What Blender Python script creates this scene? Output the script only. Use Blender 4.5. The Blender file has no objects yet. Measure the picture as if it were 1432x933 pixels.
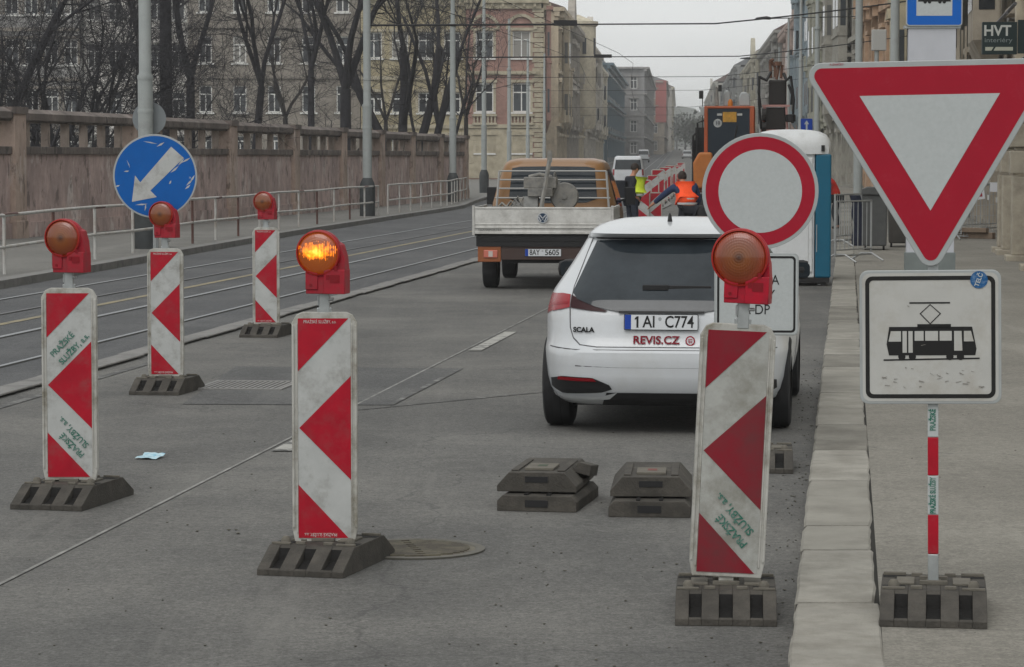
import bpy, bmesh, math, random
from mathutils import Vector, Matrix, Euler
R = math.radians
C = bpy.context.scene.collection
sc = bpy.context.scene
rnd = random.Random(7)

# ------------------------------------------------------------------ camera, world, sun, exposure
F = 3900.0; CX, CY, HZ, CAMZ = 716.0, 466.5, 220.0, 1.885
cam = bpy.data.objects.new('camera', bpy.data.cameras.new('camera')); C.objects.link(cam)
cam.data.sensor_width = 36.0; cam.data.lens = F / 1432.0 * 36.0
cam.data.clip_start = 0.1; cam.data.clip_end = 6000
TH = math.atan((CY - HZ) / F)
cam.location = (0, 0, CAMZ); cam.rotation_euler = (math.pi / 2 - TH, 0, 0)
sc.camera = cam
w = bpy.data.worlds.new('World'); sc.world = w; w.use_nodes = True
nt = w.node_tree; nt.nodes.clear()
out = nt.nodes.new('ShaderNodeOutputWorld'); bg = nt.nodes.new('ShaderNodeBackground')
sky = nt.nodes.new('ShaderNodeTexSky'); sky.sky_type = 'NISHITA'; sky.sun_disc = False
SUN_EL, SUN_AZ = R(50), R(-160)      # azimuth measured from +Y, clockwise
sky.sun_elevation = SUN_EL; sky.sun_rotation = SUN_AZ
sky.dust_density = 6.0; sky.air_density = 1.0; sky.ozone_density = 1.5
hs = nt.nodes.new('ShaderNodeHueSaturation'); hs.inputs['Saturation'].default_value = 0.12
mx = nt.nodes.new('ShaderNodeMixRGB'); mx.blend_type = 'MIX'; mx.inputs[0].default_value = 0.8
mx.inputs[2].default_value = (7.0, 7.15, 7.1, 1)        # even cloud sheet over the sky texture
nt.links.new(sky.outputs[0], hs.inputs['Color']); nt.links.new(hs.outputs[0], mx.inputs[1])
tcw = nt.nodes.new('ShaderNodeTexCoord'); nw = nt.nodes.new('ShaderNodeTexNoise'); nw.inputs['Scale'].default_value = 9.0; nw.inputs['Detail'].default_value = 4
mpw = nt.nodes.new('ShaderNodeMapping'); mpw.inputs['Scale'].default_value = (1, 1, 3.5); nt.links.new(tcw.outputs['Generated'], mpw.inputs['Vector']); nt.links.new(mpw.outputs[0], nw.inputs['Vector'])
rw = nt.nodes.new('ShaderNodeMapRange'); rw.inputs[1].default_value = .3; rw.inputs[2].default_value = .7; rw.inputs[3].default_value = .93; rw.inputs[4].default_value = 1.07; nt.links.new(nw.outputs['Fac'], rw.inputs[0])
mw = nt.nodes.new('ShaderNodeMixRGB'); mw.blend_type = 'MULTIPLY'; mw.inputs[0].default_value = 1; nt.links.new(mx.outputs[0], mw.inputs[1]); nt.links.new(rw.outputs[0], mw.inputs[2])
nt.links.new(mw.outputs[0], bg.inputs['Color']); bg.inputs['Strength'].default_value = 0.125
nt.links.new(bg.outputs[0], out.inputs[0])
sl = bpy.data.lights.new('sun', 'SUN'); sl.energy = 0.8; sl.angle = R(34); sl.color = (1, 0.97, 0.935)
sun = bpy.data.objects.new('sun', sl); C.objects.link(sun)
sd = Vector((math.sin(SUN_AZ) * math.cos(SUN_EL), math.cos(SUN_AZ) * math.cos(SUN_EL), math.sin(SUN_EL)))
sun.rotation_euler = sd.to_track_quat('Z', 'Y').to_euler(); sun.location = (0, 0, 60)
sc.view_settings.view_transform = 'Standard'; sc.view_settings.look = 'None'
sc.view_settings.exposure = 0.1; sc.view_settings.gamma = 1.0
sc.view_settings.use_curve_mapping = False
sc.cycles.volume_bounces = 2; sc.cycles.max_bounces = 6
sc.cycles.volume_step_rate = 10

# ------------------------------------------------------------------ placing helpers
def ray(px, py):
    a = (px - CX) / F; b = (CY - py) / F
    return Vector((a, math.cos(TH) + b * math.sin(TH), -math.sin(TH) + b * math.cos(TH)))
def G(px, py, z=0.0):
    r = ray(px, py); t = (z - CAMZ) / r.z
    return Vector((r.x * t, r.y * t, z))
def P(px, py, Y):
    r = ray(px, py); t = Y / r.y
    return Vector((r.x * t, Y, CAMZ + r.z * t))
def lerpt(tab, v):
    if v <= tab[0][0]:
        (a, b), (c, d) = tab[0], tab[1]
    elif v >= tab[-1][0]:
        (a, b), (c, d) = tab[-2], tab[-1]
    else:
        for i in range(len(tab) - 1):
            if tab[i][0] <= v <= tab[i + 1][0]:
                (a, b), (c, d) = tab[i], tab[i + 1]; break
    return b + (d - b) * (v - a) / (c - a)
CT = [(0, 0), (100, 12.0), (111, 13.0), (139, 14.1), (167, 15.4), (195, 16.8), (223, 18.3), (323, 24.3), (2400, 148.9)]
def cl(d): return lerpt(CT, d)
def gz(d): return 0.0 if d < 230 else min(d - 230, 1400) * 0.0055
KL = [(-60, -12.1), (40, -12.1), (67, -13.3), (84, -13.7), (104, -14.1), (111, -14.6), (130, -14.7), (2400, -14.7)]
def kl(d):
    return KL[0][1] if d <= 40 else (-14.7 if d >= 130 else lerpt(KL, d))
STN = sorted(set([-60, -20, 0, 5, 10, 20, 30, 40, 50, 60, 67, 75, 84, 92, 100, 104, 111, 118, 125, 130, 139, 150, 167, 180, 195, 210, 223, 230, 260, 323, 400, 600, 900, 1200, 1630, 2400]))

# ------------------------------------------------------------------ material helpers
MATS = {}
def mat(name, col, rough=0.6, var=0.0, vscale=8.0, bump=0.0, bscale=60.0, metal=0.0, coat=0.0, emis=None, estr=0.0, dirt_or_sheen=None, dscale=3.0, dthr=0.6, dsoft=0.12, spec=0.25, alpha=None):
    if name in MATS: return MATS[name]
    m = bpy.data.materials.new(name); m.use_nodes = True; MATS[name] = m
    n = m.node_tree.nodes; l = m.node_tree.links; b = n['Principled BSDF']
    c = (col[0], col[1], col[2], 1)
    b.inputs['Base Color'].default_value = c; b.inputs['Roughness'].default_value = rough
    b.inputs['Metallic'].default_value = metal; b.inputs['Coat Weight'].default_value = coat
    b.inputs['Specular IOR Level'].default_value = spec
    tc0 = n.new('ShaderNodeTexCoord'); oi = n.new('ShaderNodeObjectInfo'); va = n.new('ShaderNodeVectorMath'); va.operation = 'MULTIPLY_ADD'
    l.new(oi.outputs['Random'], va.inputs[0]); va.inputs[1].default_value = (37, 53, 29); l.new(tc0.outputs['Object'], va.inputs[2])
    class _T: outputs = {'Object': va.outputs[0]}
    tc = _T
    cur = None
    if var > 0:
        no = n.new('ShaderNodeTexNoise'); no.inputs['Scale'].default_value = vscale; no.inputs['Detail'].default_value = 6; no.inputs['Roughness'].default_value = 0.65
        l.new(tc.outputs['Object'], no.inputs['Vector'])
        mr = n.new('ShaderNodeMapRange'); mr.inputs[1].default_value = 0.3; mr.inputs[2].default_value = 0.7
        mr.inputs[3].default_value = 1 - var; mr.inputs[4].default_value = 1 + var
        l.new(no.outputs['Fac'], mr.inputs[0])
        mu = n.new('ShaderNodeMixRGB'); mu.blend_type = 'MULTIPLY'; mu.inputs[0].default_value = 1; mu.inputs[1].default_value = c
        l.new(mr.outputs[0], mu.inputs[2]); cur = mu.outputs[0]
        rr = n.new('ShaderNodeMapRange'); rr.inputs[3].default_value = max(0.02, rough - 0.12); rr.inputs[4].default_value = min(1, rough + 0.12)
        l.new(no.outputs['Fac'], rr.inputs[0]); l.new(rr.outputs[0], b.inputs['Roughness'])
    if dirt_or_sheen:
        no2 = n.new('ShaderNodeTexNoise'); no2.inputs['Scale'].default_value = dscale; no2.inputs['Detail'].default_value = 9; no2.inputs['Roughness'].default_value = 0.72
        l.new(tc.outputs['Object'], no2.inputs['Vector'])
        mp = n.new('ShaderNodeMapRange'); mp.inputs[1].default_value = dthr - dsoft; mp.inputs[2].default_value = dthr + dsoft; mp.inputs[4].default_value = dirt_or_sheen[3] if len(dirt_or_sheen) > 3 else 0.8
        l.new(no2.outputs['Fac'], mp.inputs[0])
        m2 = n.new('ShaderNodeMixRGB'); l.new(mp.outputs[0], m2.inputs[0])
        if cur: l.new(cur, m2.inputs[1])
        else: m2.inputs[1].default_value = c
        m2.inputs[2].default_value = (dirt_or_sheen[0], dirt_or_sheen[1], dirt_or_sheen[2], 1); cur = m2.outputs[0]
    if cur: l.new(cur, b.inputs['Base Color'])
    if bump > 0:
        nb = n.new('ShaderNodeTexNoise'); nb.inputs['Scale'].default_value = bscale; nb.inputs['Detail'].default_value = 4
        l.new(tc.outputs['Object'], nb.inputs['Vector'])
        bu = n.new('ShaderNodeBump'); bu.inputs['Strength'].default_value = bump; bu.inputs['Distance'].default_value = 0.01
        l.new(nb.outputs['Fac'], bu.inputs['Height']); l.new(bu.outputs[0], b.inputs['Normal'])
    if emis:
        b.inputs['Emission Color'].default_value = (*emis, 1); b.inputs['Emission Strength'].default_value = estr
    return m
def s3(r, g, b):
    f = lambda v: (v / 255 / 12.92) if v / 255 <= 0.04045 else ((v / 255 + 0.055) / 1.055) ** 2.4
    return (f(r), f(g), f(b))

def asphalt(name, base, patch, light, cracks=True, gr=1.0):
    m = bpy.data.materials.new(name); m.use_nodes = True
    n = m.node_tree.nodes; l = m.node_tree.links; b = n['Principled BSDF']
    tc = n.new('ShaderNodeTexCoord')
    def noise(scale, detail=5, rough=0.6, vec=None):
        k = n.new('ShaderNodeTexNoise'); k.inputs['Scale'].default_value = scale; k.inputs['Detail'].default_value = detail; k.inputs['Roughness'].default_value = rough
        l.new(vec or tc.outputs['Object'], k.inputs['Vector']); return k.outputs['Fac']
    def rng(src, a, b_, c, d):
        k = n.new('ShaderNodeMapRange'); k.inputs[1].default_value = a; k.inputs[2].default_value = b_; k.inputs[3].default_value = c; k.inputs[4].default_value = d
        l.new(src, k.inputs[0]); return k.outputs[0]
    def mixc(f, a, c2, mode='MIX'):
        k = n.new('ShaderNodeMixRGB'); k.blend_type = mode
        for i, s in ((0, f), (1, a), (2, c2)):
            if hasattr(s, 'is_linked'): l.new(s, k.inputs[i])
            elif isinstance(s, (int, float)): k.inputs[i].default_value = s
            else: k.inputs[i].default_value = (*s, 1)
        return k.outputs[0]
    mp = n.new('ShaderNodeMapping'); mp.inputs['Rotation'].default_value = (0, 0, R(6.8)); mp.inputs['Scale'].default_value = (1.6, 0.13, 1)
    l.new(tc.outputs['Object'], mp.inputs['Vector'])
    streak = noise(1.0, 5, 0.6, mp.outputs[0])
    c = mixc(rng(streak, 0.32, 0.68, 0, 1), base, patch)
    c = mixc(rng(noise(0.42, 7, 0.7), 0.44, 0.64, 0, 0.85), c, light)
    c = mixc(rng(noise(0.23, 6, 0.7), 0.55, 0.68, 0, 0.55), c, tuple(v * 0.75 for v in base))
    c = mixc(rng(noise(2.6, 8, 0.7), 0.55, 0.75, 0, 0.4), c, tuple(v * 0.78 for v in base))
    sp = noise(70, 3, 0.85)
    c = mixc(1.0, c, rng(sp, 0.3, 0.7, 1 - .45 * gr, 1 + .45 * gr), 'MULTIPLY')
    c = mixc(1.0, c, rng(noise(14, 6, 0.8), 0.3, 0.7, 1 - .26 * gr, 1 + .26 * gr), 'MULTIPLY')
    c = mixc(1.0, c, rng(noise(32, 3, 0.8), 0.35, 0.65, 1 - .24 * gr, 1 + .24 * gr), 'MULTIPLY')
    c = mixc(rng(noise(0.9, 9, 0.75), 0.60, 0.66, 0, 0.35), c, tuple(v * 0.62 for v in base))
    c = mixc(rng(noise(1.3, 9, 0.75, mp.outputs[0]), 0.56, 0.70, 0, 0.5), c, tuple(v * 1.25 for v in light))
    vs_ = n.new('ShaderNodeTexVoronoi'); vs_.inputs['Scale'].default_value = 34; l.new(tc.outputs['Object'], vs_.inputs['Vector'])
    c = mixc(rng(vs_.outputs['Distance'], 0.16, 0.28, 0.45, 0), c, tuple(v * 1.7 for v in base))
    vo = n.new('ShaderNodeTexVoronoi'); vo.inputs['Scale'].default_value = 2.3; vo.feature = 'F1'; l.new(tc.outputs['Object'], vo.inputs['Vector'])
    c = mixc(rng(vo.outputs['Distance'], 0.035, 0.05, 0.55, 0), c, (0.03, 0.03, 0.03))
    if cracks:
        ve = n.new('ShaderNodeTexVoronoi'); ve.feature = 'DISTANCE_TO_EDGE'; ve.inputs['Scale'].default_value = 0.16
        dn = n.new('ShaderNodeTexNoise'); dn.inputs['Scale'].default_value = 1.2; dn.inputs['Detail'].default_value = 5; l.new(tc.outputs['Object'], dn.inputs['Vector'])
        ad = n.new('ShaderNodeMixRGB'); ad.blend_type = 'ADD'; ad.inputs[0].default_value = 0.9; l.new(tc.outputs['Object'], ad.inputs[1]); l.new(dn.outputs['Color'], ad.inputs[2])
        l.new(ad.outputs[0], ve.inputs['Vector'])
        c = mixc(rng(ve.outputs['Distance'], 0.0005, 0.0022, 0.45, 0), c, (0.05, 0.05, 0.05))
    l.new(c, b.inputs['Base Color']); b.inputs['Roughness'].default_value = 0.82; b.inputs['Specular IOR Level'].default_value = 0.3
    bu = n.new('ShaderNodeBump'); bu.inputs['Strength'].default_value = 0.6; bu.inputs['Distance'].default_value = 0.012
    l.new(noise(60, 4, 0.8), bu.inputs['Height']); l.new(bu.outputs[0], b.inputs['Normal'])
    return m

# ------------------------------------------------------------------ mesh helpers
class MB:
    def __init__(s): s.v = []; s.f = []; s.m = []
    def add(s, vs, fs, mi=0, M=None):
        k = len(s.v)
        for p in vs:
            p = Vector(p); s.v.append(M @ p if M is not None else p)
        for f in fs: s.f.append([k + i for i in f]); s.m.append(mi)
        return s
    def box(s, x0, x1, y0, y1, z0, z1, mi=0, M=None):
        return s.add([(x0, y0, z0), (x1, y0, z0), (x1, y1, z0), (x0, y1, z0), (x0, y0, z1), (x1, y0, z1), (x1, y1, z1), (x0, y1, z1)],
                     [(3, 2, 1, 0), (4, 5, 6, 7), (0, 1, 5, 4), (1, 2, 6, 5), (2, 3, 7, 6), (3, 0, 4, 7)], mi, M)
    def hexa(s, pts, mi=0):
        return s.add(pts, [(3, 2, 1, 0), (4, 5, 6, 7), (0, 1, 5, 4), (1, 2, 6, 5), (2, 3, 7, 6), (3, 0, 4, 7)], mi)
    def tube(s, pts, rad, n=8, mi=0, caps=True, M=None):
        pts = [Vector(p) for p in pts]
        if not isinstance(rad, (list, tuple)): rad = [rad] * len(pts)
        rings = []; vs = []; fs = []
        prev = None
        for i, p in enumerate(pts):
            t = (pts[min(i + 1, len(pts) - 1)] - pts[max(i - 1, 0)])
            if t.length < 1e-9: t = Vector((0, 0, 1))
            t.normalize()
            if prev is None:
                a = Vector((0, 0, 1)) if abs(t.z) < 0.9 else Vector((1, 0, 0))
                u = t.cross(a).normalized()
            else:
                u = (prev - t * prev.dot(t)).normalized()
            prev = u; vv = t.cross(u)
            for k in range(n):
                an = 2 * math.pi * k / n
                vs.append(p + (u * math.cos(an) + vv * math.sin(an)) * rad[i])
        for i in range(len(pts) - 1):
            for k in range(n):
                a = i * n + k; b = i * n + (k + 1) % n
                fs.append((a, b, b + n, a + n))
        if caps: fs.append(tuple(range(n - 1, -1, -1))); fs.append(tuple(range((len(pts) - 1) * n, len(pts) * n)))
        return s.add(vs, fs, mi, M)
    def lathe(s, prof, n=24, mi=0, M=None, close=True):
        vs = []; fs = []
        for r, z in prof:
            for k in range(n):
                a = 2 * math.pi * k / n; vs.append((r * math.cos(a), r * math.sin(a), z))
        for i in range(len(prof) - 1):
            for k in range(n):
                a = i * n + k; b = i * n + (k + 1) % n; fs.append((a, b, b + n, a + n))
        if close: fs.append(tuple(range(n - 1, -1, -1))); fs.append(tuple(range((len(prof) - 1) * n, len(prof) * n)))
        return s.add(vs, fs, mi, M)
    def prism(s, poly, y0, y1, mi=0, M=None):        # poly in x,z; front face at y0 looks to -y
        n = len(poly)
        ar = sum(poly[i][0] * poly[(i + 1) % n][1] - poly[(i + 1) % n][0] * poly[i][1] for i in range(n))
        if ar < 0: poly = poly[::-1]
        vs = [(x, y0, z) for x, z in poly] + [(x, y1, z) for x, z in poly]
        fs = [tuple(range(n)), tuple(range(2 * n - 1, n - 1, -1))] + [((i + 1) % n, i, i + n, (i + 1) % n + n) for i in range(n)]
        return s.add(vs, fs, mi, M)
    def sheet(s, poly, y, mi=0, M=None):
        n = len(poly)
        ar = sum(poly[i][0] * poly[(i + 1) % n][1] - poly[(i + 1) % n][0] * poly[i][1] for i in range(n))
        if ar < 0: poly = poly[::-1]
        return s.add([(x, y, z) for x, z in poly], [tuple(range(n))], mi, M)
    def build(s, name, mats, parent=None, smooth=False, bevel=0, loc=None, rot=None, weld=False, bseg=2):
        me = bpy.data.meshes.new(name); me.from_pydata([tuple(v) for v in s.v], [], s.f)
        if not isinstance(mats, (list, tuple)): mats = [mats]
        for m in mats: me.materials.append(m)
        if len(mats) > 1: me.polygons.foreach_set('material_index', s.m)
        if weld:
            bm = bmesh.new(); bm.from_mesh(me); bmesh.ops.remove_doubles(bm, verts=bm.verts, dist=1e-5)
            bmesh.ops.recalc_face_normals(bm, faces=bm.faces); bm.to_mesh(me); bm.free()
        me.update()
        if smooth:
            me.polygons.foreach_set('use_smooth', [True] * len(me.polygons)); me.set_sharp_from_angle(angle=R(38))
        o = bpy.data.objects.new(name, me); C.objects.link(o)
        if parent: o.parent = parent
        if loc is not None: o.location = loc
        if rot is not None: o.rotation_euler = rot
        if bevel:
            b = o.modifiers.new('bevel', 'BEVEL'); b.width = bevel; b.segments = bseg; b.limit_method = 'ANGLE'; b.angle_limit = R(40)
        return o
def thing(name, label, cat, loc=(0, 0, 0), rz=0.0, group=None):
    o = bpy.data.objects.new(name, None); C.objects.link(o); o.location = loc; o.rotation_euler = (0, 0, rz)
    o.empty_display_size = 0.2; o['label'] = label; o['category'] = cat
    if group: o['group'] = group
    return o
def tag(o, label, cat, group=None):
    o['label'] = label; o['category'] = cat
    if group: o['group'] = group
    return o
def struct(o, kind='structure'): o['kind'] = kind; return o
def copy_tree(o, parent=None):
    c = o.copy(); C.objects.link(c); c.parent = parent
    for ch in list(o.children): copy_tree(ch, c)
    return c
def text(name, body, size, m, parent, loc, rz=0.0, bold=0.0, align='CENTER', width=1.0, roty=0.0, bx=None):
    """flat lettering facing -y, centred at loc; rz turns it in its plane"""
    cu = bpy.data.curves.new(name, 'FONT'); cu.body = body; cu.size = size; cu.align_x = align; cu.align_y = 'CENTER'
    cu.offset = bold; cu.extrude = 0.0004; cu.resolution_u = 4
    tmp = bpy.data.objects.new(name, cu); C.objects.link(tmp)
    bpy.context.view_layer.update()
    me = bpy.data.meshes.new_from_object(tmp.evaluated_get(bpy.context.evaluated_depsgraph_get()))
    bpy.data.objects.remove(tmp); bpy.data.curves.remove(cu)
    xs = [v.co.x for v in me.vertices]
    if bx and xs:
        cur = max(xs) - min(xs); width = bx / cur
        mid = (max(xs) + min(xs)) / 2
        for v in me.vertices: v.co.x -= mid
    M = Matrix.Rotation(rz, 4, 'Y') @ Matrix.Rotation(math.pi / 2, 4, 'X') @ Matrix.Diagonal((width, 1, 1, 1))
    me.transform(M); me.materials.clear(); me.materials.append(m)
    o = bpy.data.objects.new(name, me); C.objects.link(o); o.parent = parent; o.location = loc
    return o
def rrect(w_, h_, r, n=5, cx=0, cz=0):
    pts = []
    for sx, sz, a0 in ((1, 1, 0), (-1, 1, 90), (-1, -1, 180), (1, -1, 270)):
        for k in range(n + 1):
            a = R(a0 + 90 * k / n)
            pts.append((cx + sx * (w_ / 2 - r) + r * math.cos(a), cz + sz * (h_ / 2 - r) + r * math.sin(a)))
    return pts
def circ(r, n=40, cx=0, cz=0): return [(cx + r * math.cos(2 * math.pi * k / n), cz + r * math.sin(2 * math.pi * k / n)) for k in range(n)]
def rpoly(cs, r, n=6):
    """rounded hull of convex corner centres given counter-clockwise"""
    pts = []; N = len(cs)
    for i in range(N):
        p, q, s_ = cs[i - 1], cs[i], cs[(i + 1) % N]
        a0 = math.atan2(q[1] - p[1], q[0] - p[0]) - math.pi / 2; a1 = math.atan2(s_[1] - q[1], s_[0] - q[0]) - math.pi / 2
        while a1 < a0: a1 += 2 * math.pi
        for k in range(n + 1):
            a = a0 + (a1 - a0) * k / n; pts.append((q[0] + r * math.cos(a), q[1] + r * math.sin(a)))
    return pts

# ------------------------------------------------------------------ shared materials
M_asph = asphalt('asphalt', (0.090, 0.089, 0.085), (0.120, 0.118, 0.111), (0.162, 0.158, 0.146))
M_track = asphalt('tram_lane_asphalt', (0.066, 0.068, 0.071), (0.082, 0.084, 0.087), (0.105, 0.106, 0.107), False)
M_patch = asphalt('patch_asphalt', (0.074, 0.075, 0.075), (0.096, 0.096, 0.095), (0.125, 0.125, 0.12), True)
M_side = asphalt('pavement_asphalt', (0.175, 0.165, 0.143), (0.205, 0.194, 0.168), (0.24, 0.228, 0.198), True, 0.6)
M_sideL = asphalt('left_pavement', (0.14, 0.137, 0.127), (0.165, 0.16, 0.148), (0.19, 0.185, 0.17), False, 0.7)
M_kerb = mat('granite_kerb', (0.25, 0.24, 0.21), 0.85, 0.16, 3, 0.5, 120, dirt_or_sheen=(0.13, 0.12, 0.105, 0.5), dscale=2.2, dthr=0.56)
M_kerbL = mat('granite_kerb_old', (0.235, 0.23, 0.22), 0.85, 0.2, 2, 0.3, 50, dirt_or_sheen=(0.09, 0.09, 0.088, 0.8), dscale=2.0, dthr=0.55)
M_joint = mat('joint_dirt', (0.022, 0.021, 0.018), 0.95)
M_paint = mat('road_paint', (0.34, 0.335, 0.31), 0.75, 0.12, 9, 0.2, 80, dirt_or_sheen=(0.09, 0.09, 0.088, 0.95), dscale=5, dthr=0.54, dsoft=0.05)
M_paintw = mat('worn_paint', (0.22, 0.22, 0.21), 0.8, 0.15, 9, 0.2, 80, dirt_or_sheen=(0.085, 0.085, 0.083, 1.0), dscale=4, dthr=0.42, dsoft=0.07)
M_yel = mat('yellow_line_paint', (0.28, 0.24, 0.15), 0.8, 0.1, 6, dirt_or_sheen=(0.12, 0.12, 0.115, 0.8), dscale=3, dthr=0.55)
M_rail = mat('rail_steel', (0.24, 0.25, 0.26), 0.5, 0.1, 3, metal=0.2)
M_railw = mat('worn_rail', (0.125, 0.125, 0.13), 0.6, 0.1, 3)
M_redS = mat('sheet_red', s3(160, 8, 34), 0.45, 0.12, 10, dirt_or_sheen=(0.20, 0.07, 0.07, 0.6), dscale=7, dthr=0.60)
M_whS = mat('sheet_white', (0.41, 0.42, 0.41), 0.45, 0.08, 9, dirt_or_sheen=(0.22, 0.215, 0.195, 0.8), dscale=6, dthr=0.585, dsoft=0.1)
M_whS2 = mat('sheet_white_clean', (0.40, 0.425, 0.425), 0.45, 0.06, 55, dirt_or_sheen=(0.25, 0.25, 0.24, 0.6), dscale=16, dthr=0.72, dsoft=0.03)
M_rim = mat('sign_rim', (0.34, 0.36, 0.36), 0.45, 0.06, 10, metal=0.2)
M_alu = mat('galvanised', (0.36, 0.38, 0.38), 0.45, 0.12, 20, metal=0.6)
M_redD = mat('sign_red', s3(150, 8, 36), 0.45, 0.05, 8, dirt_or_sheen=(0.35, 0.05, 0.07, 0.4), dscale=16, dthr=0.68)
M_plw = mat('dirty_white_plastic', (0.42, 0.415, 0.385), 0.6, 0.08, 8, 0.1, 60, dirt_or_sheen=(0.18, 0.165, 0.125, 0.9), dscale=5.5, dthr=0.555, dsoft=0.1)
M_redP = mat('lamp_red_plastic', s3(164, 10, 38), 0.42, 0.10, 20, dirt_or_sheen=(0.12, 0.02, 0.03, 0.6), dscale=18, dthr=.58)
M_rub = mat('recycled_rubber', (0.052, 0.048, 0.042), 0.85, 0.22, 9, 0.5, 90, dirt_or_sheen=(0.11, 0.10, 0.085, 0.6), dscale=6, dthr=0.56)
M_rubD = mat('recycled_rubber_shaded', (0.012, 0.0115, 0.011), 0.9, 0.2, 9, 0.4, 90)  # near-black copy of the rubber, shade of slots and gaps painted in
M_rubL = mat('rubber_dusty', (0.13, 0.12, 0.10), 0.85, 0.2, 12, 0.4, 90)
M_black = mat('black_print', (0.012, 0.012, 0.012), 0.45)
M_green = mat('green_print', s3(40, 104, 88), 0.6, dirt_or_sheen=(0.25, 0.30, 0.28, 0.8), dscale=30, dthr=.56)
M_blue = mat('sign_blue', s3(0, 84, 158), 0.35, 0.06, 10, dirt_or_sheen=(0.42, 0.46, 0.48, 0.9), dscale=7, dthr=0.69, dsoft=0.02)
M_blueC = mat('stop_sign_blue', s3(6, 88, 172), 0.35, 0.03, 8)
M_tyre = mat('tyre_rubber', (0.022, 0.022, 0.023), 0.85, 0.2, 20)
M_rimm = mat('wheel_rim_metal', (0.3, 0.3, 0.31), 0.4, metal=0.7)
M_glassD = mat('tinted_glass', (0.006, 0.009, 0.012), 0.04, spec=0.4, dirt_or_sheen=(0.035, 0.044, 0.052, 0.9), dscale=1.1, dthr=0.5, dsoft=0.2)  # bluish blotches are uneven sky reflections painted into the glass colour
M_blk = mat('black_plastic', (0.018, 0.018, 0.019), 0.55)
M_carw = mat('white_car_paint', (0.53, 0.55, 0.57), 0.32, 0.03, 2, coat=0.5, dirt_or_sheen=(0.42, 0.42, 0.40, 0.5), dscale=2.5, dthr=0.62, dsoft=0.15)
M_tail = mat('tail_light_red', s3(140, 12, 28), 0.25, spec=.5)
M_tailD = mat('tail_light_dark', s3(44, 6, 12), 0.45)
M_plate = mat('plate_white', (0.58, 0.60, 0.62), 0.4)
M_plblue = mat('plate_blue', s3(20, 60, 150), 0.4)
M_crim = mat('crimson_print', s3(150, 20, 45), 0.4)

def lens_mat(name, lit):
    m = bpy.data.materials.new(name); m.use_nodes = True
    n = m.node_tree.nodes; l = m.node_tree.links; b = n['Principled BSDF']
    tc = n.new('ShaderNodeTexCoord')
    sx = n.new('ShaderNodeSeparateXYZ'); l.new(tc.outputs['Object'], sx.inputs[0])
    cmb = n.new('ShaderNodeCombineXYZ'); l.new(sx.outputs[0], cmb.inputs[0]); l.new(sx.outputs[2], cmb.inputs[1])
    ln = n.new('ShaderNodeVectorMath'); ln.operation = 'LENGTH'; l.new(cmb.outputs[0], ln.inputs[0])
    cr = n.new('ShaderNodeValToRGB'); l.new(ln.outputs['Value'], cr.inputs[0])
    e = cr.color_ramp.elements
    e[0].position = 0.0; e[0].color = (*s3(60, 28, 14), 1); e[1].position = 0.1; e[1].color = (*s3(142, 54, 26), 1)
    x = cr.color_ramp.elements.new(0.03); x.color = (*s3(122, 66, 22), 1)
    x = cr.color_ramp.elements.new(0.075); x.color = (*s3(116, 54, 24), 1)
    l.new(cr.outputs[0], b.inputs['Base Color']); b.inputs['Roughness'].default_value = 0.22; b.inputs['Coat Weight'].default_value = 0.6
    wv = n.new('ShaderNodeTexWave'); wv.wave_type = 'RINGS'; wv.rings_direction = 'Y'; wv.inputs['Scale'].default_value = 28
    l.new(tc.outputs['Object'], wv.inputs['Vector'])
    wz = n.new('ShaderNodeTexWave'); wz.wave_type = 'BANDS'; wz.bands_direction = 'X'; wz.inputs['Scale'].default_value = 45; l.new(tc.outputs['Object'], wz.inputs['Vector'])
    ad = n.new('ShaderNodeMath'); ad.operation = 'ADD'; l.new(wv.outputs['Fac'], ad.inputs[0]); l.new(wz.outputs['Fac'], ad.inputs[1])
    bu = n.new('ShaderNodeBump'); bu.inputs['Strength'].default_value = 0.22; bu.inputs['Distance'].default_value = 0.003
    l.new(ad.outputs[0], bu.inputs['Height']); l.new(bu.outputs[0], b.inputs['Normal'])
    if lit:   # LED array behind a ribbed lens: a bright irregular band of cells
        mp = n.new('ShaderNodeMapping'); mp.inputs['Scale'].default_value = (6.5, 0, 13); mp.inputs['Location'].default_value = (0, 0, -0.10); l.new(tc.outputs['Object'], mp.inputs['Vector'])
        l2 = n.new('ShaderNodeVectorMath'); l2.operation = 'LENGTH'; l.new(mp.outputs[0], l2.inputs[0])
        no = n.new('ShaderNodeTexNoise'); no.inputs['Scale'].default_value = 45; no.inputs['Detail'].default_value = 2; l.new(tc.outputs['Object'], no.inputs['Vector'])
        a2 = n.new('ShaderNodeMath'); a2.operation = 'MULTIPLY_ADD'; l.new(no.outputs['Fac'], a2.inputs[0]); a2.inputs[1].default_value = 0.9; l.new(l2.outputs['Value'], a2.inputs[2])
        m3 = n.new('ShaderNodeMath'); m3.operation = 'MULTIPLY_ADD'; l.new(wz.outputs['Fac'], m3.inputs[0]); m3.inputs[1].default_value = 0.35; l.new(a2.outputs[0], m3.inputs[2])
        c2 = n.new('ShaderNodeValToRGB'); l.new(m3.outputs[0], c2.inputs[0]); q = c2.color_ramp.elements
        q[0].position = 0.42; q[0].color = (1.0, 0.62, 0.10, 1); q[1].position = 1.22; q[1].color = (0.05, 0.010, 0.0, 1)
        x = q.new(0.70); x.color = (1.0, 0.33, 0.01, 1); x = q.new(0.98); x.color = (0.75, 0.15, 0.0, 1)
        l.new(c2.outputs[0], b.inputs['Emission Color']); b.inputs['Emission Strength'].default_value = 2.3
    return m
M_redP2 = mat('lamp_red_faded', s3(150, 26, 42), 0.55, 0.12, 18, dirt_or_sheen=(0.16, 0.04, 0.04, 0.6), dscale=22, dthr=.55)
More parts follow.
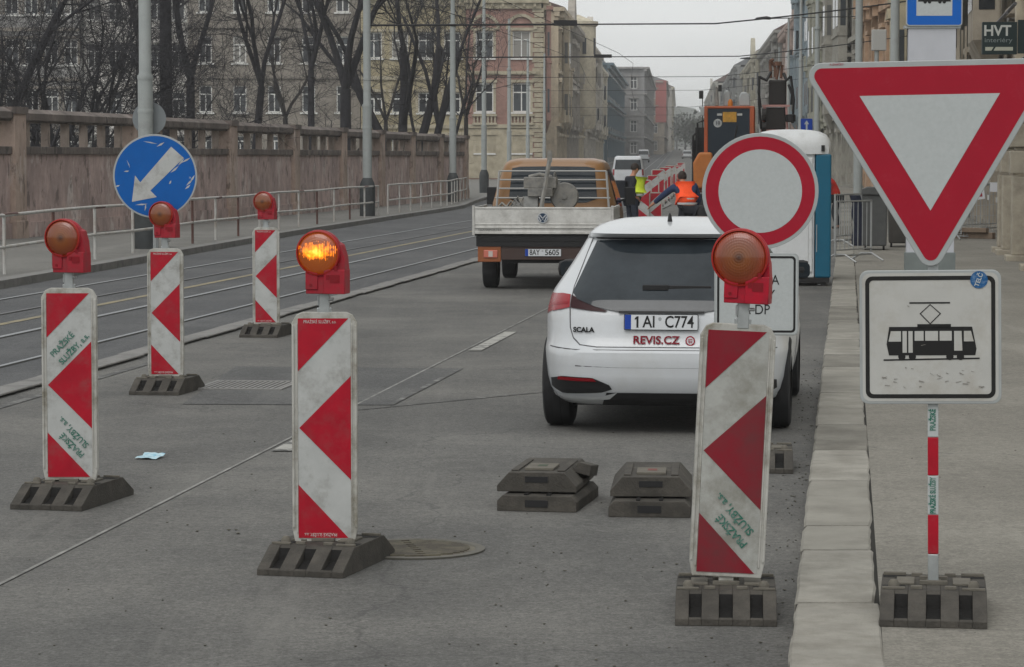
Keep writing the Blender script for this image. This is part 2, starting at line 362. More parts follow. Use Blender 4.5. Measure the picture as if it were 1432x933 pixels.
M_lens = lens_mat('amber_lens', False); M_lensL = lens_mat('amber_lens_lit', True)

# ------------------------------------------------------------------ ground, road, pavements
def ribbon(name, fa, fb, z, m, d0=-60, d1=2400, thick=0.0):
    ds = [d for d in STN if d0 < d < d1]; ds = [d0] + ds + [d1]
    mb = MB(); A = []; B = []
    for d in ds:
        A.append((fa(d), d, gz(d) + z)); B.append((fb(d), d, gz(d) + z))
    n = len(ds)
    mb.add(A + B, [(i, i + n, i + n + 1, i + 1) for i in range(n - 1)])
    if thick:
        A2 = [(x, y, q - thick) for x, y, q in A]; B2 = [(x, y, q - thick) for x, y, q in B]
        mb.add(A + A2, [(i, i + 1, i + n + 1, i + n) for i in range(n - 1)])
        mb.add(B + B2, [(i, i + n, i + n + 1, i + 1) for i in range(n - 1)])
        mb.add([A[0], A2[0], B2[0], B[0]], [(0, 1, 2, 3)])
    return struct(mb.build(name, m))
M_soil = mat('ground_soil', (0.07, 0.065, 0.045), 0.95, 0.35, 0.6, 0.5, 8, dirt_or_sheen=(0.05, 0.06, 0.03, 0.8), dscale=0.25, dthr=0.5)
ribbon('ground', lambda d: -1500, lambda d: 1500, -0.006, M_soil, -60, 2400)
ribbon('road', lambda d: cl(d) + kl(d) - 0.1, lambda d: cl(d) - 0.1, 0.0, M_asph)
ribbon('tram_lane', lambda d: cl(d) + kl(d) + 0.02, lambda d: cl(d) - 6.85, 0.004, M_track)
def rough_strip(name, off, wd, z, m, d0, d1, step, jit, thick=0.0):
    r = random.Random(hash(name) % 999 if False else 5); mb = MB()
    d = d0
    while d < d1:
        e = min(d + step * r.uniform(0.7, 1.3), d1)
        j = r.uniform(-jit, jit)
        if any(abs(d - q) < 0.01 or d < q < e for q in (100, 111, 139, 167, 195, 223)): j = 0
        mb.box(0, 0, 0, 0, 0, 0) if False else None
        x0 = cl(d) + off - wd / 2; x1 = cl(e) + off - wd / 2
        g0, g1 = gz(d) + z, gz(e) + z
        mb.hexa([(x0 + j, d + 0.012, g0 - 0.02 - thick), (x0 + wd + j, d + 0.012, g0 - 0.02 - thick), (x1 + wd + j, e, g1 - 0.02 - thick), (x1 + j, e, g1 - 0.02 - thick),
                 (x0 + j, d + 0.012, g0), (x0 + wd + j, d + 0.012, g0), (x1 + wd + j, e, g1), (x1 + j, e, g1)])
        d = e
    return mb
struct(rough_strip('kerb_strip', -6.75, 0.24, 0.035, None, 8, 125, 0.9, 0.02).build('kerb_strip', M_kerbL, bevel=0.01))
for off, mm, wd in ((-11.2, M_rail, 0.07), (-10.15, M_railw, 0.06), (-8.86, M_rail, 0.08), (-7.62, M_rail, 0.055)):
    o = ribbon('tram_rail', lambda d, o=off, q=wd: cl(d) + o - q / 2, lambda d, o=off, q=wd: cl(d) + o + q / 2, 0.010, mm, 12, 900)
    g = ribbon('rail_groove', lambda d, o=off, q=wd: cl(d) + o + q / 2, lambda d, o=off, q=wd: cl(d) + o + q / 2 + 0.045, 0.007, M_joint, 12, 300)
ribbon('road_marking', lambda d: cl(d) - 9.58, lambda d: cl(d) - 9.46, 0.009, M_yel, 12, 130)
ribbon('road_marking', lambda d: cl(d) - 6.42, lambda d: cl(d) - 6.34, 0.005, M_paintw, 12, 26)
ribbon('road_seam', lambda d: cl(d) - 3.74, lambda d: cl(d) - 3.718, 0.005, mat('pale_seam', (0.27, 0.268, 0.255), 0.85, dirt_or_sheen=(0.125, 0.124, 0.118, 1.0), dscale=3.5, dthr=.52), 6, 40)
for a, b, wv in ((17.8, 20.3, 0.13), (27.1, 30.0, 0.13), (36.3, 39.2, 0.13)):
    ribbon('road_marking', lambda d, q=wv: cl(d) - 3.68, lambda d, q=wv: cl(d) - 3.68 + q, 0.008, M_paint, a, b)
# asphalt patch across the lane with sealed edges
p = [G(255, 566), G(545, 567), G(648, 516), G(330, 513)]
mb = MB(); mb.add([(v.x, v.y, 0.004) for v in p], [(0, 1, 2, 3)]); struct(mb.build('road_patch', M_patch))
def line(name, a, b, wd, z, m):
    a, b = Vector((a.x, a.y, 0)), Vector((b.x, b.y, 0)); t = (b - a).normalized(); u = Vector((-t.y, t.x, 0)) * wd / 2
    mb = MB(); mb.add([a + u + Vector((0, 0, z)), a - u + Vector((0, 0, z)), b - u + Vector((0, 0, z)), b + u + Vector((0, 0, z))], [(0, 1, 2, 3)])
    return struct(mb.build(name, m))
line('road_seam', G(546, 567), G(638, 519), 0.05, 0.006, M_paintw)
line('road_seam', G(498, 574), G(800, 545), 0.03, 0.006, M_paintw)
0 and line('road_seam', G(0, 851), G(1110, 898), 0.016, 0.004, mat('seam_tar', (0.09, 0.088, 0.08), 0.9))
# right pavement + kerbstones
ribbon('pavement', lambda d: cl(d) + 0.145, lambda d: cl(d) + 9.0, 0.08, M_side, -20, 230)
ribbon('pavement', lambda d: cl(d) + 0.10, lambda d: cl(d) + 9.0, 0.08, M_side, 230, 2400)
mb = MB(); r5 = random.Random(12)
d = 8.2; kw = 0.335
while d < 120:
    L = r5.uniform(0.8, 2.0) if d < 45 else 3.0
    e = d + L; sk = r5.uniform(-0.004, 0.004); zt = 0.088 + r5.uniform(-0.0015, 0.0015); ww = kw + r5.uniform(-0.004, 0.012)
    x0 = cl(d) - 0.20 + sk; x1 = cl(e) - 0.20 + sk
    tone = r5.randint(0, 2); nk = 7; ring_ = []
    for q in range(nk + 1):
        f = q / nk; yy = d + .013 + (e - d - .026) * f; xx = x0 + (x1 - x0) * f
        jl, jr = r5.uniform(-.004, .004), r5.uniform(-.006, .006)
        if q in (0, nk): jl += .004; jr -= .004
        ring_.append([(xx + jl, yy, -.02), (xx + jl, yy, zt - .012), (xx + jl + .012, yy + (.003 if q == 0 else -.003 if q == nk else 0), zt), (xx + ww + jr - .01, yy + (.003 if q == 0 else -.003 if q == nk else 0), zt), (xx + ww + jr, yy, zt - .01), (xx + ww + jr, yy, -.02)])
    vs_ = [p_ for rg in ring_ for p_ in rg]
    mb.add(vs_, [(q * 6 + u, q * 6 + u + 1, (q + 1) * 6 + u + 1, (q + 1) * 6 + u) for q in range(nk) for u in range(5)] + [(5, 4, 3, 2, 1, 0), tuple(nk * 6 + u for u in range(6))], tone)
    d = e
M_kerb2 = mat('granite_kerb_dark', (0.205, 0.196, 0.17), 0.85, 0.18, 3, 0.6, 90, dirt_or_sheen=(0.09, 0.082, 0.07, 0.6), dscale=2.5, dthr=0.54); M_kerb3 = mat('granite_kerb_light', (0.29, 0.278, 0.245), 0.85, 0.16, 4, 0.6, 100, dirt_or_sheen=(0.13, 0.12, 0.10, 0.6), dscale=3, dthr=0.57)
struct(mb.build('kerb', [M_kerb, M_kerb2, M_kerb3], weld=False))
ribbon('kerb_joint', lambda d: cl(d) - 0.195, lambda d: cl(d) + 0.17, 0.078, M_joint, 8, 120, thick=0.08)
ribbon('kerb', lambda d: cl(d) - 0.20, lambda d: cl(d) + 0.13, 0.085, M_kerb, 120, 1200, thick=0.1)
# left pavement and kerb
ribbon('pavement', lambda d: cl(d) + kl(d) - 9, lambda d: cl(d) + kl(d) - 0.25, 0.118, M_sideL, -20, 1200)
ribbon('kerb', lambda d: cl(d) + kl(d) - 0.28, lambda d: cl(d) + kl(d), 0.122, M_kerbL, -20, 1200, thick=0.13)
# drain grate, manhole, litter, stones
gp = G(348, 540); gr = thing('drain_grate', 'pale slotted drain grate set in the road beside the striped beacon at the tram lane', 'drain grate', (gp.x, gp.y, 0.0), R(-7))
mb = MB(); mb.box(-.36, .36, -.42, -.38, -.01, .014); mb.box(-.36, .36, .38, .42, -.01, .014); mb.box(-.36, -.33, -.38, .38, -.01, .014); mb.box(.33, .36, -.38, .38, -.01, .014)
mb.build('frame', mat('grate_iron', (0.24, 0.235, 0.225), 0.6, 0.15, 20, metal=0.3), gr)
mb = MB()
for k in range(14): mb.box(-.32 + k * .047, -.32 + k * .047 + .026, -.38, .38, -.01, .012)
mb.build('grate_bars', MATS['grate_iron'], gr)
mb = MB(); mb.box(-.33, .33, -.38, .38, -.012, .0055); mb.build('pit', M_joint, gr)
mp_ = G(578, 769)
mh = thing('manhole_cover', 'round cast iron manhole cover with ribs behind the lit beacon', 'manhole cover', (mp_.x, mp_.y, 0.003), R(12))
M_iron = mat('cast_iron', (0.09, 0.08, 0.065), 0.7, 0.2, 30, metal=0.2, dirt_or_sheen=(0.18, 0.165, 0.12, 0.8), dscale=9, dthr=0.55)
mb = MB(); mb.lathe([(0.34, -.01), (0.345, .006), (0.31, .008), (0.30, .004)], 48, close=False); mb.build('rim', mat('manhole_rim', (0.115, 0.11, 0.095), 0.8, 0.2, 20), mh, smooth=True)
mb = MB(); mb.lathe([(0.302, -.01), (0.302, .003), (0.0001, .003)], 48, close=False)
for k in range(-8, 9):
    h = math.sqrt(max(0, 0.27 ** 2 - (k * .032) ** 2))
    if h > .03:
        if abs(k) % 2: mb.box(-h, -.02, k * .032 - .008, k * .032 + .008, .003, .011); mb.box(.02, h, k * .032 - .008, k * .032 + .008, .003, .011)
        else: mb.box(-h, h, k * .032 - .008, k * .032 + .008, .003, .011)
mb.build('lid', M_iron, mh)
lp = G(210, 641)
mb = MB(); rr = random.Random(3); vs = []
for j in range(5):
    for i in range(7): vs.append((-.07 + i * .0233, -.09 + j * .045, .004 + .012 * rr.random() + (.012 if j == 4 else 0)))
mb.add(vs, [(j * 7 + i, j * 7 + i + 1, j * 7 + i + 8, j * 7 + i + 7) for j in range(4) for i in range(6)])
tag(mb.build('paper_scrap', mat('litter_paper', (0.45, 0.58, 0.62), 0.7, 0.1, 40, dirt_or_sheen=(0.12, 0.35, 0.5, 0.8), dscale=25, dthr=0.55), loc=(lp.x, lp.y, 0.002), rot=(0, 0, R(-12))), 'small pale blue scrap of paper lying on the road', 'litter')
mb = MB(); rr = random.Random(11)
def stone(x, y, z, s):
    M = Matrix.Translation((x, y, z)) @ Matrix.Rotation(rr.random() * 6, 4, 'Z') @ Matrix.Diagonal((s * rr.uniform(.7, 1.6), s, s * .5, 1))
    mb.add([(-1, 0, .3), (0, -1, .2), (1, 0, .4), (0, 1, .2), (0, 0, 1), (0, 0, -1)], [(0, 1, 4), (1, 2, 4), (2, 3, 4), (3, 0, 4), (1, 0, 5), (2, 1, 5), (3, 2, 5), (0, 3, 5)], 0, M)
for k in range(150):
    px_ = rr.uniform(0, 1110); py_ = rr.uniform(600, 933); q = G(px_, py_)
    if rr.random() < .5: q = G(rr.gauss(760, 160), rr.uniform(600, 933))
    stone(q.x, q.y, 0.003, rr.uniform(.003, .009))
for k in range(200):
    d = rr.uniform(9.5, 26); stone(cl(d) - .22 - abs(rr.gauss(0, .10)), d, 0.004, rr.uniform(.003, .010))
for k in range(60):
    d = rr.uniform(9.5, 30); stone(cl(d) + rr.uniform(.1, 1.4), d, 0.083, rr.uniform(.003, .006))
for q, s in ((G(320, 742), .011), (G(333, 747), .014), (G(276, 744), .012), (G(262, 735), .009), (G(330, 742), .008)): stone(q.x, q.y, .004, s)
struct(mb.build('grit', mat('grit_stone', (0.10, 0.095, 0.08), 0.9, 0.4, 30)), 'stuff')

# ------------------------------------------------------------------ base plates
BW, BL, BH = 0.41, 0.78, 0.12
def base_plate(parent, name='base_plate', loc=(0, 0, 0), rz=0.0, knobs=True, flip=False, rot=None):
    mb = MB()
    xs = [-BW / 2, -.150, -.098, -.028, .028, .098, .150, BW / 2]
    for i in range(7):
        x0, x1 = xs[i], xs[i + 1]
        if i % 2 == 0: prof = [(0, 0), (0, .028), (.012, .034), (.165, .115), (.18, .118), (BL - .18, .118), (BL - .165, .115), (BL - .012, .034), (BL, .028), (BL, 0)]
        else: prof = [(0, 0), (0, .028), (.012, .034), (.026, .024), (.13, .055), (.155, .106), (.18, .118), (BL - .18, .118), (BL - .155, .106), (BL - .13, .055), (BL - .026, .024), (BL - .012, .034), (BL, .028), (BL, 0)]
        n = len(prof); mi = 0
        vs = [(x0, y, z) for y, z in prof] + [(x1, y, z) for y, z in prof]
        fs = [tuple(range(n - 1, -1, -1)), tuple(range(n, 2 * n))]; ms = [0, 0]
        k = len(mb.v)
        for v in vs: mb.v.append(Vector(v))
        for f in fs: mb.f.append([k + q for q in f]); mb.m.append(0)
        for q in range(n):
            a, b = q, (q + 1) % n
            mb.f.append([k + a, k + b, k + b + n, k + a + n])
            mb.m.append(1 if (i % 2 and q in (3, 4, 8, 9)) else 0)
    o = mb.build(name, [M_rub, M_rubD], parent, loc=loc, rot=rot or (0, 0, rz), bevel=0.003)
    m2 = MB()                                   # raised pads and knobs on the top
    for sx in (-1, 1):
        m2.box(sx * .155 - .045, sx * .155 + .045, .185, .205, .118, .128)
        m2.box(sx * .155 - .045, sx * .155 + .045, BL - .22, BL - .20, .118, .130)
        m2.box(sx * .066 - .022, sx * .066 + .022, .20, .225, .118, .131); m2.box(sx * .066 - .022, sx * .066 + .022, BL - .24, BL - .215, .118, .131)
        m2.box(sx * .11 - .035, sx * .11 + .035, .31, .47, .118, .127)
    m2.box(-.055, .055, .32, .345, .118, .134); m2.box(-.055, .055, .44, .465, .118, .134); m2.box(-.028, .028, .345, .44, .118, .126)
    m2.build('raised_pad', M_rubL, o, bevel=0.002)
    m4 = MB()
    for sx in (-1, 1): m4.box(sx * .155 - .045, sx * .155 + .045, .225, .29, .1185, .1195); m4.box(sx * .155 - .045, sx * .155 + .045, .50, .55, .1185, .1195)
    m4.build('recess_shade', M_rubD, o)  # flat dark pads, the shade of shallow recesses is only their colour
    if knobs:
        for sx in (-1, 1):
            m3 = MB(); m3.lathe([(.022, 0), (.022, .014), (.014, .026), (.0005, .029)], 14); m3.build('knob', M_rubL, o, smooth=True, loc=(sx * .155, .255, .1195))
    return o

STR = {}
def panel(parent, z0, H, W, tilt=(0, 0, 0), words=(True, True), tiny=True, py=0.36, dirt_or_sheen=1, detail=True):
    o = MB()
    hw = W / 2; ch = 0.028
    outer = [(-hw + .012, 0), (hw - .012, 0), (hw, .06), (hw, H - .05), (hw - .022, H - .012), (hw - .05, H), (-hw + .05, H), (-hw + .022, H - .012), (-hw, H - .05), (-hw, .06)]
    o.prism(outer, -.022, .022)
    # raised side beads and end rims of the moulded frame
    for sx in (-1, 1):
        xb = sx * (hw - .012); o.box(min(xb, xb + sx * .011), max(xb, xb + sx * .011), -.030, .030, .065, H - .06)
        o.box(min(sx * (hw - .028), sx * (hw - .0205)), max(sx * (hw - .028), sx * (hw - .0205)), -.027, -.02, .04, H - .05)
    pn = o.build('panel', M_plw, parent, loc=(0, py, z0), rot=tilt, bevel=0.004)
    w2 = hw - .029; b0, b1 = .018, H - .028
    def q(u, v): return (-w2 + 2 * w2 * u, b1 - (b1 - b0) * v)
    sh = MB(); sh.sheet([q(0, 0), q(1, 0), q(1, 1), q(0, 1)], -.0235, 0)
    for tri in (((0, 0), (.96, 0), (0, .24)), ((.02, .498), (1, .262), (1, .735)), ((0, .757), (.95, 1), (0, 1))):
        sh.sheet([q(*t) for t in tri], -.0255, 1)
    sh.build('reflective_sheet', [M_whS, M_redS], pn)
    if detail:
        sq = MB()
        sq.box(-.03, .03, -.012, .012, -.018, .006); sq.build('foot_tenon', M_plw, pn)
        if tiny:
            M_tw = mat('tiny_white_print', (0.55, 0.5, 0.48), 0.5)
            text('lettering', 'PRAŽSKÉ SLUŽBY, a.s.', .021, M_tw, pn, (q(.42, 0)[0], -.027, b1 - .016), bx=.15)
            text('lettering', 'PRAŽSKÉ SLUŽBY, a.s.', .021, M_tw, pn, (q(.42, 0)[0], -.027, b0 + .016), math.pi, bx=.15)
        ang = R(46)
        if words[0]:
            c = q(.5, .29)
            text('lettering', 'PRAŽSKÉ', .046, M_green, pn, (c[0] - .035, -.027, c[1] + .012), -ang, bold=.0008, bx=.165)
            text('lettering', 'SLUŽBY, a.s.', .046, M_green, pn, (c[0] + .028, -.027, c[1] - .012), -ang, bold=.0008, bx=.215)
        if words[1]:
            c = q(.5, .80)
            text('lettering', 'PRAŽSKÉ', .046, M_green, pn, (c[0] + .012, -.027, c[1] - .025), math.pi + ang, bold=.0008, bx=.165)
            text('lettering', 'SLUŽBY, a.s.', .046, M_green, pn, (c[0] + .02, -.027, c[1] + .045), math.pi + ang, bold=.0008, bx=.215)
    return pn

def lamp(parent, z, lit, yaw, y=0.36, x=0.0, tilt=0.0, lens_r=0.098):
    """warning lamp clamped on the panel's top spigot"""
    st = MB(); st.box(-.024, .024, -.02, .02, -.02, .10); st.box(-.03, -.024, -.024, .024, .03, .075); st.tube([(.02, -.02, .06), (.045, -.02, .06)], .008, 8)
    st.box(-.034, .034, -.012, .012, -.025, .02)
    so = st.build('lamp_bracket', M_alu, parent, loc=(x, y, z), rot=(0, tilt, 0), bevel=.003)
    h = MB()
    h.box(-.088, .098, -.045, .045, 0, .112)
    h.box(-.088, -.03, -.052, -.045, .02, .105); h.box(.0, .098, -.055, -.045, .0, .112)
    # back shell: a thick disc behind the lens merging into the block
    Mx = Matrix.Translation((-.028, 0, .188)) @ Matrix.Rotation(math.pi / 2, 4, 'X')
    R0 = lens_r
    h.lathe([(.0005, -.062), (R0 * .75, -.058), (R0 * .98, -.03), (R0 * 1.06, .0), (R0 * 1.08, .034), (R0 * 1.02, .05), (R0 * .99, .052), (R0 * .98, .040), (.0005, .040)], 36, 0, Mx, close=False)
    # fillet rising from the block into the disc on the outer side
    h.prism([(.02, .10), (.098, .10), (.092, .17), (.075, .225), (.03, .25), (-.02, .2)], -.034, .04)
    ho = h.build('warning_lamp', M_redP2 if round(z * 1000) % 2 else M_redP, so, loc=(0.012, 0, .085), rot=(0, 0, yaw), smooth=True, bevel=.003)
    d = MB()
    for k, (a, b) in enumerate(((.012, .036), (.05, .076))): d.box(a, a + .016, -.0575, -.0545, b + .03, b + .052)
    d.box(.03, .075, -.0575, -.0548, .052, .088); d.lathe([(.007, 0), (.007, .004), (.0005, .004)], 10, 0, Matrix.Translation((-.062, -.052, .04)) @ Matrix.Rotation(math.pi / 2, 4, 'X'))
    d.build('lock_cover', mat('lamp_dark_red', s3(120, 8, 22), 0.5), ho)
    le = MB(); prof = [(R0 * math.cos(a), .052 * math.sin(a) * .62) for a in [R(t) for t in (0, 10, 20, 32, 45, 60, 75, 89.5)]]
    le.lathe(prof, 40, 0, Matrix.Rotation(math.pi / 2, 4, 'X'), close=False)
    le.build('lens', M_lensL if lit else M_lens, ho, smooth=True, loc=(-.028, -.041, .188))
    ri = MB(); ri.lathe([(R0 * .985, 0), (R0 * 1.05, .0), (R0 * 1.05, .013), (R0 * .985, .015), (R0 * .985, 0)], 40, 0, Matrix.Rotation(math.pi / 2, 4, 'X'), close=False)
    ri.build('lens_ring', mat('lamp_ring_orange', s3(150, 34, 26), 0.4), ho, smooth=True, loc=(-.028, -.043, .188))
    return so

M_redG = mat('sheet_red_grimy', s3(132, 10, 34), 0.5, 0.15, 8, dirt_or_sheen=(0.085, 0.035, 0.035, 0.75), dscale=4, dthr=0.52, dsoft=.14)
M_whG = mat('sheet_white_grimy', (0.37, 0.375, 0.355), 0.5, 0.10, 8, dirt_or_sheen=(0.20, 0.195, 0.165, 0.85), dscale=5, dthr=0.54, dsoft=0.12)
def beacon(label, px_, py_, rzdeg, pdx=0.0, z0=.125, H=1.055, W=.30, tilt=(0, 0, 0), lit=False, lyaw=R(-20), words=(True, True), tiny=True, pyaw=0.0, lx=0, ltilt=0, lr=.098, z=0.0, sheets=None):
    g = G(px_, py_, z)
    t = thing('traffic_beacon', label, 'traffic beacon', g, R(rzdeg), 'red and white striped beacons with warning lamps')
    base_plate(t)
    t2 = (tilt[0], tilt[1], R(-rzdeg) + pyaw)
    panel(t, z0, H, W, t2, words, tiny)
    lamp(t, z0 + H + .0, lit, lyaw, x=lx, tilt=ltilt, lens_r=lr)
    if sheets:
        for o in t.children:
            for q in o.children:
                if q.name.startswith('reflective_sheet'):
                    for k_, m_ in enumerate(sheets): q.data.materials[k_] = m_
    for o in t.children:
        if o.name.startswith('lamp_bracket'): o.rotation_euler[2] = R(-rzdeg) + pyaw
        if pdx and not o.name.startswith('base'): o.location.x += pdx
    return t
# px of the front edge's middle of each base
beacon('striped beacon with dull amber lamp nearest the left edge, green wording on its white bands', 64, 714, -13, z0=.125, H=1.05, lyaw=R(-16), words=(True, True), tiny=False)
beacon('striped beacon with its amber lamp lit, centre of the road in front', 419, 807, -15, z0=.115, H=1.06, lit=True, lyaw=R(-12), words=(False, False), tiny=True)
beacon('striped beacon standing right before the blue arrow sign', 215, 553, -9, z0=.125, H=1.03, W=.29, lyaw=R(-16), words=(False, False), tiny=True)
beacon('farthest striped beacon at the kerb strip of the tram lane, left of the lit one', 361, 472.5, -9, z0=.125, H=1.02, W=.285, lyaw=R(-14), words=(False, False), tiny=True, lr=.10)
beacon('leaning striped beacon with dull lamp beside the pavement kerb, in front of the white car', 1015, 876, -4.4, z0=.150, H=1.05, W=.31, tilt=(0, R(2.6), 0), lyaw=R(-14), words=(False, True), tiny=False, lx=.064, ltilt=R(2), lr=.112, sheets=(M_whG, M_redG))

# ------------------------------------------------------------------ give way sign with tram plate
def stack_plate(label, px_, py_, w_, rz, z, upside, twist=0):
    g = G(px_, py_, 0); t = thing('spare_base_plate', label, 'base plate', (g.x, g.y, z), rz, 'spare rubber base plates stacked on the road')
    mb = MB(); L = .74; W = .43
    # solid end face with chamfered corners and a dark hand hole; seen from its narrow side
    if not upside:
        prof = [(-W / 2, 0), (W / 2, 0), (W / 2, .032), (W / 2 - .065, .105), (-W / 2 + .065, .105), (-W / 2, .032)]
        hz = (.052, .083)
    else:
        prof = [(-W / 2 + .03, 0.085), (W / 2 - .03, 0.085), (W / 2, .055), (W / 2, .0), (-W / 2, .0), (-W / 2, .055)]
        hz = (.025, .062)
    mb.prism(prof, 0.004, L)
    o = mb.build('plate_body', M_rub, t, bevel=.004)
    h = MB(); h.box(-.062, .062, .0, .006, *hz); h.build('hand_hole', M_blk, t)
    if not upside:
        q = MB()
        for sx in (-1, 1): q.box(sx * .125 - .02, sx * .125 + .02, .06, .60, .105, .113)
        q.build('raised_pad', M_rub, t, bevel=.003)
        q = MB(); q.box(-.078, .078, .10, .34, .105, .120); q.build('socket_cover', M_rubL, t, bevel=.003)
        q = MB(); q.box(-.02, .03, .18, .26, .1205, .1215); q.build('socket', mat('socket_green' if px_ < 800 else 'socket_red', s3(60, 70, 55) if px_ < 800 else s3(110, 60, 55), 0.7), t)
    else:
        q = MB()
        for sx in (-1, 1): q.box(sx * .06 - .01, sx * .06 + .01, .02, .7, .085, .093)
        q.build('rib', M_rubD, t)
    return t
stack_plate('lower base plate of the stack left of the other, behind the lit beacon', 750, 716, 0, R(-11), 0, True)
stack_plate('upper base plate of the left stack with a greenish socket, tilted a little', 750, 713, 0, R(-9), .095, False)
stack_plate('lower base plate of the stack beside the leaning beacon', 908, 724, 0, R(-5), 0, True)
stack_plate('upper base plate of the stack beside the leaning beacon, reddish socket', 910, 720, 0, R(-4), .095, False)
mb = MB(); mb.prism([(-.05, 0), (.05, 0), (.045, .06), (-.03, .06)], 0, .3)
g = P(812, 667, 15.1); o = mb.build('rubber_block', M_rub, loc=(g.x, g.y, .165), rot=(R(-6), R(14), R(-11)), bevel=.004)
tag(o, 'loose dark rubber block lying on the top right edge of the left plate stack', 'rubber block')

SG = G(1305, 878.5, .08)
sg = thing('give_way_sign', 'portable give way sign with tram plate on a striped post, standing on the pavement', 'road sign', SG, R(-8.6))
base_plate(sg)
yp = .38
pole = MB(); xpz = -.014
PM = [M_alu, M_redS, M_whS2]
zs = [(0.10, .235, 0), (.235, .392, 1), (.392, .548, 2), (.548, .70, 1), (.70, .88, 2), (.88, 2.0, 0)]
for a, b, mi in zs: pole.box(-.021, .021, -.021, .021, a, b, mi)
po = pole.build('post', PM, sg, loc=(0, yp, 0), rot=(0, R(-0.6), 0), bevel=.004)
text('lettering', 'PRAŽSKÉ SLUŽBY', .03, M_green, po, (0, -.0225, .470), -math.pi / 2, bold=.0012, bx=.145)
text('lettering', 'PRAŽSKÉ', .03, M_green, po, (0, -.0225, .77), -math.pi / 2, bold=.0012, bx=.085)
def clampband(parent, z, M):
    pass
tri = MB(); HH = .805; hwid = .470; r = .052
cs = [(0, r), (hwid - r, HH - r), (-hwid + r, HH - r)]
tri.prism(rpoly(cs, r, 7), -.0, .012)
rot = (R(0.5), R(-1.0), 0)
tr = tri.build('sign_plate', M_rim, sg, loc=(-.022, yp - .040, 1.378), rot=rot, bevel=.0025)
s2 = MB()
s2.sheet(rpoly(cs, r - .022, 7), -.0015, 0)
s2.sheet([(-.272, .672), (.272, .672), (.0, .218)], -.003, 1)
s2.build('reflective_sheet', [M_redD, M_whS2], tr)
text('lettering', 'A-ZNAČKY', .012, M_crim, tr, (-.36, -.0015, HH - .008), bx=.055)
MT = mat('tram_plate_white', (0.42, 0.42, 0.40), 0.45, 0.05, 8, dirt_or_sheen=(0.28, 0.25, 0.2, 0.55), dscale=5, dthr=0.62)
tp = MB(); tp.prism(rrect(.552, .528, .035), 0, .012)
tpo = tp.build('tram_plate', M_rim, sg, loc=(-.022, yp - .040, 1.098), rot=(0, R(-0.8), 0), bevel=.0025)
s3_ = MB(); s3_.sheet(rrect(.53, .506, .03), -.0015, 1)
def ring(mb, po_, pi_, y, mi):
    n = len(po_); k = len(mb.v)
    for x, z in po_ + pi_: mb.v.append(Vector((x, y, z)))
    for i in range(n): mb.f.append([k + i, k + (i + 1) % n, k + n + (i + 1) % n, k + n + i]); mb.m.append(mi)
ring(s3_, rrect(.506, .482, .028), rrect(.474, .450, .016), -.003, 0)
s3_.build('reflective_sheet', [M_black, MT], tpo)
def tc_(px_, py_): return ((px_ - 328) / 657.0, (722 - py_) / 657.0)
ic = MB()
def R4(x0, y0, x1, y1, y=-.003, mi=0, sl=0.0):
    a = tc_(x0, y0); b = tc_(x1, y1); ic.sheet([(a[0], a[1]), (b[0], a[1] + sl), (b[0], b[1] + sl), (a[0], b[1])], y, mi)
R4(275, 631, 379, 635)
dm = [tc_(328, 636), tc_(356, 661), tc_(328, 689), tc_(301, 661)]; dmi = [tc_(328, 639), tc_(352.5, 661), tc_(328, 685.5), tc_(304.5, 661)]
ring(ic, dm, dmi, -.003, 0)
R4(295, 688, 381, 699)
ic.sheet([tc_(223, 695), tc_(435, 695), tc_(446, 752), tc_(443, 769), tc_(222, 769), tc_(216, 740)], -.003, 0)
def win(pts): ic.sheet([tc_(*p_) for p_ in pts], -.0045, 1)
win([(227, 706), (253, 706), (253, 733), (221, 733)]); win([(257, 706), (268, 706), (268, 762), (257, 762)]); win([(272, 706), (283, 706), (283, 762), (272, 762)])
win([(288, 706), (311, 706), (311, 731), (288, 731)]); win([(315, 706), (348, 706), (348, 731), (315, 731)]); win([(352, 706), (383, 706), (383, 731), (352, 731)])
win([(389, 706), (408, 706), (410, 757), (389, 757)]); win([(414, 706), (432, 706), (439, 733), (414, 733)])
for cx_ in (255, 282, 378, 405):
    a = tc_(cx_, 772); ic.sheet(circ(.0145, 16, a[0], a[1]), -.0038, 0)
R4(208, 779, 454, 783, sl=.006)
ic.build('tram_symbol', [M_black, MT], tpo)
st = MB(); st.sheet(circ(.034, 28), -.0048, 0); so = st.build('sticker', mat('sticker_blue', s3(20, 80, 130), 0.4, dirt_or_sheen=(0.3, 0.4, 0.5, 0.5), dscale=60, dthr=0.6), tpo, loc=(.190, 0, .225))
text('lettering', 'TELČ', .024, M_whS2, so, (0, -.0055, 0), R(-70), bold=.0006)
# scratches on the tram plate
sc_ = MB(); rr = random.Random(4)
for k in range(26):
    x = rr.uniform(-.2, .2); z = rr.choice([rr.uniform(-.2, -.13), rr.uniform(-.2, .2), rr.uniform(-.2, -.16)]); a = rr.uniform(-1, .6); L = rr.uniform(.006, .03); t_ = rr.uniform(.001, .003)
    dx, dz = math.cos(a) * L, math.sin(a) * L * .6; sc_.sheet([(x, z), (x + dx, z + dz), (x + dx + t_, z + dz - t_), (x, z - t_ * 2)], -.0042)
sc_.build('scratches', mat('scratch_grey', (0.22, 0.21, 0.19), 0.7), tpo)
for zz in (1.15, 1.75, 1.95):
    cb = MB(); cb.box(-.032, .032, -.034, .026, zz, zz + .025); cb.build('clamp', M_alu, sg, loc=(-.012, yp, 0))

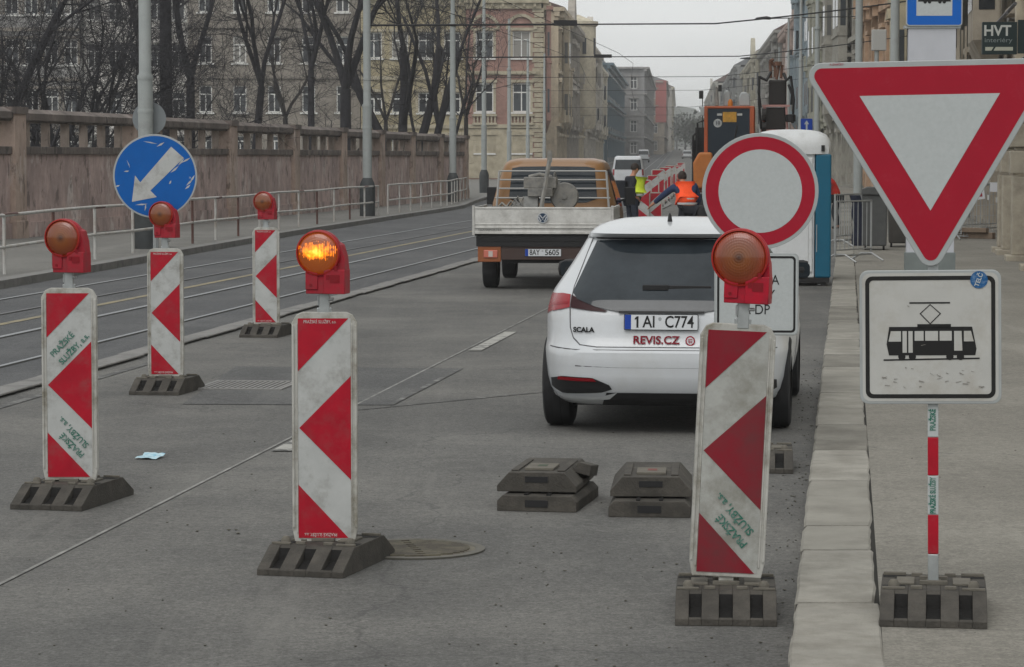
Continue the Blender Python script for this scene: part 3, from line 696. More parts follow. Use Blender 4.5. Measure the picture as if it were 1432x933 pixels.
# ------------------------------------------------------------------ round sign with text plate
g = G(1061, 662.5)
rs = thing('no_entry_sign', 'round white sign with red ring above a black edged text plate, behind the leaning beacon', 'road sign', g, R(-5))
base_plate(rs)
mb = MB(); mb.tube([(0, .39, .1), (-.006, .39, 1.95)], .024, 14); mb.build('post', M_alu, rs, smooth=True)
mb = MB(); mb.prism(circ(.352, 56), 0, .012); ro = mb.build('sign_plate', M_rim, rs, loc=(.0, .345, 1.68), bevel=.0025)
mb = MB(); mb.sheet(circ(.330, 56), -.0015, 0); mb.sheet(circ(.252, 56), -.003, 1); mb.build('reflective_sheet', [M_redD, M_whS2], ro)
mb = MB(); mb.prism(rrect(.51, .50, .03), 0, .012); to = mb.build('text_plate', M_rim, rs, loc=(-.020, .345, 1.055), bevel=.0025)
mb = MB(); mb.sheet(rrect(.494, .484, .026), -.0015, 1); ring(mb, rrect(.474, .464, .024), rrect(.448, .438, .016), -.003, 0); mb.build('reflective_sheet', [M_black, M_whS2], to)
text('lettering', 'VOZIDLA', .085, M_black, to, (-.012, -.003, .085), bx=.30)
text('lettering', 'STAVBY', .085, M_black, to, (-.012, -.003, -.005), bx=.25)
text('lettering', 'A DP', .085, M_black, to, (0, -.003, -.095), bx=.165)

# ------------------------------------------------------------------ blue arrow sign
g3 = G(215, 553)
dB = g3.y + .45; c = P(217, 246.5, dB); sB = F / dB
bs = thing('keep_left_sign', 'scratched round blue sign with white arrow pointing down left', 'road sign', (c.x, dB, 0), R(3))
mb = MB(); mb.tube([(0, .03, .118), (0, .03, c.z + .2)], .024, 14); mb.build('post', M_alu, bs, smooth=True)
rb = 58.5 / sB
mb = MB(); mb.prism(circ(rb, 56), -.012, 0); so = mb.build('sign_plate', M_rim, bs, loc=(0, 0, c.z), bevel=.002)
mb = MB(); mb.sheet(circ(rb - .014, 56), -.0135, 0)
def bc(x, y): return ((x - 844) / 3.889 / sB, (337 - y) / 3.889 / sB)
mb.sheet([bc(932, 177), bc(1000, 238), bc(818, 415), bc(853, 450), bc(718, 476), bc(736, 333), bc(764, 370)], -.015, 1)
rr = random.Random(9)
for (x, y, L, a) in ((950, 300, 60, 40), (985, 260, 55, 50), (1012, 250, 60, 30), (1030, 370, 55, 45), (1045, 350, 50, 55), (1020, 395, 40, 40), (820, 155, 80, -10), (875, 165, 50, 30), (700, 270, 50, -70), (690, 310, 30, 10), (790, 505, 45, 80), (640, 390, 30, 20), (925, 370, 25, 60), (770, 490, 70, 5)):
    a = R(a); p0 = bc(x - L / 2 * math.cos(a), y + L / 2 * math.sin(a)); p1 = bc(x + L / 2 * math.cos(a), y - L / 2 * math.sin(a)); pm = bc(x + 5, y + 4); pn_ = bc(x - 2, y - 4)
    mb.sheet([p0, pm, p1, pn_], -.0143, 1)
mb.build('reflective_sheet', [M_blue, M_whS], so)

# ------------------------------------------------------------------ vehicles
def vshell(prof, nfun, NA=96):
    zs = [p_[0] for p_ in prof]
    def at(z):
        yr = lerpt([(p_[0], p_[1]) for p_ in prof], z); yf = lerpt([(p_[0], p_[2]) for p_ in prof], z); ww = lerpt([(p_[0], p_[3]) for p_ in prof], z)
        return yr, yf, ww, nfun(z)
    def rear(x, z, off=0.0):
        yr, yf, ww, n = at(z); L = (yf - yr) / 2; yc = yr + L; f = min(.9995, abs(x / ww))
        return Vector((x, yc - L * (1 - f ** n) ** (1 / n) - off, z))
    def side(y, z, s_, off=0.0):
        yr, yf, ww, n = at(z); L = (yf - yr) / 2; yc = yr + L; f = min(.9995, abs((y - yc) / L))
        return Vector((s_ * (ww * (1 - f ** n) ** (1 / n) + off), y, z))
    def front(x, z, off=0.0):
        v = rear(x, z); yr, yf, ww, n = at(z); v.y = yr + yf - v.y + off; return v
    def mesh():
        mb = MB(); z0, z1 = zs[0], zs[-1]; lv = []
        for i in range(len(zs) - 1):
            k = max(1, int((zs[i + 1] - zs[i]) / .03)); lv += [zs[i] + (zs[i + 1] - zs[i]) * j / k for j in range(k)]
        lv.append(z1)
        for z in lv:
            yr, yf, ww, n = at(z); L = (yf - yr) / 2; yc = yr + L
            for k in range(NA):
                a = 2 * math.pi * (k + .5) / NA
                # spread samples evenly along the outline
                cx_, sy_ = math.cos(a), math.sin(a)
                den = (abs(cx_) ** n + abs(sy_) ** n) ** (1 / n)
                mb.v.append(Vector((ww * cx_ / den, yc + L * sy_ / den, z)))
        for i in range(len(lv) - 1):
            for k in range(NA):
                a = i * NA + k; b = i * NA + (k + 1) % NA; mb.f.append([a, b, b + NA, a + NA]); mb.m.append(0)
        mb.f.append(list(range(NA - 1, -1, -1))); mb.m.append(0)
        t = (len(lv) - 1) * NA; mb.f.append([t + k for k in range(NA)]); mb.m.append(0)
        return mb
    return rear, side, front, mesh
def ruled(mb, A, B, fn, n=24, m=8, mi=0, flip=False):
    """surface patch between two polylines of (a,b) parameters, mapped by fn"""
    def pl(Pp, t):
        q = t * (len(Pp) - 1); i = min(int(q), len(Pp) - 2); f = q - i
        return (Pp[i][0] + (Pp[i + 1][0] - Pp[i][0]) * f, Pp[i][1] + (Pp[i + 1][1] - Pp[i][1]) * f)
    vs = []
    for j in range(m + 1):
        for i in range(n + 1):
            a = pl(A, i / n); b = pl(B, i / n); s = j / m
            vs.append(fn(a[0] + (b[0] - a[0]) * s, a[1] + (b[1] - a[1]) * s))
    fs = [(j * (n + 1) + i, j * (n + 1) + i + 1, (j + 1) * (n + 1) + i + 1, (j + 1) * (n + 1) + i) for j in range(m) for i in range(n)]
    if flip: fs = [f[::-1] for f in fs]
    mb.add(vs, fs, mi)
def cut(o, cyls):
    """bake wheel-arch openings into a body mesh"""
    for (x0, x1, y, z, r) in cyls:
        mb = MB(); mb.tube([(x0, y, z), (x1, y, z)], r, 40); c_ = mb.build('cutter', M_blk)
        md = o.modifiers.new('b', 'BOOLEAN'); md.operation = 'DIFFERENCE'; md.solver = 'EXACT'; md.object = c_
        bpy.context.view_layer.update()
        par = o.parent; old = o.data
        me = bpy.data.meshes.new_from_object(o.evaluated_get(bpy.context.evaluated_depsgraph_get()))
        o.modifiers.clear(); o.data = me; bpy.data.objects.remove(c_)
        me.polygons.foreach_set('use_smooth', [True] * len(me.polygons)); me.set_sharp_from_angle(angle=R(32))
def wheel(parent, x, y, r, wd, s_):
    t = bpy.data.objects.new('wheel', None)
    mb = MB(); M = Matrix.Translation((x, y, r)) @ Matrix.Rotation(math.pi / 2 * s_, 4, 'Y')
    h = wd / 2
    mb.lathe([(r * .62, -h), (r * .9, -h), (r * .975, -h * .86), (r, -h * .6), (r * .992, -h * .3), (r * .992, -h * .26), (r, -h * .24), (r, h * .24), (r * .992, h * .26), (r * .992, h * .3), (r, h * .6), (r * .975, h * .86), (r * .9, h), (r * .62, h)], 36, 0, M, close=False)
    o = mb.build('wheel', M_tyre, parent, smooth=True)
    mb = MB(); mb.lathe([(r * .63, -h * .7), (r * .63, h * .85), (r * .55, h * .8), (r * .5, h * .5), (r * .15, h * .55), (.001, h * .6)], 24, 0, M, close=False)
    for k in range(5):
        a = 2 * math.pi * k / 5
        mb.hexa([M @ Vector(v) for v in [(r * .1 * math.cos(a) - .03 * math.sin(a), r * .1 * math.sin(a) + .03 * math.cos(a), h * .5), (r * .1 * math.cos(a) + .03 * math.sin(a), r * .1 * math.sin(a) - .03 * math.cos(a), h * .5),
                 (r * .58 * math.cos(a) + .03 * math.sin(a), r * .58 * math.sin(a) - .03 * math.cos(a), h * .5), (r * .58 * math.cos(a) - .03 * math.sin(a), r * .58 * math.sin(a) + .03 * math.cos(a), h * .5),
                 (r * .1 * math.cos(a) - .03 * math.sin(a), r * .1 * math.sin(a) + .03 * math.cos(a), h * .9), (r * .1 * math.cos(a) + .03 * math.sin(a), r * .1 * math.sin(a) - .03 * math.cos(a), h * .9),
                 (r * .58 * math.cos(a) + .03 * math.sin(a), r * .58 * math.sin(a) - .03 * math.cos(a), h * .85), (r * .58 * math.cos(a) - .03 * math.sin(a), r * .58 * math.sin(a) + .03 * math.cos(a), h * .85)]])
    mb.build('rim', M_rimm, o, smooth=True)
    return o
def plate(parent, loc, txt, w_=.52, h_=.11, tiltx=0.0, gap=None):
    mb = MB(); mb.prism(rrect(w_, h_, .008), -.006, 0); po_ = mb.build('licence_plate', M_plate, parent, loc=loc, rot=(tiltx, 0, 0))
    mb = MB(); ring(mb, rrect(w_, h_, .008), rrect(w_ - .01, h_ - .01, .006), -.0065, 0); mb.sheet([(-w_ / 2 + .006, -h_ / 2 + .006), (-w_ / 2 + .05, -h_ / 2 + .006), (-w_ / 2 + .05, h_ / 2 - .006), (-w_ / 2 + .006, h_ / 2 - .006)], -.007, 1)
    mb.build('plate_border', [M_black, M_plblue], po_)
    a, b = txt.split()
    if a[0] == '1':
        text('lettering', a[1:], .112, M_black, po_, (-.088, -.0075, -.001), bold=.0015, bx=.085)
        mb = MB(); mb.sheet([(-.172, -.038), (-.158, -.038), (-.158, .039), (-.170, .039), (-.184, .026), (-.184, .014), (-.172, .022)], -.0078); mb.build('digit_one', M_black, po_)
    else: text('lettering', a, .112, M_black, po_, (-.118, -.0075, -.001), bold=.0015, bx=.145)
    text('lettering', b, .112, M_black, po_, (.128, -.0075, -.001), bold=.0015, bx=.20)
    mb = MB(); ring(mb, circ(.012, 14, -.008, .022), circ(.008, 14, -.008, .022), -.0075, 0); mb.sheet(circ(.006, 10, -.008, .022), -.0078, 0); mb.build('seal', mat('plate_seal', (0.3, 0.32, 0.33), 0.5), po_)
    for k in range(3): pass
    return po_

# ---- white hatchback
cr = thing('parked_car', 'white hatchback with tinted rear window and red lettering on its tailgate', 'car', (1.00, 18.75, 0), -math.atan(.125)); cr.scale = (.968, 1, 1)
CP = [(.20, .17, 4.20, .78), (.24, .09, 4.28, .83), (.30, .045, 4.33, .862), (.38, .012, 4.35, .88), (.50, .0, 4.36, .893), (.565, .004, 4.36, .897), (.60, .03, 4.35, .893), (.64, .058, 4.32, .890), (.70, .07, 4.28, .893), (.80, .088, 4.1, .893),
      (.86, .11, 3.85, .882), (.92, .145, 3.45, .862), (.97, .19, 3.25, .838), (1.05, .265, 3.1, .782), (1.15, .36, 2.92, .715), (1.25, .455, 2.73, .652), (1.32, .52, 2.58, .612), (1.335, .45, 2.54, .604), (1.36, .40, 2.48, .586), (1.385, .46, 2.42, .562), (1.41, .62, 2.32, .53), (1.43, .85, 2.15, .47), (1.445, 1.10, 1.95, .39), (1.452, 1.35, 1.8, .27)]
def cn(z): return lerpt([(0, 6.0), (.6, 6.0), (.95, 5.2), (1.3, 5.0), (1.40, 4.0), (1.46, 3.0)], z)
rear, side, front, shell = vshell(CP, cn)
body = shell().build('body', M_carw, cr, smooth=True)
for o_y in (.80, 3.45):
    cut(body, [(-1.0, -.62, o_y, .33, .355), (.62, 1.0, o_y, .33, .355)])
body.name = 'body'
for s_ in (-1, 1):
    for y in (.80, 3.45): wheel(cr, s_ * .785, y, .325, .205, s_)
mb = MB(); mb.box(-.62, .62, .25, 4.0, .19, .5); mb.box(-.5, .5, .9, 3.3, .5, .6); mb.build('underbody', M_blk, cr)
rf = lambda off: (lambda x, z: rear(x, z, off))
mb = MB(); ruled(mb, [(-.64, .965), (-.60, .92), (-.46, .87), (-.28, .838), (0, .834), (.28, .838), (.46, .87), (.60, .92), (.64, .965)], [(-.50, 1.308), (-.38, 1.315), (-.26, 1.318), (-.13, 1.318), (0, 1.318), (.13, 1.318), (.26, 1.318), (.38, 1.315), (.50, 1.308)], rf(.016), 48, 60)
gl = mb.build('rear_window', M_glassD, cr, smooth=True)
# panel lines of the tailgate
M_gap = mat('panel_gap', (0.10, 0.10, 0.105), 0.6)
def seam(Pp, wd=.006, off=.004, fn=rear, m=M_gap, name='panel_seam'):
    mb = MB(); pts = [fn(p_[0], p_[1], off) for p_ in Pp]
    mb.tube(pts, wd / 2, 6); return mb.build(name, m, cr, smooth=True)
def dens(Pp, k=8):
    o_ = []
    for i in range(len(Pp) - 1):
        for j in range(k): f = j / k; o_.append((Pp[i][0] + (Pp[i + 1][0] - Pp[i][0]) * f, Pp[i][1] + (Pp[i + 1][1] - Pp[i][1]) * f))
    return o_ + [Pp[-1]]
seam(dens([(-.535, 1.325), (-.635, 1.0), (-.652, .86), (-.645, .73), (-.62, .66), (-.57, .615), (-.45, .602), (.45, .602), (.57, .615), (.62, .66), (.645, .73), (.652, .86), (.635, 1.0), (.535, 1.325)]), .009, -.0015)
seam(dens([(-.80, .595), (-.6, .583), (.6, .583), (.80, .595)]), .008, -.002)
seam(dens([(-.60, .475), (-.3, .465), (.3, .465), (.60, .475)]), .010, -.0045)
# tail lights wrap round the corners
for s_ in (-1, 1):
    mb = MB(); ruled(mb, [(s_ * .873, .79), (s_ * .82, .825), (s_ * .655, .865), (s_ * .655, .865)], [(s_ * .86, .925), (s_ * .82, .945), (s_ * .72, .955), (s_ * .655, .95)], rf(.010), 20, 6)
    o = mb.build('tail_light', M_tail, cr, smooth=True)
    m3 = MB(); ruled(m3, [(s_ * .648, .862), (s_ * .5, .846), (s_ * .40, .838)], [(s_ * .648, .948), (s_ * .5, .885), (s_ * .38, .844)], rf(.010), 12, 5); m3.build('tail_light', M_tailD, cr, smooth=True)
    m4 = MB(); ruled(m4, [(s_ * .862, .835), (s_ * .80, .868), (s_ * .67, .89)], [(s_ * .86, .855), (s_ * .80, .888), (s_ * .67, .905)], rf(.014), 10, 2); m4.build('light_strip', mat('tail_strip', s3(135, 26, 36), 0.3), o, smooth=True)
    # corner vents in the lower bumper: dark pocket with red reflector
    m5 = MB(); ruled(m5, [(s_ * .80, .315), (s_ * .70, .275), (s_ * .42, .29), (s_ * .34, .315)], [(s_ * .80, .375), (s_ * .70, .40), (s_ * .48, .395), (s_ * .36, .345)], rf(.006), 16, 5); vo = m5.build('bumper_vent', M_blk, cr, smooth=True)
    m6 = MB(); ruled(m6, [(s_ * .74, .372), (s_ * .45, .368)], [(s_ * .73, .395), (s_ * .47, .390)], rf(.012), 10, 2); m6.build('reflector', mat('reflector_red', s3(120, 15, 25), 0.2), vo, smooth=True)
    m8 = MB(); ruled(m8, [(s_ * .78, .225), (s_ * .55, .222), (s_ * .36, .245)], [(s_ * .80, .268), (s_ * .42, .262), (s_ * .30, .295)], rf(.014), 12, 3); m8.build('exhaust_trim', mat('trim_silver', (0.55, 0.57, 0.58), 0.3, metal=0.3), cr, smooth=True)
mb = MB(); ruled(mb, [(-.42, .2), (.42, .2)], [(-.38, .292), (.38, .292)], rf(.007), 14, 5); mb.build('diffuser', M_blk, cr, smooth=True)
# plate recess, plate, writing
q = rear(0, .76, .014)
plate(cr, (0.0, q.y - .004, .772), '1AI C774', tiltx=R(-6))
mb = MB(); ruled(mb, [(-.30, .832), (.30, .832)], [(-.30, .846), (.30, .846)], rf(.02), 10, 2); mb.build('handle_strip', M_blk, cr)
def on_rear(body_, size, m, x, z, bx, off=.012):
    o = text('lettering', body_, size, m, cr, (0, 0, 0), bold=.002, bx=bx)
    for v in o.data.vertices:
        q_ = rear(x + v.co.x, z + v.co.z, off); v.co = q_
    return o
on_rear('SCALA', .045, M_blk, -.545, .715, .155)
on_rear('REVIS.CZ', .072, M_crim, -.03, .650, .325)
mb = MB(); ring(mb, circ(.034, 24), circ(.025, 24), 0, 0); mb.box(-.012, -.005, -.001, 0, -.014, .014); mb.box(-.003, .014, -.001, 0, .008, .013); mb.box(-.003, .014, -.001, 0, -.003, .002); mb.box(-.003, .014, -.001, 0, -.013, -.008)
mb.build('round_logo', M_crim, cr, loc=(.205, rear(.2, .648, .016).y - .003, .648))
mb = MB(); a0 = rear(.02, .995, .02); b0 = rear(.34, 1.0, .02); mb.hexa([a0 + Vector((0, 0, -.012)), b0 + Vector((0, 0, -.008)), b0 + Vector((0, .012, -.008)), a0 + Vector((0, .012, -.012)), a0 + Vector((0, 0, .02)), b0 + Vector((0, 0, .012)), b0 + Vector((0, .012, .012)), a0 + Vector((0, .012, .02))])
mb.box(-.14, .04, rear(0, .99, .03).y, rear(0, .99, .0).y, .982, 1.018); mb.build('wiper', M_blk, cr, bevel=.004)
# roof spoiler with dark lip and high brake light
mb = MB(); ruled(mb, [(-.50, 1.320), (.50, 1.320)], [(-.51, 1.331), (.51, 1.331)], rf(.010), 24, 2); mb.build('spoiler_lip', M_blk, cr, smooth=True)
for s_ in (-1, 1):
    sf = lambda y, z, s_=s_: side(y, z, s_, .006)
    mb = MB(); ruled(mb, [(.95, .98), (1.3, .965), (2.0, .955), (2.95, .96)], [(1.05, 1.15), (1.25, 1.31), (1.9, 1.335), (2.35, 1.30)], sf, 24, 8, flip=(s_ > 0)); mb.build('side_window', M_glassD, cr, smooth=True)
    pm_ = Vector((s_ * .875, 2.62, 1.03))
    mb = MB(); mb.box(-.03 , .03, 0, 0, 0, 0) if False else None
    mb.lathe([(.0005, -.085), (.06, -.075), (.085, -.03), (.088, .02), (.075, .05), (.0005, .055)], 20, 0, Matrix.Translation(pm_ + Vector((s_ * .03, 0, 0))) @ Matrix.Rotation(R(90), 4, 'Y') @ Matrix.Diagonal((.85, .75, 1.25, 1)), close=False)
    mb.tube([(s_ * .80, 2.66, .99), (s_ * .90, 2.64, 1.0)], .025, 8)
    mo = mb.build('side_mirror', M_blk, cr, smooth=True)
    mb = MB(); mb.sheet(rrect(.16, .115, .035, cx=pm_.x + s_ * .03, cz=pm_.z), pm_.y - .062); mb.build('mirror_glass', M_glassD, mo)
    for (a, b) in ((2.03, 2.03),):
        mb = MB(); mb.tube([side(a, z / 100, s_, -.001) for z in range(32, 96, 6)], .004, 5); mb.build('door_seam', M_gap, cr)
mb = MB(); ruled(mb, [(-.70, .99), (0, .99), (.70, .99)], [(-.47, 1.36), (0, 1.37), (.47, 1.36)], lambda x, z: front(x, z, .006), 20, 8, flip=True); mb.build('windscreen', M_glassD, cr, smooth=True)
for s_ in (-1, 1):
    mb = MB(); ruled(mb, [(s_ * .45, .66), (s_ * .80, .68)], [(s_ * .45, .74), (s_ * .80, .77)], lambda x, z: front(x, z, .006), 10, 4); mb.build('headlight', mat('headlight_glass', (0.5, 0.52, 0.55), 0.1), cr, smooth=True)
mb = MB(); ruled(mb, [(-.35, .55), (.35, .55)], [(-.38, .72), (.38, .72)], lambda x, z: front(x, z, .006), 10, 4, flip=True); mb.build('grille', M_blk, cr)
mb = MB(); mb.lathe([(.02, 0), (.012, .05), (.002, .07)], 8, 0, Matrix.Translation((0, .9, 1.425))); mb.build('antenna', M_blk, cr, smooth=True)

# ---- orange pickup
M_or = mat('orange_brown_paint', s3(134, 98, 60), 0.45, 0.05, 3, coat=0.3)
M_orF = mat('orange_frame', s3(140, 84, 52), 0.5, 0.1, 5)
M_alb = mat('bed_aluminium', (0.58, 0.575, 0.55), 0.5, 0.1, 6, metal=0.25, dirt_or_sheen=(0.25, 0.24, 0.22, 0.6), dscale=4, dthr=0.55)
tk = thing('pickup_truck', 'orange brown pickup truck with silver dropside bed and roof rack bars', 'pickup truck', (.436, 39.5, 0), -math.atan(.08))
TP = [(.42, 2.2, 5.15, .92), (.6, 2.2, 5.3, .945), (1.0, 2.2, 5.25, .95), (1.1, 2.2, 4.95, .945), (1.2, 2.22, 4.75, .93), (1.5, 2.27, 4.45, .85), (1.75, 2.33, 4.2, .765), (1.80, 2.36, 4.1, .745), (1.84, 2.45, 3.95, .70), (1.87, 2.7, 3.7, .58)]
trear, tside, tfront, tshell = vshell(TP, lambda z: lerpt([(0, 12), (1.1, 12), (1.75, 11), (1.87, 5)], z))
tb = tshell().build('cab', M_or, tk, smooth=True)
cut(tb, [(-1.1, -.6, 4.25, .34, .38), (.6, 1.1, 4.25, .34, .38)])
tb.name = 'cab'
mb = MB(); ruled(mb, [(-.66, 1.27), (-.5, 1.21), (0, 1.2), (.5, 1.21), (.66, 1.27)], [(-.62, 1.72), (-.5, 1.745), (0, 1.75), (.5, 1.745), (.62, 1.72)], lambda x, z: trear(x, z, .008), 20, 8)
mb.build('rear_window', M_glassD, tk, smooth=True)
for s_ in (-1, 1):
    mb = MB(); ruled(mb, [(2.55, 1.15), (4.3, 1.12)], [(2.6, 1.7), (4.0, 1.7)], lambda y, z, s_=s_: tside(y, z, s_, .008), 12, 6, flip=(s_ > 0)); mb.build('side_window', M_glassD, tk, smooth=True)
    mb = MB(); mb.box(s_ * 1.08 - .08, s_ * 1.08 + .08, 4.1, 4.2, 1.15, 1.42); mb.tube([(s_ * .9, 4.15, 1.2), (s_ * 1.05, 4.15, 1.25)], .02, 6); mb.build('side_mirror', M_blk, tk, bevel=.02)
mb = MB(); mb.box(-.97, .97, .045, 2.1, .77, .82); mb.build('bed_floor', M_blk, tk)
mb = MB(); mb.box(-.965, .965, 0, .03, .80, 1.18)
for z_ in (.82, .93, 1.155): mb.box(-.965, .965, -.008, 0, z_, z_ + .02)
mb.box(-.965, .965, -.014, 0, .80, .83); mb.box(-.965, .965, -.018, .0, .88, .90); mb.build('tailgate', M_alb, tk, bevel=.003)
for s_ in (-1, 1):
    mb = MB(); mb.box(min(s_ * 1.0, s_ * .975), max(s_ * 1.0, s_ * .975), .045, 2.1, .80, 1.18)
    for z_ in (.86, 1.0, 1.14): mb.box(min(s_ * 1.008, s_ * 1.0), max(s_ * 1.008, s_ * 1.0), .05, 2.1, z_, z_ + .02)
    mb.build('sideboard', M_alb, tk)
    mb = MB(); mb.box(s_ * .985 - .018, s_ * .985 + .018, -.01, .04, .78, 1.20); mb.build('corner_post', M_alb, tk, bevel=.003)
mb = MB(); mb.box(-.95, .95, .04, 2.15, .62, .765); mb.box(-.55, .55, .2, 4.6, .38, .62); mb.box(-.92, .92, .03, .15, .70, .78); mb.build('chassis', M_blk, tk)
mb = MB(); mb.box(-.93, -.60, .05, .12, .40, .65); mb.box(.60, .93, .05, .12, .40, .65); mb.build('light_bracket', M_orF, tk, bevel=.01)
for s_ in (-1, 1):
    mb = MB(); mb.box(s_ * .745 - .10, s_ * .745 + .10, .03, .052, .46, .57); to_ = mb.build('tail_light', mat('old_tail_light', s3(190, 110, 95), 0.3), tk, bevel=.012)
    mb = MB(); mb.box(s_ * .745 - .03, s_ * .745 + .03, .027, .032, .475, .555); mb.build('reverse_lamp', mat('clear_lamp', (0.5, 0.45, 0.42), 0.25), to_)
mb = MB(); mb.box(-.60, .60, .06, .12, .43, .64); mb.build('rear_crossbar', mat('dark_brown_frame', (0.06, 0.04, 0.035), 0.6), tk, bevel=.008)
plate(tk, (0.0, .055, .535), '8AY 5605')
mb = MB(); ring(mb, circ(.075, 28), circ(.064, 28), 0, 0)
for pts in ([(-.05, .035), (-.036, .045), (0, -.0), (-.006, -.012)], [(.05, .035), (.036, .045), (0, -.0), (.006, -.012)], [(-.064, .01), (-.05, .022), (-.022, -.044), (-.028, -.060)], [(.064, .01), (.05, .022), (.022, -.044), (.028, -.060)], [(-.028, -.055), (-.02, -.04), (.004, -.005), (0, -.02)], [(.028, -.055), (.02, -.04), (-.004, -.005), (0, -.02)]):
    mb.sheet(pts, -.001, 0)
mb.sheet(circ(.066, 28), .002, 1)
mb.build('round_logo', [mat('emblem_silver', (0.5, 0.52, 0.54), 0.3, metal=0.4), mat('emblem_blue', s3(40, 58, 80), 0.4)], tk, loc=(.0, -.022, 1.03))
text('lettering', 'TRANSPORTER', .035, M_blk, tk, (-.75, -.02, .855), bx=.34)
for y in (.90, 4.25):
    for s_ in (-1, 1): wheel(tk, s_ * .81, y, .335, .215, s_)
mb = MB()
for z_ in (1.28, 1.42, 1.55, 1.68): mb.tube([(-.86 + (z_ - 1.28) * .15, 2.14, z_), (.86 - (z_ - 1.28) * .15, 2.14, z_)], .013, 6)
for s_ in (-1, 1): mb.tube([(s_ * .86, 2.14, .82), (s_ * .80, 2.14, 1.68)], .018, 6)
mb.build('rack_bars', mat('rack_white', (0.36, 0.36, 0.35), 0.5), tk)
# load
M_mach = mat('machine_grey', (0.16, 0.16, 0.155), 0.65, 0.3, 9, dirt_or_sheen=(0.30, 0.28, 0.24, 0.6), dscale=8, dthr=0.5)
tm = tk.matrix_basis.copy()
def onbed(x, y, z): return Matrix.LocRotScale(tk.location, tk.rotation_euler, None) @ Vector((x, y, z))
mc = thing('concrete_saw', 'dusty grey petrol cutting machine standing in the truck bed', 'machine', onbed(.10, .8, .82), tk.rotation_euler[2])
mb = MB(); mb.box(-.42, .05, -.18, .2, .62, .78); mb.box(-.36, 0, -.2, .22, .5, .62); mb.tube([(-.36, 0, .78), (-.2, 0, .82), (-.02, 0, .78)], .03, 8); mb.build('engine', M_mach, mc, bevel=.02)
mb = MB(); mb.box(-.42, -.22, -.15, .15, 0, .5); mb.box(-.18, -.13, -.1, -.05, 0, .56); mb.tube([(.05, 0, 0), (.08, 0, .72)], .02, 6); mb.box(-.4, .4, -.2, -.15, .0, .05); mb.build('frame', mat('machine_light', (0.28, 0.28, 0.27), 0.6, 0.2, 10), mc)
mb = MB(); mb.lathe([(.001, -.05), (.19, -.05), (.205, -.03), (.205, .03), (.19, .05), (.001, .05)], 32, 0, Matrix.Translation((.16, -.02, .50)) @ Matrix.Rotation(math.pi / 2, 4, 'X'), close=False)
mb.tube([(.16, -.09, .5), (.16, -.06, .5)], .04, 12); mb.box(-.02, .36, -.05, .05, .02, .34); mb.build('blade_guard', M_mach, mc, smooth=True)
mb = MB(); mb.tube([(-.02, 0, .6), (.02, 0, .86), (.06, 0, .7)], .018, 6); mb.build('handle', M_mach, mc)
mb = MB(); a = onbed(-.10, .3, .83); b = onbed(.06, .55, 1.86); mb.tube([a, b], .035, 6)
mb.box(-.035, .035, -.03, .03, -.05, .12, M=Matrix.Translation(b)); tag(mb.build('metal_bar', M_mach), 'dark grey bar leaning upright against the machine in the truck bed', 'metal bar')
mb = MB(); rr = random.Random(2)
for k in range(9):
    x = rr.uniform(-.85, -.5); mb.tube([onbed(x, 1.8 + .1 * k % .3, 1.1), onbed(x + .1, 1.85, 1.2 + .1 * rr.random()), onbed(x + .2, 1.8, 1.12)], .02, 5)
mb.box(-.95, -.4, 1.6, 2.0, .82, 1.16, M=Matrix.LocRotScale(tk.location, tk.rotation_euler, None)); tag(mb.build('tool_bundle', M_mach), 'dark bundle of hoses and tools behind the silver tailgate', 'tools')

# ---- white van far down the road
vn = thing('white_van', 'white van with black rear window driving away far down the road', 'van', (6.65, 160, 0), -math.atan(.04))
VP_ = [(.30, .05, 4.75, .90), (.5, .0, 4.88, .945), (1.0, .02, 4.85, .95), (1.15, .04, 4.55, .94), (1.5, .08, 4.1, .87), (1.8, .14, 3.7, .80), (1.90, .22, 3.55, .76), (1.96, .45, 3.3, .66)]
vrear, vside, vfront, vsh = vshell(VP_, lambda z: lerpt([(0, 10), (1.8, 10), (1.96, 5)], z), 64)
vb = vsh().build('body', M_carw, vn, smooth=True)
mb = MB(); ruled(mb, [(-.78, 1.18), (.78, 1.18)], [(-.70, 1.74), (.70, 1.74)], lambda x, z: vrear(x, z, .01), 12, 4); mb.build('rear_window', M_glassD, vn)
for s_ in (-1, 1):
    mb = MB(); ruled(mb, [(s_ * .80, .85), (s_ * .90, .85)], [(s_ * .78, 1.2), (s_ * .88, 1.2)], lambda x, z: vrear(x, z, .012), 4, 4); mb.build('tail_light', M_tail, vn)
    for y in (.9, 3.9): wheel(vn, s_ * .83, y, .34, .21, s_)
    mb = MB(); ruled(mb, [(.4, 1.2), (4.2, 1.15)], [(.45, 1.7), (3.75, 1.7)], lambda y, z, s_=s_: vside(y, z, s_, .01), 8, 4, flip=s_ > 0); mb.build('side_window', M_glassD, vn)
mb = MB(); mb.box(-.26, .26, -.02, 0, .78, .89); mb.build('licence_plate', M_plate, vn)
mb = MB(); mb.box(-.85, .85, -.03, .1, .32, .55); mb.build('bumper', M_blk, vn, bevel=.03)

c1 = copy_tree(vn); c1.location = (cl(430) - 10.5, 430, gz(430)); c1['label'] = 'tiny pale van very far down the street'; c1.name = 'white_van'
c1 = copy_tree(vn); c1.location = (cl(520) - 3.5, 520, gz(520)); c1['label'] = 'tiny pale van at the farthest visible stretch of road'; c1.scale = (1, 1, .8)
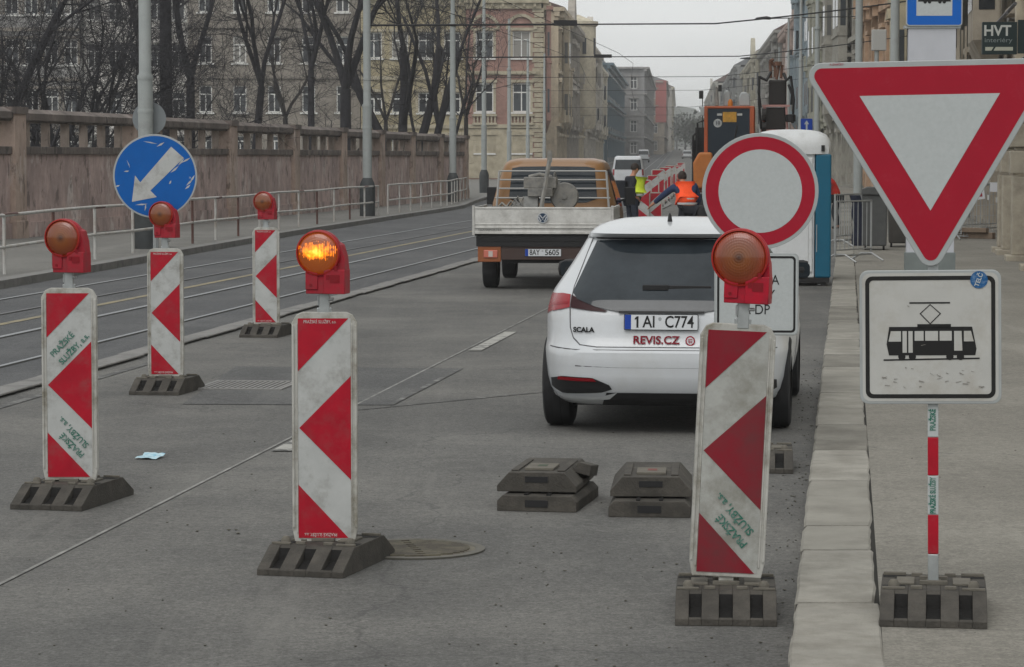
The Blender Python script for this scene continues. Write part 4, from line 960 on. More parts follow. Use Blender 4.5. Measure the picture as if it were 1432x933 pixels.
# ---- wheeled excavator
M_exo = mat('excavator_orange', s3(160, 80, 48), 0.5, 0.15, 4, dirt_or_sheen=(0.15, 0.10, 0.07, 0.5), dscale=5, dthr=0.6)
dE = 66.0; sE = F / dE
def ex(px_): return (px_ - CX) / sE
def ez(py_): return CAMZ + (HZ - py_) / sE
exx = ex(1043)
eg = thing('wheeled_excavator', 'orange excavator with dark cab glass and folded black boom behind the toilet', 'excavator', (exx, dE, 0), -math.atan(.1))
def lx(px_): return ex(px_) - exx
mb = MB()
x0, x1 = lx(984), lx(1054)
zc = ez(151)
for (a, b) in ((x0, x0 + .09), (x1 - .11, x1)):
    mb.box(a, b, 0, .12, 1.25, zc); mb.box(a, b, 1.5, 1.62, 1.25, zc)
mb.box(x0, x1, 0, 1.62, zc - .02, zc + .04); mb.box(x0, x1, 0, .1, 1.2, 1.5); mb.box(x0, x0 + .05, .1, 1.5, 1.2, 1.6); mb.box(x1 - .05, x1, .1, 1.5, 1.2, 1.6)
cb = mb.build('cab', M_exo, eg, bevel=.02)
mb = MB(); mb.box(x0 + .09, x1 - .11, .02, .05, 1.45, zc - .02); mb.box(x0 + .02, x0 + .04, .12, 1.5, 1.6, zc - .03); mb.box(x1 - .04, x1 - .02, .12, 1.5, 1.6, zc - .03); mb.box(x0 + .16, x1 - .13, 1.55, 1.58, 1.6, zc - .03)
mb.build('cab_window', mat('cab_glass', (0.010, 0.018, 0.028), 0.15, coat=0.0), cb)
mb = MB(); mb.box(lx(1010), lx(1029), .0, .018, ez(171), ez(157)); ypl = mb.build('number_plate', mat('yellow_plate', s3(190, 140, 50), 0.5, dirt_or_sheen=(0.2, 0.13, 0.03, 0.8), dscale=9, dthr=0.5), cb)
mb = MB(); cxx, czz = lx(1003), ez(172.5); mb.sheet(circ(.10, 20, cxx, czz), .012, 0); mb.sheet(circ(.075, 20, cxx, czz), .010, 1); so = mb.build('speed_sticker', [M_whS, mat('sticker_grey', (0.3, 0.32, 0.33), 0.5)], cb)
text('lettering', '10', .11, M_black, so, (cxx, .008, czz), bold=.003)
mb = MB(); mb.box(lx(1002), lx(1009), .0, .015, ez(162), ez(159)); mb.box(lx(1030), lx(1037), .0, .015, ez(162), ez(159)); mb.build('sticker', M_whS, cb)
for (a, b, y0_, h_, mm) in ((998, 1004, 0.2, 121, M_mach), (1010, 1021, .5, 126, M_rim), (1032, 1048, .3, 129, M_rim)):
    mb = MB(); w2 = lx(b) - lx(a); hh = ez(h_) - zc
    mb.prism([(lx(a), zc + .04), (lx(b), zc + .04), (lx(b) - .02, zc + hh * .8), (lx(b) - w2 * .35, zc + hh), (lx(a) + w2 * .2, zc + hh), (lx(a), zc + hh * .7)], y0_, y0_ + .25)
    mb.build('roof_lamp_hood', mm, cb, bevel=.03)
mb = MB(); mb.box(lx(1003), lx(1008), .25, .35, ez(128), ez(119)); mb.build('roof_lamp', M_blk, cb)
mb = MB(); mb.lathe([(.06, 0), (.06, .1), (.03, .16), (.001, .17)], 12, 0, Matrix.Translation((lx(1020), .3, zc + .04))); mb.build('beacon_lamp', mat('amber_beacon', s3(180, 110, 40), 0.3), cb, smooth=True)
mb = MB(); mb.tube([(lx(981), .4, 1.8), (lx(981), .4, ez(136))], .012, 6); mb.box(lx(976), lx(982), .35, .45, ez(138), ez(127)); mb.build('mirror', M_blk, eg)
mb = MB(); mb.box(lx(966), lx(984), .6, .75, 1.2, ez(196)); mb.box(lx(970), lx(984), .9, 1.0, 1.2, ez(178)); mb.tube([(lx(968), .5, 1.2), (lx(968), .5, ez(190)), (lx(976), .5, ez(182))], .03, 6); mb.tube([(lx(974), .4, 1.2), (lx(974), .4, ez(172)), (lx(984), .4, ez(168))], .025, 6)
for q in range(4): mb.box(lx(966), lx(976), .5, .58, 1.3 + q * .3, 1.34 + q * .3)
mb.build('access_ladder', M_blk, eg)
mb = MB(); mb.box(lx(1000), lx(1018), .5, .9, 1.4, 2.25); mb.box(lx(1003), lx(1015), .5, .75, 2.25, 2.5); mb.build('seat', mat('seat_grey', (0.05, 0.055, 0.06), 0.7), cb, bevel=.05)
mb = MB(); mb.box(x0 + .09, x1 - .11, -.012, .02, 1.62, 1.66); mb.tube([(lx(1020), -.01, 1.66), (lx(1030), -.01, ez(175))], .014, 5); mb.build('rear_wiper', M_blk, cb)
mb = MB(); mb.box(lx(978), lx(986), .3, .5, ez(162), ez(149)); mb.build('exhaust_box', M_rim, eg, bevel=.02)
mb = MB(); mb.prism([(-1.22, 1.15), (1.2, 1.15), (1.22, 1.4), (1.15, 1.95), (.95, 2.05), (lx(1055) + .05, 2.05), (lx(1055) + .05, 1.35), (x0 + .3, 1.35), (x0 + .2, 2.0), (-1.1, 2.0), (-1.24, 1.75)], -.55, -.02); mb.build('counterweight', mat('excavator_yellow', s3(170, 104, 50), 0.5, 0.12, 4), eg, bevel=.05)
mb = MB(); mb.box(-1.15, 1.15, 0, 2.2, 1.05, 1.2); mb.box(lx(1056), 1.15, 0, 1.6, 1.2, 1.95); mb.build('upper_deck', M_exo, eg, bevel=.03)
mb = MB(); mb.box(-.9, .9, -.4, 2.6, .5, 1.05); mb.box(-1.2, 1.2, -.9, -.5, .35, .75); mb.box(-1.2, 1.2, 2.7, 3.0, .3, .8); mb.build('undercarriage', M_blk, eg, bevel=.03)
for y in (-.1, 2.3):
    for s_ in (-1, 1): wheel(eg, s_ * 1.0, y, .5, .4, s_)
mb = MB(); M_boom = mat('boom_black', (0.02, 0.018, 0.017), 0.5, 0.2, 8)
mb.box(lx(1073), lx(1098), 1.0, 1.5, ez(146), ez(111)); mb.box(lx(1068), lx(1097), .9, 1.6, ez(181), ez(150)); mb.box(lx(1066), lx(1100), 1.0, 1.5, 1.2, ez(183)); mb.build('boom', M_boom, eg, bevel=.03)
mb = MB(); mb.box(lx(1064), lx(1103), .85, .95, ez(149), ez(146)); mb.box(lx(1062), lx(1100), .8, .9, ez(184), ez(181)); mb.tube([(lx(1064), .88, ez(184)), (lx(1068), .9, ez(148))], .04, 6); mb.tube([(lx(1100), .88, ez(184)), (lx(1098), .9, ez(148))], .03, 6); mb.build('boom_bracket', mat('primer_pink', s3(170, 130, 125), 0.5), eg)
mb = MB()
for a in ((1060, 106, 1063, 180), (1104, 106, 1107, 172), (1062, 150, 1060, 108), (1101, 118, 1105, 146)):
    p0 = (lx(a[0]), .8, ez(a[1])); p1 = (lx(a[2]), .8, ez(a[3])); mid = ((p0[0] + p1[0]) / 2 + (.05 if a[0] > 1080 else -.03), .75, (p0[2] + p1[2]) / 2); mb.tube([p0, mid, p1], .035, 6)
mb.tube([(lx(1060), .8, ez(107)), (lx(1070), .8, ez(112)), (lx(1076), .9, ez(100))], .04, 6); mb.tube([(lx(1104), .8, ez(106)), (lx(1098), .8, ez(112)), (lx(1094), .9, ez(102))], .04, 6)
mb.lathe([(.001, -.1), (.12, -.08), (.12, .08), (.001, .1)], 12, 0, Matrix.Translation((lx(1104), .8, ez(165))), close=False)
mb.build('hydraulic_hose', M_blk, eg)
mb = MB()
for a in ((1076, 108, 1075, 84), (1075, 84, 1082, 92), (1084, 110, 1088, 86), (1090, 108, 1092, 90), (1075, 84, 1079, 82)):
    mb.tube([(lx(a[0]), 1.1, ez(a[1])), (lx(a[2]), 1.15, ez(a[3]))], .04, 6)
mb.box(lx(1080), lx(1084), 1.1, 1.2, ez(107), ez(92)); mb.lathe([(.001, -.05), (.09, -.05), (.09, .05), (.001, .05)], 10, 0, Matrix.Translation((lx(1086), 1.1, ez(88))), close=False)
mb.build('boom_linkage', mat('linkage_rust', s3(100, 72, 58), 0.6, 0.2, 9), eg)
mb = MB()
for (z_, r_) in ((ez(178), .14), (ez(160), .15)):
    mb.tube([(lx(1064), .88, z_), (lx(1070), .88, z_)], r_, 14)
mb.build('boom_pin', M_boom, eg)

# ---- portable toilet
gT = G(1107, 400)
tl = thing('portable_toilet', 'white portable toilet cabin with domed roof and teal corner panels', 'portable toilet', (gT.x, gT.y, 0), -math.atan(.06))
M_tw = mat('toilet_white', (0.62, 0.64, 0.65), 0.4, 0.04, 5, dirt_or_sheen=(0.4, 0.4, 0.38, 0.5), dscale=4, dthr=0.6); M_teal = mat('toilet_teal', s3(22, 92, 118), 0.45, 0.05, 5)
mb = MB(); mb.box(-.55, .55, 0, 1.12, .05, .12); mb.box(-.5, -.38, 0.02, 1.1, 0, .05); mb.box(.38, .5, .02, 1.1, 0, .05); mb.build('skid_base', M_blk, tl)
mb = MB(); mb.box(-.52, .33, .03, 1.09, .12, 1.95); mb.build('cabin', M_tw, tl, bevel=.02)
for (a, b) in ((-.57, -.34), (.34, .57)):
    mb = MB(); mb.box(a, b, -.0, .2, .12, 1.93); mb.box(a, b, .92, 1.12, .12, 1.93); mb.box(a + .03, b - .03 if a > 0 else b, .2, .92, .12, 1.93); mb.build('corner_panel', M_teal, tl, bevel=.025)
mb = MB(); mb.box(-.30, .30, .0, .03, .2, 1.88); do = mb.build('door', M_tw, tl, bevel=.015)
mb = MB(); mb.box(-.24, .24, -.012, 0, .35, .95); mb.box(-.24, .24, -.012, 0, 1.1, 1.75); mb.build('door_panel', M_tw, do, bevel=.01)
mb = MB(); mb.box(.20, .27, -.04, 0, 1.0, 1.12); mb.build('door_handle', M_blk, do)
lv = []; mb = MB(); NA = 40
for z, sc2, n_ in ((1.93, 1.0, 8), (2.0, 1.01, 8), (2.08, 1.0, 7), (2.16, .96, 6), (2.22, .88, 5), (2.26, .74, 4), (2.285, .52, 3.2), (2.295, .25, 2.5)):
    for k in range(NA):
        a = 2 * math.pi * k / NA; cx_, sy_ = math.cos(a), math.sin(a); den = (abs(cx_) ** n_ + abs(sy_) ** n_) ** (1 / n_); mb.v.append(Vector((.575 * sc2 * cx_ / den, .56 + .575 * sc2 * sy_ / den, z)))
for i in range(7):
    for k in range(NA): a = i * NA + k; b = i * NA + (k + 1) % NA; mb.f.append([a, b, b + NA, a + NA]); mb.m.append(0)
mb.f.append([7 * NA + k for k in range(NA)]); mb.m.append(0); mb.f.append(list(range(NA - 1, -1, -1))); mb.m.append(0)
mb.build('roof', M_tw, tl, smooth=True)
mb = MB(); mb.box(.42, .47, -.03, 0, 1.97, 2.06); mb.build('roof_vent', M_blk, tl)
mb = MB(); mb.box(.38, .42, -.012, .0, .02, .025); mb.tube([(.36, -.01, .5), (.36, -.01, .9)], .008, 5); mb.build('hinge', M_alu, tl)

# ------------------------------------------------------------------ people
def skin(name, verts, edges, radii, m, parent, sub=2, loc=(0, 0, 0)):
    me = bpy.data.meshes.new(name); me.from_pydata(verts, edges, []); me.materials.append(m)
    o = bpy.data.objects.new(name, me); C.objects.link(o); o.parent = parent; o.location = loc
    md = o.modifiers.new('skin', 'SKIN'); md.use_smooth_shade = True
    if not me.skin_vertices: me.skin_vertices.new()
    sv = me.skin_vertices[0].data
    for i, r_ in enumerate(radii): sv[i].radius = r_ if isinstance(r_, tuple) else (r_, r_)
    sv[0].use_root = True
    sb = o.modifiers.new('sub', 'SUBSURF'); sb.levels = sub; sb.render_levels = sub
    return o
M_skin = mat('skin', s3(176, 126, 102), 0.55)
def person(label, loc, rz, J, jacket, trousers, vest, hair, vest_mat=None, cap=None, grp='workers on the road works'):
    t = thing('person', label, 'person', loc, rz)
    V = Vector
    # J: dict of joints in metres, local: x right, y away, z up; person faces +y
    hip = V(J['hip']); ch = V(J['chest']); nk = V(J['neck']); hd = V(J['head'])
    verts = [hip, hip.lerp(ch, .5), ch, nk, nk.lerp(hd, .45), hd + V((0, 0, -.02)), hd + V((0, .01, .06))]
    rad = [(.15, .11), (.14, .10), (.16, .11), (.06, .06), (.055, .055), (.075, .09), (.07, .085)]
    edges = [(0, 1), (1, 2), (2, 3), (3, 4), (4, 5), (5, 6)]
    def chain(start, pts, rs):
        prev = start
        for p_, r_ in zip(pts, rs):
            verts.append(V(p_)); rad.append(r_); edges.append((prev, len(verts) - 1)); prev = len(verts) - 1
        return prev
    for s_ in ('l', 'r'):
        chain(0, [J['hip_' + s_], J['knee_' + s_], J['ankle_' + s_], J['toe_' + s_]], [.085, .058, .042, .035])
        wr = chain(2, [J['sh_' + s_], J['elb_' + s_], J['wr_' + s_], V(J['wr_' + s_]) + (V(J['wr_' + s_]) - V(J['elb_' + s_])).normalized() * .07], [.055, .042, .03, .032])
        d_ = (V(J['wr_' + s_]) - V(J['elb_' + s_])).normalized(); side_ = d_.cross(V((0, 0, 1))).normalized() if abs(d_.z) < .95 else V((0, 1, 0))
        base_ = V(J['wr_' + s_]) + d_ * .075
        for k, L in zip((-1.5, -.5, .5, 1.5), (.062, .075, .07, .055)):
            chain(wr, [base_ + side_ * k * .018 + d_ * .03, base_ + side_ * k * .018 + d_ * (.03 + L * .5) + V((0, 0, -.006)), base_ + side_ * k * .018 + d_ * (.03 + L) + V((0, 0, -.02))], [.009, .008, .007])
        chain(wr, [V(J['wr_' + s_]) + d_ * .05 + side_ * .04, V(J['wr_' + s_]) + d_ * .08 + side_ * .055], [.010, .008])
    b = skin('body', [tuple(v) for v in verts], edges, rad, M_skin, t)
    # jacket
    def cl_(name, P_, E_, R_, m, sub=2): return skin(name, [tuple(V(p_)) for p_ in P_], E_, R_, m, t, sub)
    cl_('jacket', [ch, hip.lerp(ch, .5), hip + V((0, 0, -.02)), nk.lerp(ch, .25), J['sh_l'], J['elb_l'], V(J['wr_l']), J['sh_r'], J['elb_r'], V(J['wr_r'])],
        [(0, 1), (1, 2), (0, 3), (0, 4), (4, 5), (5, 6), (0, 7), (7, 8), (8, 9)], [(.19, .135), (.17, .13), (.185, .14), (.09, .08), .085, .065, .05, .085, .065, .05], jacket)
    cl_('trousers', [hip, J['hip_l'], J['knee_l'], V(J['ankle_l']) + V((0, 0, .03)), J['hip_r'], J['knee_r'], V(J['ankle_r']) + V((0, 0, .03))],
        [(0, 1), (1, 2), (2, 3), (0, 4), (4, 5), (5, 6)], [(.165, .125), .105, .078, .066, .105, .078, .066], trousers)
    for s_ in ('l', 'r'): cl_('boot', [V(J['ankle_' + s_]), V(J['toe_' + s_]) + V((0, 0, .015))], [(0, 1)], [.058, .048], M_blk)
    if vest:
        cl_('vest', [ch + V((0, 0, -.02)), hip.lerp(ch, .5), hip + V((0, 0, .02)), ch.lerp(nk, .55)], [(0, 1), (1, 2), (0, 3)], [(.205, .155), (.19, .15), (.20, .155), (.12, .11)], vest)
        st_ = MB()
        for f in (.25, .55):
            c_ = hip.lerp(ch, f); st_.lathe([(1, -.02), (1.02, 0), (1, .02)], 20, 0, Matrix.Translation(c_) @ Matrix.Diagonal((.198, .160, 1, 1)), close=False)
        st_.build('reflective_band', mat('reflective_grey', (0.5, 0.5, 0.5), 0.4), t, smooth=True)
    hr = MB(); hr.lathe([(.088 * math.cos(R(a)), .115 * math.sin(R(a))) for a in (-25, -5, 15, 35, 55, 75, 89)], 20, 0, Matrix.Translation(hd + V((0, -.012, .045))) @ Matrix.Diagonal((1, 1.18, 1, 1)), close=False)
    hr.build('cap' if cap else 'hair', cap or hair, t, smooth=True)
    fc = MB()
    for s_ in (-1, 1): fc.lathe([(.001, -.009), (.009, 0), (.001, .009)], 8, 0, Matrix.Translation(hd + V((s_ * .03, .088, .02))), close=False)
    fc.build('eyes', M_blk, t)
    fn_ = MB(); fn_.add([hd + V((0, .085, .02)), hd + V((-.015, .09, -.025)), hd + V((.015, .09, -.025)), hd + V((0, .118, -.022))], [(0, 1, 3), (0, 3, 2), (1, 2, 3)]); fn_.build('nose', M_skin, t)
    for s_ in (-1, 1):
        e_ = MB(); e_.lathe([(.001, -.03), (.018, -.01), (.02, .01), (.001, .03)], 8, 0, Matrix.Translation(hd + V((s_ * .085, 0, 0))) @ Matrix.Diagonal((.4, 1, 1, 1)), close=False); e_.build('ear', M_skin, t)
    return t
M_hiy = mat('hi_vis_yellow', s3(205, 225, 60), 0.6, 0.1, 12); M_hio = mat('hi_vis_orange', s3(255, 88, 40), 0.6, 0.1, 12)
M_hair = mat('dark_hair', (0.03, 0.022, 0.018), 0.7, 0.3, 40); M_dark = mat('dark_cloth', (0.018, 0.02, 0.026), 0.85, 0.2, 15); M_navy = mat('navy_cloth', (0.02, 0.035, 0.085), 0.8, 0.2, 15); M_jean = mat('dark_jeans', (0.025, 0.03, 0.045), 0.85, 0.2, 15)
JA = dict(hip=(0, 0, .93), chest=(0, .02, 1.27), neck=(0, .04, 1.46), head=(.0, .10, 1.60), hip_l=(-.10, 0, .88), knee_l=(-.11, .03, .49), ankle_l=(-.12, -.02, .09), toe_l=(-.13, .13, .05), hip_r=(.10, 0, .88), knee_r=(.12, .04, .49), ankle_r=(.13, 0, .09), toe_r=(.15, .15, .05),
          sh_l=(-.20, .02, 1.38), elb_l=(-.27, .0, 1.10), wr_l=(-.16, .22, 1.03), sh_r=(.19, -.04, 1.38), elb_r=(.22, -.16, 1.12), wr_r=(.20, .0, .98))
pa = person('person in yellow vest over dark jacket with a black bag, looking down, by the truck', ((883 - CX) / 60, 65, 0), R(-62), JA, M_dark, M_jean, M_hiy, M_hair)
for o in pa.children:
    if o.name.startswith(('vest', 'reflective_band')): o.location = (.085, .08, 0)
mb = MB(); mb.box(-.17, .17, -.14, .14, 0, .44); o = mb.build('shoulder_bag', M_dark, loc=((867 - CX) / 60, 65.0, 1.05 - .14), rot=(0, 0, R(-20)), bevel=.04)
tag(o, 'boxy black bag worn on the back of the person in the yellow vest', 'bag')
mb = MB(); mb.box(-.17, .17, -.145, -.139, .0, .03); mb.build('light_edge', M_whS, o)
JB = dict(hip=(0, 0, .90), chest=(-.02, .16, 1.20), neck=(-.03, .27, 1.37), head=(-.02, .38, 1.46), hip_l=(-.10, 0, .85), knee_l=(-.13, .10, .48), ankle_l=(-.14, .0, .09), toe_l=(-.16, .15, .05), hip_r=(.10, 0, .85), knee_r=(.13, .08, .48), ankle_r=(.15, -.04, .09), toe_r=(.17, .11, .05),
          sh_l=(-.22, .20, 1.31), elb_l=(-.43, .30, 1.13), wr_l=(-.58, .42, .98), sh_r=(.19, .20, 1.31), elb_r=(.27, .20, 1.02), wr_r=(.20, .36, .86))
person('person in orange vest over blue jacket, leaning left with one arm stretched out', ((962 - CX) / 70.9, 55, 0), R(12), JB, M_navy, M_dark, M_hio, M_hair)
JC = dict(JB)
person('person in red jacket and pale helmet crouching behind the barrier near the toilet', ((1171 - CX) / 52.7, 74, -.05), R(80), JC, mat('red_cloth', s3(190, 50, 40), 0.8), M_dark, None, M_hair, cap=mat('helmet_cream', s3(205, 190, 160), 0.4))

# ------------------------------------------------------------------ distant row of striped beacons and barriers
FB = None
fl = [('nearest big striped beacon in the row beside the person in orange', 916, 65), ('striped beacon in the row just right of the person in yellow', 901, 80), ('striped beacon second along the receding row', 913, 97), ('striped beacon halfway along the receding row', 926, 112), ('striped beacon past the middle of the receding row', 934, 126), ('small far striped beacon in the receding row', 940, 140), ('second last striped beacon of the receding row', 945, 156), ('last tiny striped beacon of the receding row', 949, 172), ('striped beacon squeezed between second and halfway ones of the row', 920, 104), ('striped beacon between halfway and middle of the row', 930, 119), ('striped beacon between the small far ones of the row', 937, 133), ('tiny striped beacon beside the far rails', 952, 190)]
for i, (lb, px_, d) in enumerate(fl):
    loc = ((px_ - CX) * d / F, d, gz(d))
    if i == 0:
        FB = thing('traffic_beacon', lb, 'traffic beacon', loc, R(-5), 'striped beacons lining the road works')
        base_plate(FB, knobs=False); panel(FB, .12, 1.0 if i else .95, .31, words=(False, False), tiny=False, detail=False)
    else:
        c_ = copy_tree(FB); c_.location = loc; c_['label'] = lb; c_.rotation_euler = (0, 0, R(-3))
        for ch in c_.children:
            if ch.name.startswith('panel'): ch.scale = (1.3 + .05 * i, 1, 1.15 + .03 * i)
M_gal = mat('barrier_steel', (0.34, 0.35, 0.35), 0.5, 0.1, 9, metal=0.4)
def barrier(label, p0, p1, H=1.05, nb=14, m=M_gal, feet=True):
    p0, p1 = Vector(p0), Vector(p1); L = (p1 - p0).length; rz = math.atan2(p1.y - p0.y, p1.x - p0.x)
    t = thing('crowd_barrier', label, 'barrier', p0, rz, 'steel barriers around the works')
    mb = MB(); mb.tube([(0, 0, .12), (0, 0, H), (L, 0, H), (L, 0, .12), (0, 0, .12)], .019, 6); mb.tube([(0, 0, .22), (L, 0, .22)], .015, 6); mb.build('frame', m, t)
    mb = MB()
    for k in range(1, nb): mb.tube([(L * k / nb, 0, .22), (L * k / nb, 0, H)], .008, 5)
    mb.build('bars', m, t)
    if feet:
        for x in (L * .12, L * .88):
            mb = MB(); mb.tube([(x, -.32, .015), (x, -.1, .14), (x, .1, .14), (x, .32, .015)], .018, 6); mb.build('foot', m, t)
    return t
gA = G(1168, 368, .08); barrier('steel barrier with splayed feet just right of the toilet', (gA.x, gA.y, .08), (gA.x + .75, gA.y + 1.1, .08), nb=8)
gA = G(1202, 346, .08); barrier('steel barrier behind the dark cloth, running away from the toilet', (gA.x - .5, gA.y, .08), (gA.x + .3, gA.y + 2.0, .08), nb=12)
gA = G(1330, 330, .08); gB = G(1398, 319, .08)
b1 = barrier('long steel barrier with two paper notices by the stone pillars', (gA.x - .6, gA.y - 0.5, .08), (gB.x, gB.y - 3.0, .08), H=1.15, nb=22)
gC = G(1262, 338, .08); barrier('steel barrier behind the stop column, left of the one with notices', (gC.x, gC.y + 1, .08), (gC.x + 1.5, gC.y + 1.5, .08), nb=14)
mb = MB(); mb.box(0, 1.0, 0, .2, 0, .28); mb.box(.1, .9, -.1, 0, .28, .36)
mb = MB(); mb.box(-.1, 1.9, -.05, .1, 0, .14); mb.box(.0, 1.8, -.15, -.02, .14, .24); o = mb.build('timber_beam', mat('old_timber', (0.2, 0.15, 0.11), 0.85, 0.2, 5), loc=(gA.x - .9, gA.y - 1.2, .08), rot=(0, 0, R(-40)), bevel=.01); tag(o, 'pale timber beams lying at the foot of the steel barrier with notices', 'timber')
dN = 62
for (px_, py_, w_, h_, lb, red) in ((1370, 269, 13, 20, 'small paper notice with red print, tied to the steel barrier', True), (1393, 262, 17, 13, 'blank white paper sheet tied to the barrier beside the stone pillar', False)):
    c_ = P(px_, py_, dN); s_ = F / dN
    mb = MB(); mb.prism([(-w_ / 2 / s_, -h_ / 2 / s_), (w_ / 2 / s_, -h_ / 2 / s_), (w_ / 2 / s_, h_ / 2 / s_), (-w_ / 2 / s_, h_ / 2 / s_)], 0, .004)
    o = mb.build('paper_notice', mat('paper_white', (0.62, 0.63, 0.66), 0.7), loc=c_, rot=(0, R(-8 if red else 3), 0)); tag(o, lb, 'notice')
    if red:
        mb = MB(); mb.sheet([(-.055, -.1), (.05, -.1), (.05, .08), (-.055, .08)], -.002); mb.build('red_print', M_crim, o)
# barrier top rail height is just under the notices: a mesh panel carries them
mb = MB(); c0 = P(1352, 275, dN + .05); 
t = thing('mesh_fence_panel', 'tall wire mesh fence panel carrying the two notices beside the stone pillar', 'fence', (P(1340, 275, dN).x, dN + .08, .08))
Wm = 1.15; mb = MB(); mb.tube([(0, 0, .05), (0, 0, 1.15), (Wm, 0, 1.28), (Wm, 0, .05), (0, 0, .05)], .018, 6); mb.build('frame', M_gal, t)
mb = MB()
for k in range(1, 16): mb.tube([(Wm * k / 16, 0, .05), (Wm * k / 16, 0, 1.15 + .13 * k / 16)], .006, 4)
for k in range(1, 5): mb.tube([(0, 0, .05 + .22 * k), (Wm, 0, .05 + .24 * k)], .005, 4)
mb.build('mesh_wires', M_gal, t)
# dark bins/cabinets behind barrier
def cabinet(label, pxa, pxb, py_base, py_top, col, lid=True):
    g0 = G((pxa + pxb) / 2, py_base, .08); s_ = F / g0.y; w_ = (pxb - pxa) / s_; h_ = (py_base - py_top) / s_
    t = thing('waste_container', label, 'container', (g0.x, g0.y, .08), -math.atan(.12), 'grey containers on the pavement')
    mb = MB(); mb.prism([(-w_ * .46, .08), (w_ * .46, .08), (w_ / 2, h_ * .88), (-w_ / 2, h_ * .88)], 0, .75); mb.build('bin_body', col, t, bevel=.03)
    mb = MB(); mb.prism([(-w_ * .53, h_ * .88), (w_ * .53, h_ * .88), (w_ * .50, h_ * .97), (w_ * .3, h_), (-w_ * .3, h_), (-w_ * .50, h_ * .97)], -.04, .80); mb.build('lid', col, t, bevel=.015)
    for sx in (-1, 1): mb = MB(); mb.tube([(sx * w_ * .35 - .02, .1, .07), (sx * w_ * .35 + .02, .1, .07)], .07, 12); mb.build('wheel', M_blk, t)
    return t
cabinet('tall dark grey container right of the dark cloth', 1205, 1241, 350, 262, mat('bin_grey', (0.075, 0.078, 0.078), 0.6, 0.15, 6))
cabinet('low brown grey container behind the give way sign', 1242, 1272, 346, 285, mat('bin_brown', (0.06, 0.055, 0.05), 0.6, 0.15, 6))
g0 = G(1196, 343, .08)
mb = MB(); rr = random.Random(8); s_ = F / g0.y
prof = []
vs = []; n1, n2 = 10, 12
for j in range(n2 + 1):
    for i in range(n1):
        a = 2 * math.pi * i / n1; zz = j / n2 * (70 / s_); sh_ = .10 + .02 * math.sin(j * 1.3 + i) + (.03 if j < n2 * .8 else 0); vs.append((math.cos(a) * sh_ + .05 * math.sin(j * .35), math.sin(a) * sh_ * .6, zz))
mb.add(vs, [(j * n1 + i, j * n1 + (i + 1) % n1, (j + 1) * n1 + (i + 1) % n1, (j + 1) * n1 + i) for j in range(n2) for i in range(n1)] + [tuple(range(n2 * n1, (n2 + 1) * n1))])
o = mb.build('cloth_roll', mat('navy_tarp', (0.012, 0.016, 0.035), 0.7, 0.2, 9), loc=(g0.x, g0.y - .3, .08), smooth=True); tag(o, 'dark navy cloth hanging over the barrier between toilet and grey container', 'cloth')

# ------------------------------------------------------------------ tram stop column
gS = G(1300, 545, .08); dS = 26.0; sS = F / dS
def sx_(px_): return (px_ - 1300) / sS
ts = thing('tram_stop_column', 'tall grey tram stop column topped by a blue square sign, behind the give way sign', 'stop column', ((1300 - CX) / sS, dS, .08), R(-3))
def zS(py_): return CAMZ - .08 + (HZ - py_) / sS
mb = MB(); mb.box(sx_(1268), sx_(1334), 0, .10, .85, zS(39)); mb.build('info_case', mat('stop_grey', (0.42, 0.43, 0.46), 0.5, 0.05, 6), ts, bevel=.008)
mb = MB(); mb.box(sx_(1266), sx_(1336), -.012, .112, .45, .92); mb.build('lower_case', mat('stop_green_grey', (0.15, 0.17, 0.165), 0.6, 0.1, 6), ts, bevel=.008)
mb = MB()
for a in (1272, 1330): mb.tube([(sx_(a), .05, 0), (sx_(a), .05, 3.3)], .022, 8)
mb.build('post', M_alu, ts)
mb = MB(); mb.box(sx_(1262), sx_(1340), -.01, .11, zS(41), zS(37)); mb.build('cap_rail', M_alu, ts)
hS = .52
mb = MB(); mb.prism(rrect(hS, hS, .03, cz=0), 0, .02); bo = mb.build('stop_sign', M_rim, ts, loc=(0.02, -.03, zS(38) + hS / 2), bevel=.002)
mb = MB(); mb.sheet(rrect(hS - .022, hS - .022, .024), -.0015, 0); mb.sheet([(-.165, -.165), (.165, -.165), (.165, .20), (-.165, .20)], -.003, 1)
mb.sheet([(-.15, -.035), (.15, -.035), (.15, .07), (.14, .085), (-.14, .085), (-.15, .07)], -.0045, 2)
for cx_ in (-.085, -.045, .05, .09): mb.sheet(circ(.016, 14, cx_, -.037), -.005, 2)
for cx_ in (-.11, -.055, 0, .055, .11): mb.sheet([(cx_ - .02, .02), (cx_ + .02, .02), (cx_ + .02, .06), (cx_ - .02, .06)], -.006, 1)
mb.sheet([(-.003, .085), (.003, .085), (.003, .12), (-.003, .12)], -.0045, 2); mb.sheet([(-.05, .12), (.05, .12), (.05, .126), (-.05, .126)], -.0045, 2)
mb.build('pictogram', [M_blueC, M_whS2, M_black], bo)
mb = MB(); mb.box(sx_(1280), sx_(1322), -.004, 0, zS(330), 2.5) if False else None

